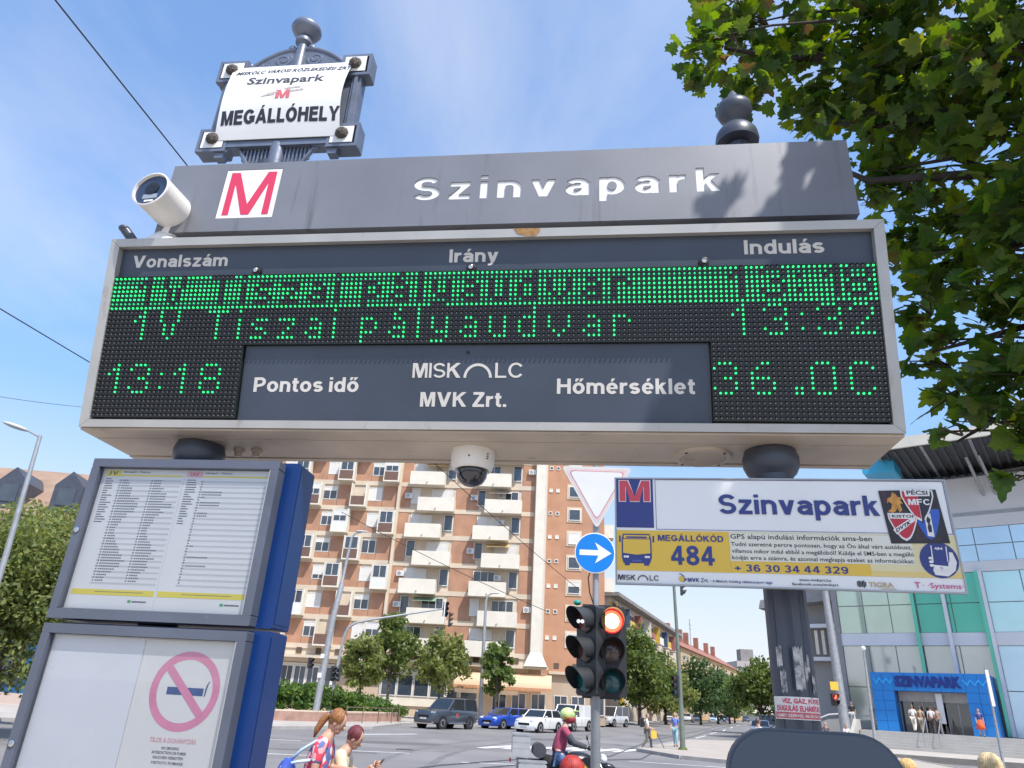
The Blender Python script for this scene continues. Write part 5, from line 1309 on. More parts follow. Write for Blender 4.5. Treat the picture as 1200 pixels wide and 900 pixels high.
# ================================================================== side street buildings
def oblong(nm, label, cat, a, b, dep_, h, mt, z0=.13, group=None):
    """building whose street face runs from a to b; returns the Empty (x along the face, y into the block) and length"""
    a = Vector((*a, 0)); b = Vector((*b, 0)); d = b-a
    t = thing(nm, label, cat, (a.x, a.y, z0), math.atan2(d.y, d.x), group)
    obj('wall', MB().box(0, d.length, 0, dep_, 0, h), mt, t)
    return t, d.length
rw = random.Random(5)
ochre = mat('ochre_render', (0.56, 0.36, 0.18), .85, var=.08, vs=.3, stain=(0.46, 0.3, 0.17), ss=.3, st=.6)
tile = mat('roof_tiles', (0.30, 0.13, 0.09), .8, var=.2, vs=.8, bump=.3, bs=5)
greyr = mat('grey_roof', (0.24, 0.22, 0.21), .8, var=.12, vs=.5)
t, LN = oblong('street_building', 'four storey building with yellow, red and blue balcony panels behind the street trees', 'building', (15.5, 104), (38.0, 160), 12, 16.2, mat('pale_facade', (0.58, 0.48, 0.38), .8, var=.08, vs=.3))
cols = [mat('panel_yellow', (0.62, 0.40, 0.06), .6), mat('panel_blue', (0.06, 0.10, 0.18), .6), mat('panel_red', (0.35, 0.12, 0.09), .6), balm]
n = 14
for i in range(n):
    x0 = LN*i/n
    for k in range(4):
        z = 2.0+k*3.6
        if i % 2 == 0:
            p_ = obj('balcony', MB().box(x0+.2, x0+LN/n-.2, -1.1, -1.0, z, z+1.1), cols[(i//2+k) % 4], t)
            obj('slab', MB().box(x0+.1, x0+LN/n-.1, -1.15, 0, z-.15, z-.001), balm, p_)
            obj('side', MB().box(x0+.05, x0+.19, -1.1, 0, z, z+2.7), cols[(i//2) % 4] if k == 3 else balm, p_)
        window(t, x0+.5, z+.9, LN/n-1.2, 1.5, -.03, rw.choice((0, 0, .5)), n=2)
obj('cornice', MB().box(-.5, LN+.4, -1.5, 12.3, 16.201, 16.7), greyr, t)
for x in (10, 19, 26, 33, 41, 50): obj('chimney', MB().box(x, x+1.0, 3, 4, 16.7, 18.6), tile, t)
t, LN = oblong('street_building', 'long orange rendered building with a red tiled roof farther down the street', 'building', (40.0, 164), (80, 250), 14, 14.6, ochre)
obj('roof', MB().prism_x([(-.6, 14.6), (14.6, 14.6), (7, 19.0)], -.5, LN+.5), tile, t)
for i in range(22):
    for k in range(4): window(t, 1.2+i*4.2, 1.2+k*3.5, 1.5, 1.7, -.03, 0, n=2)
for x in (8, 22, 30, 44, 60, 72): obj('chimney', MB().box(x, x+1.2, 4, 5.2, 15.5, 20.4), tile, t)
obj('aerial', MB().tube([(50, 7, 18.9), (50, 7, 26)], .12, 5).tube([(48, 7, 24.5), (52, 7, 24.5)], .08, 4).tube([(48.6, 7, 23.3), (51.4, 7, 23.3)], .08, 4), galv, t)
t, LN = oblong('distant_building', 'pale high blocks showing above the orange building roofs', 'building', (64, 262), (84, 290), 16, 22.5, mat('far_beige', (0.55, 0.50, 0.42), .85, var=.05, vs=.2))
obj('roof_hut', MB().box(4, 12, 3, 9, 22.5, 26), greyr, t)
for i in range(8):
    for k in range(6): window(t, 1.2+i*4.1, 2.5+k*3.2, 1.8, 1.5, -.03, 0, n=2)
t, LN = oblong('distant_building', 'white terraced building closing the view at the end of the street', 'building', (82, 258), (112, 318), 16, 13.5, mat('far_white', (0.62, 0.61, 0.60), .8, var=.05, vs=.2))
for k in range(4):
    obj('terrace', MB().box(-1, LN, -2.6+.5*k, -.001, 2.4+k*3.0, 3.5+k*3.0), balm, t)
    for i in range(10): window(t, 2+i*6.4, 3.6+k*3.0 if k < 3 else 12.1, 4.6, 1.2, -.04, 0, n=3)
t, LN = oblong('distant_building', 'grey brown tower block with a roof hut far behind the white building', 'building', (112, 352), (150, 352), 18, 24.5, mat('far_grey', (0.42, 0.38, 0.35), .85, var=.06, vs=.2))
obj('roof_hut', MB().box(3, 9, 3, 9, 24.5, 30), greyr, t)
for i in range(9):
    for k in range(7): window(t, 1.5+i*4.0, 2.0+k*3.1, 1.8, 1.5, -.03, 0, n=2)

# ================================================================== house at the left edge
hs = thing('corner_house', 'pinkish house with a brown tiled roof and dormers behind the left tree', 'house', (-47, 50.5, 1.9), R(6))
obj('wall', MB().box(0, 16, 0, 11, -1.9, 10.6), mat('pink_render', (0.48, 0.37, 0.32), .85, var=.08, vs=.4), hs)
rf = mat('brown_tiles', (0.30, 0.20, 0.14), .8, var=.15, vs=1, bump=.4, bs=6)
rfo = obj('roof', MB().add([(-.6, -.7, 10.55), (16.6, -.7, 10.55), (16.6, 11.7, 10.55), (-.6, 11.7, 10.55), (3, 5.5, 15.4), (14.4, 5.5, 15.4)], [(0,1,5,4), (1,2,5), (2,3,4,5), (3,0,4), (3,2,1,0)]), rf, hs)
for x in (10.6, 14.6):
    d_ = obj('dormer', MB().prism_y([(x-1.0, 11.0), (x+1.0, 11.0), (x+1.0, 13.0), (x, 14.1), (x-1.0, 13.0)], -.2, 3.6), steel_d, hs); obj('window', MB().box(x-.6, x+.6, -.26, -.201, 11.5, 12.8), pane, d_)
for x in range(1, 15, 3):
    for z in (1.5, 4.6, 7.6): window(hs, x, z, 1.3, 1.7, -.03, 0, n=2)
kk = thing('shop_hoarding', 'blue framed shop window low behind the left tree', 'shop window', (-21.6, 33.0, 0), R(-20))
obj('frame', MB().box(-1.6, 2.2, 0, .2, 1.2, 4.0), mat('shop_blue', (0.02, 0.16, 0.36), .5), kk); obj('pane', MB().box(-1.3, 1.9, -.04, -.001, 1.5, 3.7), pane, kk)

# ================================================================== shopping centre
MO = (27.42, 55.60, .3); MY = R(-38)
ml = thing('shopping_centre', 'glass fronted shopping centre with pale bands and a dark overhanging roof at the right', 'shopping centre', MO, MY)
def gl_(nm, c, mtl=.55): return mat(nm, c, .06, mtl, var=.08, vs=.3, spec=.8)
G1 = [gl_('glazing_cream_green', (0.58, 0.68, 0.54), .35), gl_('glazing_blue', (0.52, 0.70, 0.84), .5), gl_('glazing_cyan', (0.52, 0.78, 0.82), .4), gl_('glazing_green', (0.10, 0.48, 0.36), .4), gl_('glazing_lower_reflection_tint', (0.56, 0.57, 0.52), .45)]  # lower panes: beige and green reflections put into the tint
band = mat('pale_band', (0.72, 0.72, 0.74), .5, var=.05, vs=.5)
obj('core', MB().box(-2.3, 60, 3.25, 40, 0, 17.2), mat('core_grey', (0.35, 0.36, 0.37), .7), ml)
rows_ = [(1.05, 4.0), (4.0, 7.0), (7.9, 10.0), (10.0, 12.2), (12.95, 14.2), (14.2, 15.5)]
for j, (z0, z1) in enumerate(rows_):
    i = 0; x = -2.3
    while x < 22:
        w_ = 1.9 if x < 3 else 2.35
        if z1 > 4.1 or x < -.2 or x > 7.4:
            if j == 1 and 3.2 < x < 7.2: g_ = G1[4]
            elif j < 2: g_ = G1[4] if x < 8 else G1[1]
            elif j in (2, 3): g_ = G1[0] if x < 2.9 else (G1[3] if x < 7.2 else G1[2])
            else: g_ = G1[1]
            obj('pane', MB().box(x+.03, x+w_-.03, 3.16, 3.2, z0+.03, z1-.03), g_, ml)
        x += w_
for z0, z1 in ((7.0, 7.9), (12.2, 12.95), (15.5, 19.4)): obj('spandrel_band', MB().box(-2.3, 60, 3.05, 3.249, z0, z1), band, ml)
obj('band_line', MB().box(6, 60, 3.0, 3.049, 16.4, 16.65), galv, ml)
for x, mt in ((3.25, G1[3]), (5.35, band), (7.75, G1[3]), (8.0, band)):
    obj('mullion_fin', MB().box(x-.12, x+.12, 2.6, 3.04, 1.1, 12.2), mt, ml)
slat = mat('roof_slats', (0.07, 0.07, 0.075), .7, var=.15)
ro = obj('roof_canopy', MB().prism_x([(-3.5, 20.4), (9, 20.4), (9, 21.2), (-3.5, 21.0)], 3.2, 34), slat, ml)
obj('fascia', MB().box(3.0, 34.2, -3.7, -3.5, 20.35, 21.15), balm, ro)
for i in range(26): obj('slat', MB().box(3.3+i*.62, 3.5+i*.62, -3.4, 8, 20.22, 20.395), galv if i % 5 == 0 else slat, ro)
for x in (9.4, 10.2, 17, 24): obj('roof_strut', MB().tube([(x, 3.4, 17.6), (x-.5, 0.5, 20.3)], .12, 6), galv, ml)
obj('roof_wall', MB().box(4, 34, 5.5, 20, 17.2, 20.4), mat('roof_wall_pale', (0.5, 0.52, 0.55), .4), ml)
obj('roof_box', MB().cbox(1.9, 4.2, -1.2, 1.8, 19.4, 21.2, .1), mat('cyan_box', (0.05, 0.42, 0.66), .4, var=.05), ml)
# grey side block
sb = thing('grey_side_block', 'grey building with a deep projecting roof and white louvres, left of the glass front', 'building', MO, MY)
obj('wall', MB().box(-6.0, -2.4, 6.0, 30, 0, 10.6), mat('grey_render', (0.34, 0.33, 0.32), .8, var=.08, vs=.4), sb)
obj('roof', MB().prism_y([(-9.2, 10.2), (-2.3, 10.8), (-2.3, 12.2), (-9.0, 10.9)], 4.4, 30), mat('grey_roof_b', (0.30, 0.29, 0.29), .8), sb)
obj('ledge', MB().box(-7.0, -2.35, 5.2, 30, 6.0, 6.3), band, sb); obj('ledge', MB().box(-6.9, -2.35, 5.0, 30, 8.6, 8.9), band, sb)
for i in range(7): obj('louvre', MB().box(-6.6+i*.55, -6.35+i*.55, 5.25, 5.4, 6.5, 8.4), balm, sb)
obj('column', MB().box(-2.7, -2.3, 3.0, 3.6, 0, 17), mat('grey_roof_b', (0.3, 0.29, 0.29)), sb)
# blue entrance portal
po = thing('entrance_portal', 'bright blue entrance box lettered SZINVAPARK at the shopping centre', 'entrance', MO, MY)
bl_ = mat('portal_blue', (0.015, 0.22, 0.62), .45, var=.05, vs=.8)
obj('frame', MB().box(.05, 1.45, .05, 3.0, 1.05, 4.9).box(5.95, 7.45, .05, 3.0, 1.05, 4.9).box(1.45, 5.95, .05, 3.0, 3.72, 4.9), bl_, po)
def tiles(x0, x1, z0, z1, nx, nz):
    for i in range(nx):
        for k in range(nz):
            a = x0+(x1-x0)*i/nx; b = z0+(z1-z0)*k/nz
            obj('panel', MB().box(a+.012, a+(x1-x0)/nx-.012, .0, .049, b+.012, b+(z1-z0)/nz-.012), bl_, po)
tiles(.03, 1.47, 1.05, 3.70, 2, 4); tiles(5.93, 7.47, 1.05, 3.70, 2, 4); tiles(.03, 7.47, 3.70, 4.93, 10, 2)
dkb = mat('portal_letters', (0.01, 0.03, 0.22), .5, var=.03)
text('SZINVAPARK', 1.6, 5.75, 4.02, .62, -.001, dkb, po, bold=.06, depth=.06)
wvm = mat('portal_wave', (0.03, 0.40, 0.85), .5, var=.03)
for x0, x1 in ((.18, 1.5), (5.85, 7.25)):
    pts = []; nn = 6
    mb = MB()
    for i in range(nn):
        a = x0+(x1-x0)*i/nn; b = x0+(x1-x0)*(i+1)/nn; za_, zb_ = (4.2, 4.5) if i % 2 else (4.5, 4.2)
        mb.prism_y([(a, za_-.09), (b, zb_-.09), (b, zb_+.09), (a, za_+.09)], -.04, -.002)
    obj('wave', mb, wvm, po)
obj('door_header', MB().box(1.5, 5.9, 1.2, 1.6, 3.05, 3.71), mat('door_header_steel', (0.45, 0.42, 0.38), .4, .3), po)
obj('door_back', MB().box(1.46, 5.94, 2.2, 2.3, 1.05, 3.04), mat('dark_lobby', (0.03, 0.035, 0.04), .5, var=.3, vs=2), po)
for i in range(6): 
    x = 1.5+i*.733; obj('door_leaf', MB().box(x, x+.72, 1.35, 1.37, 1.05, 3.04), glassmat('door_glass', (.5, .55, .56), .12), po); obj('door_frame', MB().box(x-.03, x+.03, 1.3, 1.4, 1.05, 3.04), galv, po)
obj('banner', MB().box(3.95, 4.35, .6, .62, 1.7, 3.6), white_p, po)
# stairs and ramp
st_m = mat('stone_steps', (0.44, 0.42, 0.39), .8, var=.08, vs=1)
st = thing('entrance_steps', 'pale stone steps leading up to the blue entrance', 'steps', MO, MY)
obj('landing', MB().box(-.9, 40, -1.3, 3.2, 0, 1.05), st_m, st)
for i in range(6): obj('step', MB().box(-.75+.0*i, 40, -3.4+.35*i, -3.05+.35*i, 0, .165*(i+1)-.01), st_m, st)
obj('side_wall', MB().prism_x([(-3.6, 0), (-.5, 0), (-.5, 1.7), (-1.4, 1.7), (-3.6, .4)], -1.2, -.95), st_m, st)
obj('handrail', MB().tube([(3.4, -3.2, .3), (3.4, -3.2, 1.1), (3.4, -1.4, 2.0), (3.4, -1.4, 1.0)], .03, 6).tube([(4.3, -3.2, .3), (4.3, -3.2, 1.1), (4.3, -1.4, 2.0), (4.3, -1.4, 1.0)], .03, 6), galv, st)
rpw = thing('ramp_wall', 'pale concrete ramp wall left of the entrance steps', 'wall', MO, MY)
obj('wall', MB().prism_y([(-6.5, 0), (-1.3, 0), (-1.3, 1.75), (-3.0, 1.6), (-5.0, .9), (-6.5, .9)], -1.0, -.7), st_m, rpw)
obj('handrail', MB().tube([(-5.2, -.85, 1.0), (-3.0, -.85, 1.9), (-1.3, -.85, 2.1)], .05, 6), white_p, rpw)

# lamp posts and signals near the shopping centre
t, o = post('street_lamp', 'tall silver street lamp in front of the grey side block', 'street lamp', [(24.7, 54.6, .3), (24.6, 54.65, 6), (24.5, 54.75, 12.5)], [.36, .30, .20], loc=(24.7, 54.6, .3))
ps = thing('pedestrian_signal', 'red pedestrian signal with a small yellow plate on the silver lamp post', 'traffic light', (23.55, 53.0, .3))
signal(ps, -.05, 0, 3.05, R(20), r=.17, pitch=.4, n=2, on=0, core=False); obj('yellow_plate', MB().cbox(-.28, .28, -.02, .02, 3.45, 4.0, .03), yellow, ps); obj('arm', MB().tube([(0, .2, 2.9), (1.1, 1.6, 2.9)], .04, 6), galv, ps); obj('arm', MB().tube([(0, .2, 3.7), (1.1, 1.6, 3.7)], .04, 6), galv, ps)
t, o = post('street_lamp', 'short grey lamp post left of the blue entrance', 'street lamp', [(24.5, 50.2, .3), (24.6, 50.2, 6.2)], [.11, .06], loc=(24.5, 50.2, .3)); obj('globe', MB().ell((0.1, 0, 6.05), .16, 12, 8), white_p, t, smooth=True)
t, o = post('sign_pole', 'thin leaning silver pole in front of the blue entrance steps', 'pole', [(25.0, 38.6, .0), (25.03, 38.58, 2.0), (25.06, 38.56, 4.75)], [.075, .06, .05], loc=(25.0, 38.6, .0)); obj('white_plate', MB().box(-.0, .16, -.1, -.06, 2.9, 4.6), white_p, t)

# ================================================================== overhead wires
wr = mat('wire_black', (0.03, 0.03, 0.035), .6, var=0)
def wire(label, a, b, sag, r, grp=None):
    a, b = Vector(a), Vector(b); pts = [a.lerp(b, i/16)-Vector((0, 0, sag*4*(i/16)*(1-i/16)))-a for i in range(17)]
    t = obj('overhead_wire', MB().tube(pts, r, 5), wr, loc=a, label=label, cat='wire', group=grp)
wire('thick wire running down the upper left sky to the header board', (-6.6, 6.12, 10.29), (-5.67, 10.58, 10.06), .0, .012)
wire('thin wire crossing the left sky and ending behind the cabinet', (-9.51, 10.28, 7.89), (-9.11, 17.81, 8.56), .0, .012)
wire('faint wire low in the left sky above the tree', (-17.83, 21.59, 10.27), (-17.23, 29.31, 12.78), .1, .009)
wire('long diagonal wire across the balconies of the flats', (-6.03, 29.39, 13.55), (5.64, 51.69, 9.34), .2, .02)
wire('lower diagonal wire crossing the flats toward the traffic light', (-8.17, 35.06, 10.12), (2.52, 39.92, 6.47), .15, .016)

# ================================================================== maple overhead
def maple_leaf(rnd):
    """one lobed maple leaf with a fold along the midrib, stem at the origin, tip along +x"""
    o = [(0, 0), (-.06, .16), (-.16, .30), (-.02, .30), (.10, .50), (.20, .36), (.33, .46), (.40, .30), (.56, .33), (.60, .17), (.80, .14), (.98, 0)]
    o = [(x*rnd.uniform(.94, 1.06), y*rnd.uniform(.9, 1.1)) for x, y in o]
    full = [(x, y) for x, y in o] + [(x, -y*rnd.uniform(.92, 1.08)) for x, y in o[-2:0:-1]]
    c = (.30, 0); k = rnd.uniform(.10, .35); dr = rnd.uniform(.1, .45)
    f3 = lambda x, y: (x, y, -k*abs(y)-dr*x*x*.5+rnd.uniform(-.02, .02))
    vs = [f3(*c)]+[f3(*q) for q in full]
    n = len(full)
    return vs, [(0, i+1, (i+1) % n+1) for i in range(n)]
mapm = []
for nm, c, st_, th in (('maple_leaf_green', (0.085, 0.145, 0.02), (0.12, 0.085, 0.02), .66), ('maple_leaf_dark', (0.04, 0.09, 0.016), (0.07, 0.10, 0.02), .66), ('maple_leaf_yellowing', (0.17, 0.22, 0.02), (0.2, 0.12, 0.02), .6), ('maple_leaf_browned', (0.07, 0.11, 0.02), (0.15, 0.075, 0.03), .52)):
    mapm.append(mat(nm, c, .5, var=.22, vs=9, stain=st_, ss=5, st=th, trans=.46))
rnd = random.Random(4)
protos = []
for i in range(12):
    vs, fs = maple_leaf(rnd); mb = MB().add(vs, fs); protos.append(mb.mesh('leaf', mapm[(0, 0, 1, 1, 0, 3, 0, 1, 0, 1, 3, 2)[i]]))
mp_t = thing('maple_tree', 'big maple whose leafy branches hang over the top right of the view', 'tree', (5.6, 2.2, 0))
TO = Vector((5.6, 2.2, 0))
BL = [(1.57, 4.32, 7.22, 0.38), (1.39, 4.28, 6.76, 0.23), (1.96, 4.6, 7.75, 0.48), (1.97, 4.59, 6.99, 0.38), (2.38, 4.62, 7.48, 0.55), (2.63, 4.72, 6.96, 0.46), (2.84, 4.36, 7.41, 0.6), (3.01, 4.72, 6.9, 0.54), (3.17, 4.12, 6.86, 0.59), (3.27, 4.42, 6.33, 0.56), (3.22, 3.56, 6.3, 0.55), (3.42, 3.91, 5.94, 0.57), (3.08, 4.67, 6.13, 0.36), (3.31, 4.4, 5.53, 0.5), (3.26, 3.79, 5.06, 0.46), (3.2, 4.72, 5.43, 0.24), (3.21, 4.46, 4.87, 0.41), (3.16, 3.87, 4.43, 0.44), (3.01, 4.48, 4.43, 0.26), (3.11, 4.17, 4.08, 0.37), (3.01, 3.74, 3.82, 0.3), (2.88, 4.33, 3.92, 0.22), (2.93, 4.05, 3.63, 0.27), (2.95, 3.79, 3.45, 0.22), (2.73, 4.19, 3.61, 0.12), (2.82, 3.76, 3.2, 0.11), (3.4, 3.67, 4.64, 0.54), (3.58, 3.49, 5.77, 0.63), (3.06, 3.7, 3.48, 0.29), (2.7, 4.44, 8.42, 0.89), (3.28, 3.78, 7.52, 0.83), (1.87, 4.64, 8.5, 0.5), (3.72, 3.34, 6.94, 0.74), (3.02, 4.62, 5.95, .34), (3.06, 4.72, 5.35, .24), (3.0, 4.62, 4.75, .24), (2.97, 4.5, 4.25, .22), (2.86, 4.42, 6.6, .4), (3.5, 3.9, 5.3, .45), (3.4, 3.8, 4.0, .35)]
SH = [(2.75, 1.75, 6.2, .85), (2.55, .65, 6.0, .95), (3.3, 1.0, 6.5, 1.0), (2.75, -.5, 6.0, 1.05), (3.7, 2.3, 6.4, .9), (3.7, 0, 6.3, 1.1), (4.6, 1.2, 7.2, 1.2), (5.2, 3.4, 7.4, 1.2), (4.6, 3.6, 5.6, .9), (6.6, 1.5, 6.8, 1.4), (6.2, .2, 5.8, 1.2), (2.18, 1.5, 6.0, .45), (2.2, 1.0, 6.0, .5), (2.25, .4, 5.9, .5), (2.1, -.3, 5.8, .55), (1.85, .62, 5.95, .42)]
leaves = []
def leafpose(p, s, tilt=.75):
    n = Vector((rnd.gauss(0, tilt), rnd.gauss(0, tilt), 1)).normalized()
    q = n.to_track_quat('Z', 'X').to_matrix() @ Matrix.Rotation(rnd.uniform(0, 2*PI), 3, 'Z')
    return Matrix.Translation(p) @ q.to_4x4() @ Matrix.Scale(s, 4)
twig = MB(); limbs = []
for bi, (x, y, z, r) in enumerate(BL+SH):
    vis = bi < len(BL)
    nl = int((100 if vis else 110)*(r/.5)**2.1)
    c = Vector((x, y, z))
    tips = []
    for k in range(max(5, int(11*r/.5))):
        u = rnd.uniform(-1, 1); a = rnd.uniform(0, 2*PI); q = math.sqrt(1-u*u)
        e = c+Vector((q*math.cos(a), q*math.sin(a), u*.8))*r*rnd.uniform(.5, 1.0)
        tips.append(e)
        if vis:
            back = (c+Vector((.45, -.12, -.10))*max(r, .3)); m_ = back.lerp(e, .5)+Vector((rnd.gauss(0, .04), rnd.gauss(0, .04), .04))
            twig.tube([back-TO, m_-TO, e-TO], [.009, .006, .003], 4, False)
    for k in range(nl):
        t0 = rnd.choice(tips); f = rnd.random()**.6
        p = c.lerp(t0, f)+Vector((rnd.gauss(0, 1), rnd.gauss(0, 1), rnd.gauss(0, .8)))*r*.22
        leaves.append((p, leafpose(p-TO, rnd.uniform(.11, .19) if vis else rnd.uniform(.15, .22)), vis))
# the leaves that show largest are leaves of their own, the others one mass
camp = Vector((0, 0, 1.9))
leaves.sort(key=lambda q: (not q[2], (q[0]-camp).length))
for p, M, vis in leaves[:300]:
    o = bpy.data.objects.new('leaf', rnd.choice(protos)); o.matrix_local = M; link(o, mp_t)
V_, F_, Mi = [], [], []
pv = [([tuple(v.co) for v in me.vertices], [tuple(p.vertices) for p in me.polygons], mapm.index(me.materials[0])) for me in protos]
for p, M, vis in leaves[300:]:
    vs, fs, mi = rnd.choice(pv); o = len(V_)
    V_ += [tuple(M @ Vector(v)) for v in vs]; F_ += [tuple(i+o for i in f) for f in fs]; Mi += [mi]*len(fs)
me = bpy.data.meshes.new('foliage'); me.from_pydata(V_, [], F_)
for q in mapm: me.materials.append(q)
me.polygons.foreach_set('material_index', Mi); me.update()
obj('foliage', me, None, mp_t, kind='stuff')
obj('twigs', twig, bark, mp_t, kind='stuff')
brk = mat('maple_bark', (0.045, 0.035, 0.03), .9, var=.25, vs=5, bump=.5, bs=25)
trk = obj('trunk', MB().tube([(0, 0, 0), (-.03, .02, 1.5), (-.02, .05, 3.2), (-.15, .15, 4.6), (-.3, .3, 6.2), (-.4, .5, 8.2)], [.24, .19, .17, .14, .10, .05], 12), brk, mp_t, smooth=True)
def limb(pts, r0): 
    n = len(pts); obj('limb', MB().tube([Vector(p)-TO for p in pts], [r0*(1-.82*i/(n-1)) for i in range(n)], 8), brk, trk, smooth=True)
limb([(5.55, 2.3, 3.6), (4.7, 3.1, 5.6), (3.9, 3.75, 6.55), (3.1, 4.3, 7.15), (2.4, 4.6, 7.35), (1.7, 4.4, 7.2)], .09)
limb([(5.5, 2.4, 4.2), (4.4, 3.4, 5.3), (3.5, 4.0, 5.6), (2.8, 4.5, 5.9), (2.5, 4.7, 6.3)], .07)
limb([(4.4, 3.4, 5.3), (3.6, 3.95, 5.0), (3.1, 4.35, 5.0), (2.9, 4.5, 4.9)], .05)
limb([(5.55, 2.3, 3.2), (4.5, 3.2, 4.2), (3.5, 3.95, 4.35), (2.95, 4.4, 4.3)], .06)
limb([(4.5, 3.2, 4.2), (3.6, 3.8, 3.9), (3.1, 4.1, 3.7), (2.85, 4.2, 3.55)], .04)
limb([(4.4, 3.4, 5.4), (3.6, 3.8, 6.2), (3.0, 4.4, 6.4), (2.6, 4.7, 6.7)], .05)
limb([(4.7, 3.1, 5.7), (4.0, 3.4, 7.0), (3.2, 3.9, 7.9), (2.5, 4.5, 8.4)], .06)
limb([(5.4, 2.4, 5.2), (4.2, 1.8, 6.0), (3.2, 1.2, 6.3), (2.4, .8, 6.1)], .08)
limb([(5.5, 2.2, 4.8), (4.4, 1.0, 5.8), (3.4, .0, 6.1), (2.6, -.6, 6.0)], .07)
limb([(3.5, 4.0, 5.6), (3.3, 4.2, 5.9), (3.0, 4.6, 6.1)], .03)
for (x, y, z, r) in BL[::2]:
    b = Vector((x, y, z)); a = b+Vector((.9, -.35, -.15)); limb([a, a.lerp(b, .5)+Vector((0, 0, .05)), b, b+Vector((-.3, .12, .05))*r*2], .013)

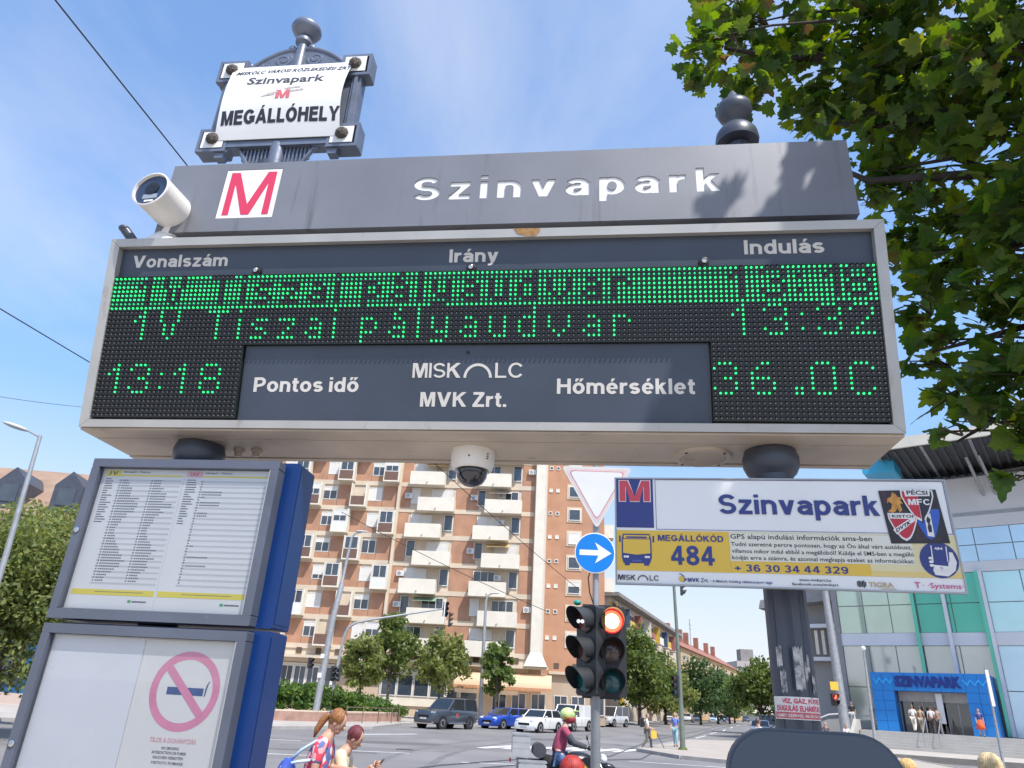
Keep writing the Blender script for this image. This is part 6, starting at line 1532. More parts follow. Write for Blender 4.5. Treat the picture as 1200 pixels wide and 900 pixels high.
# ================================================================== vehicles
tyre = rubber
glass_d = mat('car_glass', (0.02, 0.025, 0.03), .05, var=.1, spec=.9)
lampw = mat('headlight', (0.75, 0.77, 0.8), .1, .2, var=.05)
plate_m = mat('number_plate', (0.6, 0.6, 0.58), .4, var=.1, vs=14)
under = mat('underside_black', (0.01, 0.01, 0.01), .8, var=0)
def section(hw, zb, zt, crown=.05, tum=.06):
    return [(hw*.80, zb), (hw*.97, zb+.07), (hw, zb+.22), (hw, zb+(zt-zb)*.62), (hw-tum*.4, zt-.08), (hw-tum*1.4, zt), (hw*.5, zt+crown*.7), (0, zt+crown)]
def car(label, x, y, az, L_, W, H, kind, col, z0=0.0, group=None, detail=True, cat='car', nm='parked_car'):
    t = thing(nm, label, cat, (x, y, z0), R(90-az), group)
    paint = mat('paint_%s' % col[0], col[1], .28, .15, var=.03, vs=.8, coat=.8)
    h = L_/2; hw = W/2; wr_ = .33 if H < 1.7 else .38
    # side profile of the lower body: x, top of body
    P = {'hatch': [(-1, .62), (-.97, .66), (-.8, .67), (.28, .66), (.42, .655), (.75, .60), (.93, .52), (1, .42)],
         'sedan': [(-1, .58), (-.97, .66), (-.72, .69), (.25, .66), (.40, .645), (.78, .58), (.94, .50), (1, .40)],
         'pickup': [(-1, .56), (-.99, .60), (-.8, .62), (.25, .62), (.40, .62), (.80, .60), (.96, .56), (1, .46)],
         'van': [(-1, .55), (-.99, .56), (-.8, .56), (.55, .54), (.64, .53), (.84, .46), (.96, .40), (1, .32)],
         'minivan': [(-1, .52), (-.99, .55), (-.8, .56), (.45, .54), (.56, .52), (.84, .47), (.96, .42), (1, .32)]}[kind]
    GH = {'hatch': (-.97, -.72, .12, .42), 'sedan': (-.82, -.50, .10, .42), 'pickup': (-.985, -.93, .08, .40), 'van': (-.99, -.95, .38, .62), 'minivan': (-.985, -.94, .30, .58)}[kind]
    vs, fs = [], []
    zb = .20 if H < 1.7 else .30
    for fx, ft in P:
        w_ = hw*(1-.14*max(0, (abs(fx)-.72)/.28)**2)
        s_ = section(w_, zb+(.06 if abs(fx) > .95 else 0), ft*H, .03)
        vs += [(fx*h, yy, zz) for yy, zz in s_] + [(fx*h, -yy, zz) for yy, zz in s_[-2::-1]]
    n = 15
    for i in range(len(P)-1):
        for k in range(n-1): a = i*n+k; fs.append((a, a+1, a+n+1, a+n))
        fs.append((i*n+n-1, i*n, i*n+n, i*n+2*n-1))
    fs.append(tuple(range(n-1, -1, -1))); e = (len(P)-1)*n; fs.append(tuple(range(e, e+n)))
    bd = obj('body', MB().add(vs, fs), paint, t, smooth=50)
    # greenhouse
    xr0, xr1, xf1, xf0 = [q*h for q in GH]; zb_ = .63*H if kind in ('hatch', 'sedan') else .53*H
    if kind == 'pickup': zb_ = .60*H
    gw, rw_ = hw-.07, hw-.20
    if kind in ('van', 'minivan'): rw_ = hw-.12
    g_ = MB().add([(xr0+.04, gw, zb_), (xf0, gw, zb_), (xf1, rw_, H-.05), (xr1, rw_, H-.05), (xr0+.04, -gw, zb_), (xf0, -gw, zb_), (xf1, -rw_, H-.05), (xr1, -rw_, H-.05)],
                  [(0,3,2,1)[::-1], (4,5,6,7)[::-1], (1,2,6,5)[::-1], (0,4,7,3), (3,7,6,2)])
    obj('windows', g_, glass_d, t)
    rp_ = MB().add([(xr1-.03, rw_+.01, H-.07), (xf1+.03, rw_+.01, H-.07), (xf1-.10, rw_*.85, H), (xr1+.1, rw_*.85, H), (xr1-.03, -rw_-.01, H-.07), (xf1+.03, -rw_-.01, H-.07), (xf1-.10, -rw_*.85, H), (xr1+.1, -rw_*.85, H)],
                   [(0,1,2,3), (4,7,6,5), (3,2,6,7), (1,5,6,2), (0,3,7,4)])
    obj('roof', rp_, paint, t, smooth=40)
    for sy in (1, -1):
        pil = [((xf0+.02, gw+.005, zb_-.02), (xf1, rw_+.01, H-.06)), ((xr0+.03, gw+.005, zb_-.02), (xr1, rw_+.01, H-.06))]
        xm = (xf1+xr1)/2+.15; pil.append(((xm, gw+.01, zb_-.02), (xm-.05, rw_+.012, H-.06)))
        for a, b in pil: obj('pillar', MB().tube([(a[0], a[1]*sy, a[2]), (b[0], b[1]*sy, b[2])], .042, 5), paint, t)
        if kind == 'van' and sy == 1:
            xh = xf1-.55; g1, g2 = gw+.02, rw_+.02
            obj('cargo_hull', MB().add([(xr0, g1, zb_-.04), (xh, g1, zb_-.04), (xh, g2, H-.05), (xr1-.02, g2, H-.05), (xr0, -g1, zb_-.04), (xh, -g1, zb_-.04), (xh, -g2, H-.05), (xr1-.02, -g2, H-.05)], [(0,1,2,3)[::-1], (4,5,6,7), (1,5,6,2)[::-1], (0,3,7,4)[::-1], (3,2,6,7)[::-1]]), paint, t)
        for fx in (.62, -.60):
            c = (fx*h, (hw-.10)*sy, wr_)
            obj('wheel_arch', MB().lathe([(wr_+.075, -.11*sy), (wr_+.075, .112*sy)], c, 20, 'y'), under, t)
            wh = obj('wheel', MB().lathe([(wr_-.02, -.1), (wr_, -.08), (wr_, .08), (wr_-.02, .1)], (c[0], c[1]+.018*sy, c[2]), 20, 'y'), tyre, t, smooth=30)
            mb = MB().lathe([(wr_*.66, .0), (wr_*.64, .015*sy), (wr_*.2, .005*sy)], (c[0], c[1]+.108*sy, c[2]), 16, 'y')
            obj('rim', mb, galv if kind != 'pickup' else chrome, wh)
        if detail:
            obj('headlight', MB().ell((h*.93, (hw-.30)*sy, P[-2][1]*H-.03 if kind != 'pickup' else .52*H), (.13, .20, .085), 10, 6), lampw, t, smooth=True)
            obj('mirror', MB().ell((xf0-.22, (hw+.08)*sy, zb_+.08), (.07, .11, .07), 8, 6), paint, t, smooth=True)
            obj('door_seam', MB().box(-.02, -.005, (hw+.001)*sy-.003, (hw+.001)*sy+.003, zb+.15, zb_-.05), under, t)
    fz = .36*H if H < 1.7 else .40*H
    if detail:
        obj('grille', MB().cbox(h-.05, h+.012, -hw*.55, hw*.55, fz-.05, fz+.08, .01) if 0 else MB().box(h-.08, h+.006, -hw*.5, hw*.5, fz-.08, fz+.07), under, t)
        obj('number_plate', MB().box(h+.007, h+.02, -.26, .26, fz-.19, fz-.085), plate_m, t)
        obj('bumper', MB().box(h-.16, h-.005+.0, -hw*.86, hw*.86, zb, zb+.18), (chrome if kind == 'pickup' else (under if kind in ('minivan', 'van') else paint)), t)
    return t
bluec, whitec, silv, darkc = ('blue', (0.01, 0.06, 0.36)), ('white', (0.78, 0.78, 0.77)), ('silver', (0.52, 0.53, 0.55)), ('slate', (0.045, 0.055, 0.075))
pk = car('dark grey pickup with a canopy over its bed, facing left in front of the flats', -3.25, 53.8, 214, 5.0, 1.85, 1.92, 'pickup', darkc)
obj('door_badge', MB().box(-.1, .16, .932, .938, .78, .98), mat('badge_red', (0.45, 0.05, 0.05), .5), pk); obj('roof_rail', MB().tube([(-2.2, .72, 1.93), (.1, .72, 1.95)], .025, 5).tube([(-2.2, -.72, 1.93), (.1, -.72, 1.95)], .025, 5), black, pk)
obj('step_bar', MB().tube([(-1.0, .95, .38), (1.0, .95, .38)], .05, 6), chrome, pk)
car('bright blue estate car between the pickup and the white hatchback', .9, 59.6, 218, 4.6, 1.82, 1.47, 'hatch', bluec)
car('white hatchback right of the blue car, behind the motorcyclist', 3.3, 56.6, 214, 4.2, 1.8, 1.5, 'hatch', whitec)
car('tall white panel van behind the white hatchback and the rider', 6.3, 63.2, 212, 4.6, 1.85, 1.95, 'van', whitec, cat='van', nm='parked_van')
car('silver minibus right of the red traffic light', 12.7, 83.5, 214, 4.9, 1.9, 2.0, 'minivan', silv, cat='van', nm='parked_van')
gV = 'cars standing along the side street'
car('white off road car parked farthest left along the side street', 32.5, 143, 196, 4.6, 1.9, 1.9, 'minivan', whitec, group=gV)
car('white saloon car right of the tall green mast', 38.9, 149, 196, 4.4, 1.8, 1.45, 'hatch', whitec, group=gV)
car('pale blue saloon third along the side street', 48.5, 172, 196, 4.4, 1.8, 1.5, 'hatch', ('pale_blue', (0.35, 0.48, 0.62)), group=gV)
car('dark blue car behind the pale blue one in the side street', 54.5, 186, 197, 4.4, 1.8, 1.5, 'hatch', ('navy', (0.03, 0.06, 0.18)), group=gV)
car('second dark blue car, farther along the row', 59, 197, 197, 4.3, 1.8, 1.5, 'hatch', ('navy', (0.03, 0.06, 0.18)), group=gV)
car('small dark car alone far down the side street', 69, 213, 200, 4.0, 1.7, 1.5, 'hatch', darkc, group=gV, detail=False)
car('grey car half hidden behind the green mast', 40.5, 163, 196, 4.2, 1.75, 1.5, 'hatch', silv, group=gV, detail=False)
car('white car seen just left of the right post, behind the woman in white', 25.0, 73, 200, 4.4, 1.8, 1.5, 'hatch', whitec)
car('white van behind the white car, left of the right post', 29.5, 84, 200, 4.8, 1.9, 2.0, 'van', whitec, cat='van', nm='parked_van')

# ================================================================== people
def skinned(name, V, E_, Rr, mt, par, sub=1, head=None, **k):
    me = bpy.data.meshes.new(name); me.from_pydata(V, E_, []); o = bpy.data.objects.new(name, me); C.objects.link(o)
    md = o.modifiers.new('s', 'SKIN'); md.use_smooth_shade = True
    me.skin_vertices or None
    sv = me.skin_vertices[0].data
    for i, r in enumerate(Rr): sv[i].radius = (r, r) if not isinstance(r, tuple) else r; sv[i].use_root = (i == 0)
    if sub: m2 = o.modifiers.new('b', 'SUBSURF'); m2.levels = sub; m2.render_levels = sub
    dg = bpy.context.evaluated_depsgraph_get(); dg.update()
    me2 = bpy.data.meshes.new_from_object(o.evaluated_get(dg)); bpy.data.objects.remove(o)
    if head:
        mb = MB(); mb.v = [tuple(v.co) for v in me2.vertices]; mb.f = [list(p.vertices) for p in me2.polygons]; mb.m = [0]*len(mb.f)
        hc, q, s = head
        f = q @ Vector((0, 1, 0)); f = f if f.y > 0 else -f; u = q @ Vector((0, 0, 1))
        mb.ell(hc, (.074*s, .090*s, .112*s), 16, 12, q); mb.ell(hc+f*.035*s-u*.055*s, (.052*s, .055*s, .052*s), 12, 8, q); mb.ell(hc+f*.093*s-u*.012*s, (.011*s, .018*s, .022*s), 8, 6, q)
        for e in (-1, 1): mb.ell(hc+Vector((e*.075*s, 0, 0))-u*.01*s, (.012*s, .02*s, .03*s), 8, 6, q)
        me2 = mb.mesh(name, mt, True)
    else: me2.materials.clear(); me2.materials.append(mt)
    return obj(name, me2, mt, par, **k)
STAND = dict(pelvis=(0, 0, .94), chest=(0, 0, 1.22), neck=(0, 0, 1.44), head=(0, .02, 1.60), top=(0, .01, 1.69),
             shL=(-.17, 0, 1.39), elL=(-.22, -.02, 1.12), wrL=(-.22, .08, .88), haL=(-.215, .11, .80),
             shR=(.17, 0, 1.39), elR=(.22, -.02, 1.12), wrR=(.22, .08, .88), haR=(.215, .11, .80),
             hiL=(-.09, 0, .90), knL=(-.10, .02, .49), anL=(-.10, -.02, .09), toL=(-.11, .13, .03),
             hiR=(.09, 0, .90), knR=(.10, .02, .49), anR=(.10, -.02, .09), toR=(.11, .13, .03))
RAD = dict(pelvis=.125, chest=.13, neck=.052, head=.052, top=.045, shL=.06, elL=.042, wrL=.03, haL=.034, shR=.06, elR=.042, wrR=.03, haR=.034,
           hiL=.085, knL=.058, anL=.04, toL=.035, hiR=.085, knR=.058, anR=.04, toR=.035)
BON = [('pelvis','chest'), ('chest','neck'), ('neck','head'), ('head','top'), ('neck','shL'), ('shL','elL'), ('elL','wrL'), ('wrL','haL'), ('neck','shR'), ('shR','elR'), ('elR','wrR'), ('wrR','haR'),
       ('pelvis','hiL'), ('hiL','knL'), ('knL','anL'), ('anL','toL'), ('pelvis','hiR'), ('hiR','knR'), ('knR','anR'), ('anR','toR')]
WALK = dict(knL=(-.09, .20, .50), anL=(-.09, .22, .10), toL=(-.10, .37, .06), knR=(.09, -.02, .50), anR=(.09, -.28, .14), toR=(.10, -.16, .03), wrL=(-.22, -.05, .88), haL=(-.22, -.06, .80), wrR=(.22, .20, .92), haR=(.22, .25, .86))
def person(label, x, y, z0, az, h=1.7, pose=None, top=None, bottom=None, hair=(0.06, 0.035, 0.02), skirt=False, longhair=False, shoes=(0.03, 0.03, 0.03), skinc=skin, nm='person', bare=False, sub=1, topcoat=None, strands=0):
    J = dict(STAND); J.update(pose or {}); s = h/1.75
    t = thing(nm, label, 'person', (x, y, z0), R(-az))
    names = list(STAND); idx = {n: i for i, n in enumerate(names)}
    V = [Vector(J[n])*s for n in names]; Rr = [RAD[n]*s for n in names]
    up_ = (Vector(J['top'])-Vector(J['neck'])).normalized(); q = up_.to_track_quat('Z', 'Y').to_matrix()
    hc = (Vector(J['head'])+up_*.035)*s
    skinned('body', V, [(idx[a], idx[b]) for a, b in BON], Rr, skinc, t, sub, head=(hc, q, s))
    def garment(nm_, bones, grow, mt, over={}):
        ns = []; 
        for a, b in bones:
            for q in (a, b):
                if q not in ns: ns.append(q)
        pts = [Vector(over.get(q, J[q]))*s for q in ns]; skinned(nm_, pts, [(ns.index(a), ns.index(b)) for a, b in bones], [(RAD[q]+grow)*s for q in ns], mt, t, sub)
    mid = lambda a, b, f: tuple(Vector(J[a]).lerp(Vector(J[b]), f))
    tm = mat('cloth_%d_%d_%d' % tuple(int(c*99) for c in top), top, .8, var=.15, vs=9); bm_ = mat('cloth_%d_%d_%d' % tuple(int(c*99) for c in bottom), bottom, .85, var=.15, vs=7)
    if topcoat: tm = topcoat
    J2 = dict(J); 
    over = {'neck': mid('chest', 'neck', .80), 'elL': mid('shL', 'elL', .75), 'elR': mid('shR', 'elR', .75)}
    garment('shirt', [('pelvis','chest'), ('chest','neck'), ('neck','shL'), ('shL','elL'), ('neck','shR'), ('shR','elR')], .018, tm, over)
    if skirt:
        p = Vector(J['pelvis'])*s; mb = MB().lathe([(.30*s, .45*s-p.z), (.24*s, -.2*s), (.15*s, .08*s)], tuple(p), 14); obj('skirt', mb, bm_, t, smooth=True)
    else: garment('trousers', [('pelvis','hiL'), ('hiL','knL'), ('knL','anL'), ('pelvis','hiR'), ('hiR','knR'), ('knR','anR')], .016, bm_)
    sm_ = mat('shoe_%d' % int(shoes[0]*99), shoes, .6)
    for a, b in (('anL', 'toL'), ('anR', 'toR')):
        obj('shoe', MB().tube([Vector(J[a])*s-Vector((0, .04, .03))*s, Vector(J[b])*s], [.05*s, .042*s], 8), sm_, t, smooth=True)
    hm = mat('hair_%d_%d' % (int(hair[0]*99), int(hair[1]*99)), hair, .55, var=.3, vs=30)
    bk = (q @ Vector((0, -1, 0))); bk = bk if bk.y < 0 else -bk; sd_ = up_.cross(bk)
    hcc = hc+bk*.022*s+up_*.022*s
    mb = MB().ell(hcc, (.084*s, .088*s, .100*s), 16, 10, q)
    if strands:
        rr = random.Random(len(label))
        for i in range(strands):
            a = rr.uniform(-2.35, 2.35); ln = rr.uniform(.75, 1.0)*(1.75 if not longhair else 2.3); pts = []; jt = rr.uniform(-.12, .12); og = rr.uniform(1.0, 1.09)
            for k in range(7):
                ph = .12+ln*k/6+rr.uniform(-.03, .03); th = a+jt*k/3
                d = bk*math.sin(ph)*math.cos(th)*.088+sd_*math.sin(ph)*math.sin(th)*.084+up_*math.cos(ph)*.1
                if ph > 1.6: d = bk*math.cos(th)*.088+sd_*math.sin(th)*.084-up_*(ph-1.6)*(.30 if longhair else .09)
                pts.append(hcc+d*s*og)
            mb.tube(pts, [.007*s, .010*s, .010*s, .010*s, .009*s, .007*s, .003*s], 4, False)
    obj('hair', mb, hm, t, smooth=True)
    if longhair: obj('hair_length', MB().ell(hcc+bk*.03*s-up_*.13*s, (.078*s, .045*s, .15*s), 12, 8, q), hm, t, smooth=True)
    return t
P_ = person
P_('grey haired man with a black rucksack and walking stick on the crossing', 7.9, 40.3, .0, 95, 1.72, dict(WALK, head=(0, .05, 1.58), wrR=(.2, .30, 1.0), haR=(.2, .37, .98)), (0.62, 0.6, 0.55), (0.16, 0.14, 0.12), (0.2, 0.18, 0.16))
tb = thing('rucksack', 'black rucksack worn by the man with the walking stick', 'bag', (7.9, 40.3, 1.05), R(-95)); obj('bag', MB().cbox(-.16, .16, -.34, -.15, 0, .45, .06), black, tb); obj('strap', MB().tube([(-.1, -.15, .4), (-.12, .05, .42), (-.12, .14, .2)], .018, 5), black, tb)
tb = thing('walking_stick', 'thin dark walking stick held by the man on the crossing', 'stick', (8.3, 40.1, .0), 0); obj('stick', MB().tube([(0, 0, .95), (.48, -.05, 0)], .018, 6), bark, tb)
tb = thing('shopping_bag', 'yellow bag carried by the man on the crossing', 'bag', (8.2, 40.05, .72), 0); obj('bag', MB().cbox(-.14, .14, -.05, .05, -.16, .2, .04), yellow, tb); obj('handle', MB().tube([(-.08, 0, .2), (0, 0, .3), (.08, 0, .2)], .01, 5), yellow, tb)
P_('woman in a blue top and pale blue trousers beside the tall green mast', 9.9, 42.6, .12, 200, 1.7, dict(WALK), (0.12, 0.18, 0.48), (0.25, 0.42, 0.48), (0.1, 0.05, 0.03))
P_('woman in a white top walking just left of the right post', 9.7, 28.6, .1, 60, 1.7, dict(WALK), (0.78, 0.77, 0.76), (0.1, 0.1, 0.13), (0.12, 0.06, 0.035))
def mloc(x, y, z=1.35): return (MO[0]+x*math.cos(MY)-y*math.sin(MY), MO[1]+x*math.sin(MY)+y*math.cos(MY), z)
def mp_person(label, x, y, az, h, top, bottom, hair, pose=WALK, z=1.35, **k): q = mloc(x, y, z); return P_(label, q[0], q[1], q[2], az, h, pose, top, bottom, hair, **k)
mp_person('man in white shirt and white trousers nearest the left side of the entrance', 2.55, -.7, 40, 1.75, (0.78, 0.76, 0.72), (0.72, 0.68, 0.6), (0.2, 0.15, 0.1))
mp_person('person in tan clothes half behind the man in white at the entrance', 2.95, -.3, 40, 1.68, (0.45, 0.32, 0.2), (0.5, 0.42, 0.32), (0.12, 0.08, 0.05))
mp_person('person in a pale top and dark trousers in the middle of the entrance', 3.65, -.6, 30, 1.7, (0.7, 0.66, 0.62), (0.06, 0.05, 0.05), (0.1, 0.06, 0.04))
mp_person('person in a brown top right of the pale topped person at the entrance', 4.0, -.4, 30, 1.66, (0.35, 0.24, 0.2), (0.12, 0.09, 0.08), (0.06, 0.04, 0.03))
mp_person('person in a dark blue top and orange skirt right of the entrance doors', 6.5, -.9, 200, 1.68, (0.06, 0.07, 0.22), (0.75, 0.13, 0.04), (0.05, 0.03, 0.03), pose={}, skirt=True)
mp_person('woman in a black top and white trousers standing by the ramp wall', -1.5, -.1, 210, 1.66, (0.03, 0.03, 0.03), (0.75, 0.73, 0.7), (0.28, 0.14, 0.06), pose={}, z=1.5)
SIT = dict(pelvis=(0, 0, .50), chest=(0, .03, .78), neck=(0, .05, 1.0), head=(0, .09, 1.15), top=(0, .09, 1.24), shL=(-.17, .04, .95), elL=(-.2, .1, .70), wrL=(-.15, .3, .62), haL=(-.12, .36, .60), shR=(.17, .04, .95), elR=(.2, .1, .70), wrR=(.15, .3, .62), haR=(.12, .36, .60),
           hiL=(-.09, .02, .47), knL=(-.11, .42, .47), anL=(-.11, .42, .09), toL=(-.12, .55, .03), hiR=(.09, .02, .47), knR=(.11, .42, .47), anR=(.11, .42, .09), toR=(.12, .55, .03))
P_('person with light brown hair sitting low by the ramp wall, right of the post', 21.4, 50.2, .45, 200, 1.7, SIT, (0.12, 0.1, 0.12), (0.5, 0.48, 0.46), (0.35, 0.2, 0.1))
P_('person in white sitting low on the wall beside the silver lamp post', 22.9, 50.6, .45, 190, 1.65, SIT, (0.7, 0.68, 0.68), (0.2, 0.2, 0.25), (0.15, 0.1, 0.08))

# the two women close by at the lower left
flor = mat('floral_print', (0.72, 0.08, 0.13), .8, var=.2, vs=40, stain=(0.10, 0.13, 0.30), ss=14, st=.5)
_n = flor.node_tree; _v = _n.nodes.new('ShaderNodeTexVoronoi'); _v.inputs['Scale'].default_value = 19; _g = _n.nodes.new('ShaderNodeTexCoord'); _n.links.new(_g.outputs['Object'], _v.inputs['Vector'])
_r = _n.nodes.new('ShaderNodeValToRGB'); _r.color_ramp.interpolation = 'CONSTANT'
for p_, c_ in ((0, (0.75, 0.06, 0.10, 1)), (.35, (0.75, 0.35, 0.36, 1)), (.55, (0.12, 0.16, 0.36, 1)), (.75, (0.76, 0.70, 0.68, 1)), (.88, (0.6, 0.05, 0.1, 1))):
    if p_ == 0: _r.color_ramp.elements[0].color = c_
    else: e_ = _r.color_ramp.elements.new(p_); e_.color = c_
_r.color_ramp.elements[-1].color = (0.3, 0.45, 0.6, 1); _s = _n.nodes.new('ShaderNodeSeparateColor'); _n.links.new(_v.outputs['Color'], _s.inputs[0]); _n.links.new(_s.outputs[0], _r.inputs[0]); _n.links.new(_r.outputs[0], _n.nodes['Principled BSDF'].inputs['Base Color'])
A1 = dict(chest=(0, .03, 1.22), neck=(0, .09, 1.43), head=(0, .16, 1.545), top=(0, .22, 1.64), shL=(-.16, .07, 1.375), shR=(.16, .07, 1.375), elL=(-.21, .12, 1.13), wrL=(-.14, .36, 1.12), haL=(-.11, .43, 1.13), elR=(.20, .05, 1.10), wrR=(.20, .16, .90), haR=(.19, .2, .83))
wa = P_('woman with a brown ponytail in a red floral dress, looking down, lower left', -1.82, 8.32, .06, 92, 1.72, A1, (0.7, 0.1, 0.15), (0.6, 0.1, 0.15), (0.30, 0.13, 0.045), skirt=True, topcoat=flor, sub=2, strands=150)
hm = mat('hair_29_12', (0.30, 0.13, 0.045))
s_ = 1.72/1.75
obj('ponytail', MB().tube([Vector((0, .12, 1.655))*s_, Vector((0, .07, 1.645))*s_, Vector((0, .02, 1.59))*s_, Vector((0, -.03, 1.50))*s_, Vector((0, -.05, 1.42))*s_], [.022, .036, .040, .032, .010], 10), hm, wa, smooth=True)
for sx_ in (-1, 1): obj('eye', MB().ell(Vector((sx_*.032, .262, 1.545))*s_, (.012, .006, .006), 8, 5), ink, wa, smooth=True)
obj('hair_tie', MB().ell(Vector((0, .095, 1.655))*s_, (.03, .03, .03), 10, 6), navy, wa, smooth=True)
bgm = thing('shoulder_bag', 'blue and white patterned shoulder bag on the back of the woman in the floral dress', 'bag', (-2.06, 8.26, 1.0), R(-85))
bagm = mat('bag_blue', (0.03, 0.07, 0.34), .7, var=.3, vs=10, stain=(0.72, 0.72, 0.76), ss=9, st=.58)
obj('bag', MB().ell((.05, -.02, .08), (.20, .10, .19), 16, 10), bagm, bgm, smooth=True)
obj('strap', MB().tube([(.0, -.02, .22), (.05, .10, .34), (.10, .26, .44), (.08, .34, .40)], .016, 6), mat('strap_pale_blue', (0.55, 0.70, 0.80), .7), bgm, smooth=True)
obj('strap', MB().tube([(.1, -.05, .20), (.13, .10, .24), (.14, .22, .26)], .015, 6), mat('strap_pale_blue', (0.55, 0.70, 0.80), .7), bgm, smooth=True)
B1 = dict(chest=(0, .05, 1.18), neck=(0, .13, 1.37), head=(0, .20, 1.475), top=(0, .27, 1.565), shL=(-.16, .10, 1.33), shR=(.16, .10, 1.33), elL=(-.20, .20, 1.08), wrL=(-.07, .40, 1.19), haL=(-.05, .455, 1.235), elR=(.20, .22, 1.06), wrR=(.09, .44, 1.17), haR=(.06, .50, 1.22))
wb = P_('woman with dark red hair and a cream top holding up a phone, lower left', -1.72, 8.74, .02, 92, 1.66, B1, (0.72, 0.62, 0.44), (0.3, 0.28, 0.26), (0.16, 0.035, 0.045), sub=2, bare=True, strands=170)
sB = 1.68/1.75
for sx_ in (-1, 1): obj('eye', MB().ell(Vector((sx_*.032, .302, 1.475))*sB, (.012, .006, .006), 8, 5), ink, wb, smooth=True)
for i in range(4):
    z = 1.20+.018*i; obj('finger', MB().tube([Vector((.055, .505, z))*sB, Vector((.03, .545, z+.012))*sB, Vector((.0, .548, z+.016))*sB, Vector((-.022, .53, z+.014))*sB], [.010, .009, .008, .006], 6), skin, wb, smooth=True)
obj('thumb', MB().tube([Vector((.045, .48, 1.225))*sB, Vector((.02, .475, 1.255))*sB, Vector((.0, .487, 1.275))*sB], [.011, .010, .008], 6), skin, wb, smooth=True)
for i in range(4):
    z = 1.205+.017*i; obj('finger', MB().tube([Vector((-.05, .47, z))*sB, Vector((-.04, .51, z+.01))*sB, Vector((-.015, .53, z+.012))*sB], [.010, .009, .007], 6), skin, wb, smooth=True)
phn = thing('mobile_phone', 'dark phone held up by the woman with red hair', 'phone', (-1.72+.50, 8.74-.02, 1.19), R(-92)); obj('phone_body', MB().cbox(-.036, .036, -.005, .005, -.05, .09, .01), black, phn); phn.rotation_euler = (R(-35), 0, R(-92)); obj('screen', MB().box(-.032, .032, -.0065, -.0052, -.044, .084), blackg, phn)
# heads of passers-by close to the camera, only their hair is in view
P_('person with bright red hair below the motorcycle, only the top of the head in view', .60, 5.95, -.12, 10, 1.66, {}, (0.1, 0.1, 0.12), (0.1, 0.1, 0.15), (0.40, 0.035, 0.03), strands=320)
P_('person with long pale blonde hair at the lower right edge', 4.43, 7.02, -.08, 15, 1.76, {}, (0.5, 0.45, 0.4), (0.2, 0.2, 0.25), (0.66, 0.50, 0.28), longhair=True, strands=200)
P_('person with short golden blonde hair at the bottom, left of the long haired blonde', 4.2, 8.0, -.02, 20, 1.58, {}, (0.5, 0.5, 0.5), (0.2, 0.2, 0.25), (0.58, 0.38, 0.15), strands=120)

# ================================================================== motorcycle and rider
bk_ = thing('motorcycle', 'black touring motorcycle with silver luggage boxes crossing behind the traffic light', 'motorcycle', (.80, 15.3, 0), R(2))
silb = mat('luggage_aluminium', (0.55, 0.56, 0.57), .35, .6, var=.08, vs=5); blk2 = mat('bike_black', (0.015, 0.016, 0.02), .3, .1, var=.1, coat=.4)
def bwheel(x, r):
    w_ = obj('wheel', MB().lathe([(r-.1, -.05), (r-.02, -.065), (r, -.03), (r, .03), (r-.02, .065), (r-.1, .05), (r-.1, -.05)], (x, 0, r), 28, 'y'), rubber, bk_, smooth=40)
    mb = MB()
    for k in range(9): a = 2*PI*k/9; mb.tube([(x, 0, r), (x+(r-.1)*math.cos(a), 0, r+(r-.1)*math.sin(a))], .008, 4)
    obj('spokes', mb, galv, w_); obj('rim', MB().lathe([(r-.1, -.03), (r-.115, 0), (r-.1, .03)], (x, 0, r), 28, 'y'), silb, w_); obj('hub', MB().lathe([(.05, -.06), (.05, .06)], (x, 0, r), 12, 'y'), galv, w_)
bwheel(0, .32); bwheel(1.52, .34)
obj('fork', MB().tube([(1.52, .08, .34), (1.22, .08, 1.0)], .028, 8).tube([(1.52, -.08, .34), (1.22, -.08, 1.0)], .028, 8), silb, bk_, smooth=True)
obj('front_mudguard', MB().tube([(1.26, 0, .62), (1.45, 0, .72), (1.66, 0, .68), (1.82, 0, .56)], [.05, .07, .06, .02], 8), blk2, bk_, smooth=True)
obj('engine', MB().cbox(.50, .98, -.20, .20, .28, .62, .06), mat('engine_grey', (0.14, 0.14, 0.15), .4, .5, var=.2, vs=9), bk_); obj('cylinder', MB().lathe([(.10, -.33), (.12, -.2), (.12, .2), (.10, .33)], (.86, 0, .45), 12, 'y'), silb, bk_, smooth=40)
obj('tank', MB().ell((.86, 0, .90), (.34, .19, .19), 16, 10), blk2, bk_, smooth=True)
obj('side_fairing', MB().prism_y([(.75, .62), (1.15, .60), (1.32, .78), (1.18, 1.02), (.95, 1.0), (.74, .86)], -.225, -.17), blk2, bk_); obj('gold_decal', MB().prism_y([(.84, .92), (.93, .93), (1.13, .69), (1.05, .67)], -.231, -.227), mat('decal_gold', (0.6, 0.30, 0.03), .4), bk_); obj('white_decal', MB().prism_y([(1.08, .84), (1.24, .86), (1.2, .93), (1.07, .92)], -.231, -.227), white_p, bk_)
obj('seat', MB().tube([(.66, 0, .86), (.40, 0, .85), (.12, 0, .92)], [.12, .14, .12], 10), rubber, bk_, smooth=True)
obj('tail_frame', MB().tube([(.3, .12, .80), (-.25, .12, .88)], .02, 6).tube([(.3, -.12, .80), (-.25, -.12, .88)], .02, 6), blk2, bk_)
obj('swing_arm', MB().tube([(0, -.10, .32), (.5, -.1, .42)], .04, 8), blk2, bk_); obj('exhaust', MB().tube([(.85, -.2, .30), (.4, -.2, .33), (-.1, -.22, .52)], [.03, .045, .05], 10), chrome, bk_, smooth=True)
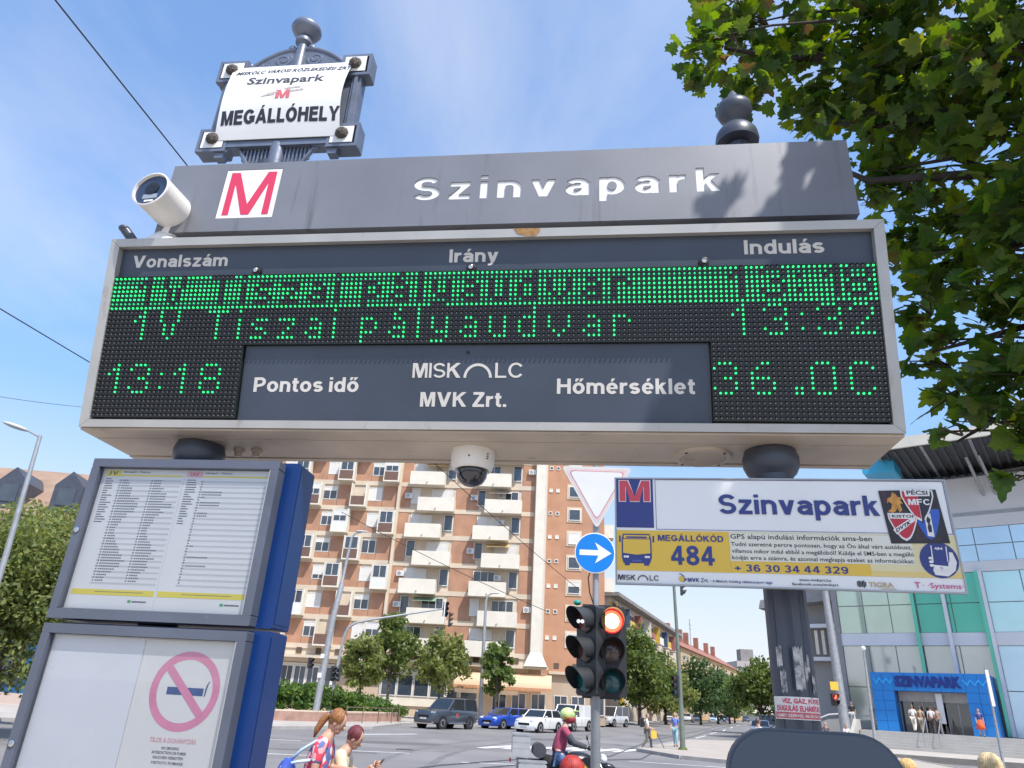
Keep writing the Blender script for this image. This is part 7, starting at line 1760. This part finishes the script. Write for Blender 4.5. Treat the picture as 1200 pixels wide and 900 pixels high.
obj('handlebar', MB().tube([(1.12, .38, 1.16), (1.20, .1, 1.14), (1.20, -.1, 1.14), (1.12, -.38, 1.16)], .018, 6), blk2, bk_); obj('windscreen', MB().add([(1.30, -.18, 1.02), (1.30, .18, 1.02), (1.16, .15, 1.38), (1.16, -.15, 1.38)], [(0,1,2,3)]), glassmat('screen_smoke', (.6, .6, .62), .1), bk_)
obj('headlight', MB().ell((1.34, 0, .98), (.09, .12, .09), 12, 8), lampw, bk_, smooth=True); obj('beak', MB().tube([(1.3, 0, .86), (1.52, 0, .84), (1.64, 0, .80)], [.09, .06, .01], 8), blk2, bk_, smooth=True)
for sy in (-1, 1): obj('mirror', MB().ell((1.10, sy*.42, 1.32), (.02, .07, .05), 10, 6), blk2, bk_, smooth=True); obj('mirror_stem', MB().tube([(1.14, sy*.34, 1.17), (1.11, sy*.40, 1.30)], .008, 5), blk2, bk_)
for nm_, q in (('top_box', (-.42, -.08, -.20, .20, .98, 1.32)), ('side_box', (-.30, .22, -.42, -.20, .52, .88)), ('side_box', (-.30, .22, .20, .42, .52, .88))):
    b_ = obj(nm_, MB().cbox(*q, .035), silb, bk_); obj('lid', MB().cbox(q[0]-.01, q[1]+.01, q[2]-.012, q[3]+.012, q[5]+.0, q[5]+.035, .012), galv, b_)
    for zz_ in (.35, .65): obj('seam', MB().box(q[0]-.004, q[1]+.004, q[2]-.004, q[3]+.004, q[4]+(q[5]-q[4])*zz_-.004, q[4]+(q[5]-q[4])*zz_+.004), galv, b_)
obj('roll_bag', MB().tube([(.10, .22, 1.08), (.10, -.22, 1.08)], .13, 12), mat('bag_charcoal', (0.05, 0.05, 0.06), .8, var=.2), bk_, smooth=40)
obj('tail_light', MB().box(-.46, -.43, -.08, .08, .86, .92), mat('tail_red', (0.5, 0.02, 0.03), .3), bk_)
RIDE = dict(pelvis=(0, .0, 1.00), chest=(0, .08, 1.28), neck=(0, .14, 1.50), head=(0, .20, 1.655), top=(0, .20, 1.74), shL=(-.18, .13, 1.45), elL=(-.27, .30, 1.24), wrL=(-.32, .53, 1.18), haL=(-.34, .60, 1.17), shR=(.18, .13, 1.45), elR=(.27, .30, 1.24), wrR=(.32, .53, 1.18), haR=(.34, .60, 1.17),
            hiL=(-.11, .05, .96), knL=(-.25, .42, .80), anL=(-.22, .22, .40), toL=(-.23, .38, .34), hiR=(.11, .05, .96), knR=(.25, .42, .80), anR=(.22, .22, .40), toR=(.23, .38, .34))
rd = P_('motorcycle rider in a plum shirt and jeans wearing a green and yellow helmet', 1.25, 15.3, 0, 88, 1.75, RIDE, (0.33, 0.055, 0.11), (0.07, 0.14, 0.30), (0.05, 0.04, 0.03))
gl2 = mat('sleeve_dark', (0.06, 0.065, 0.075), .8)
for sx_ in (-1, 1): obj('sleeve', MB().tube([(sx_*.215, .20, 1.36), (sx_*.27, .30, 1.24), (sx_*.32, .53, 1.18)], [.068, .062, .045], 10), gl2, rd, smooth=True); obj('glove', MB().ell((sx_*.335, .585, 1.17), (.05, .06, .04), 10, 7), black, rd, smooth=True)
hl = thing('motorcycle_helmet', 'green and yellow helmet with a red lower half on the motorcycle rider', 'helmet', (1.25, 15.3, 0), R(-88))
obj('shell', MB().ell((0, .20, 1.73), (.135, .155, .125), 18, 12), mat('helmet_green', (0.48, 0.62, 0.25), .25, var=.3, vs=8, stain=(0.70, 0.72, 0.55), ss=6, st=.55), hl, smooth=True)
obj('chin_bar', MB().ell((0, .235, 1.645), (.115, .135, .085), 16, 10), mat('helmet_maroon', (0.28, 0.03, 0.04), .3, var=.2), hl, smooth=True); obj('cheek_panel', MB().ell((0, .19, 1.685), (.132, .12, .06), 16, 8), mat('helmet_orange', (0.62, 0.30, 0.05), .3), hl, smooth=True)
obj('visor', MB().ell((0, .275, 1.72), (.095, .085, .05), 16, 8), blackg, hl, smooth=True); obj('peak', MB().prism_z([(-.10, .30), (.10, .30), (.07, .42), (-.07, .42)], 1.79, 1.805), mat('helmet_green', (0.30, 0.55, 0.10)), hl)
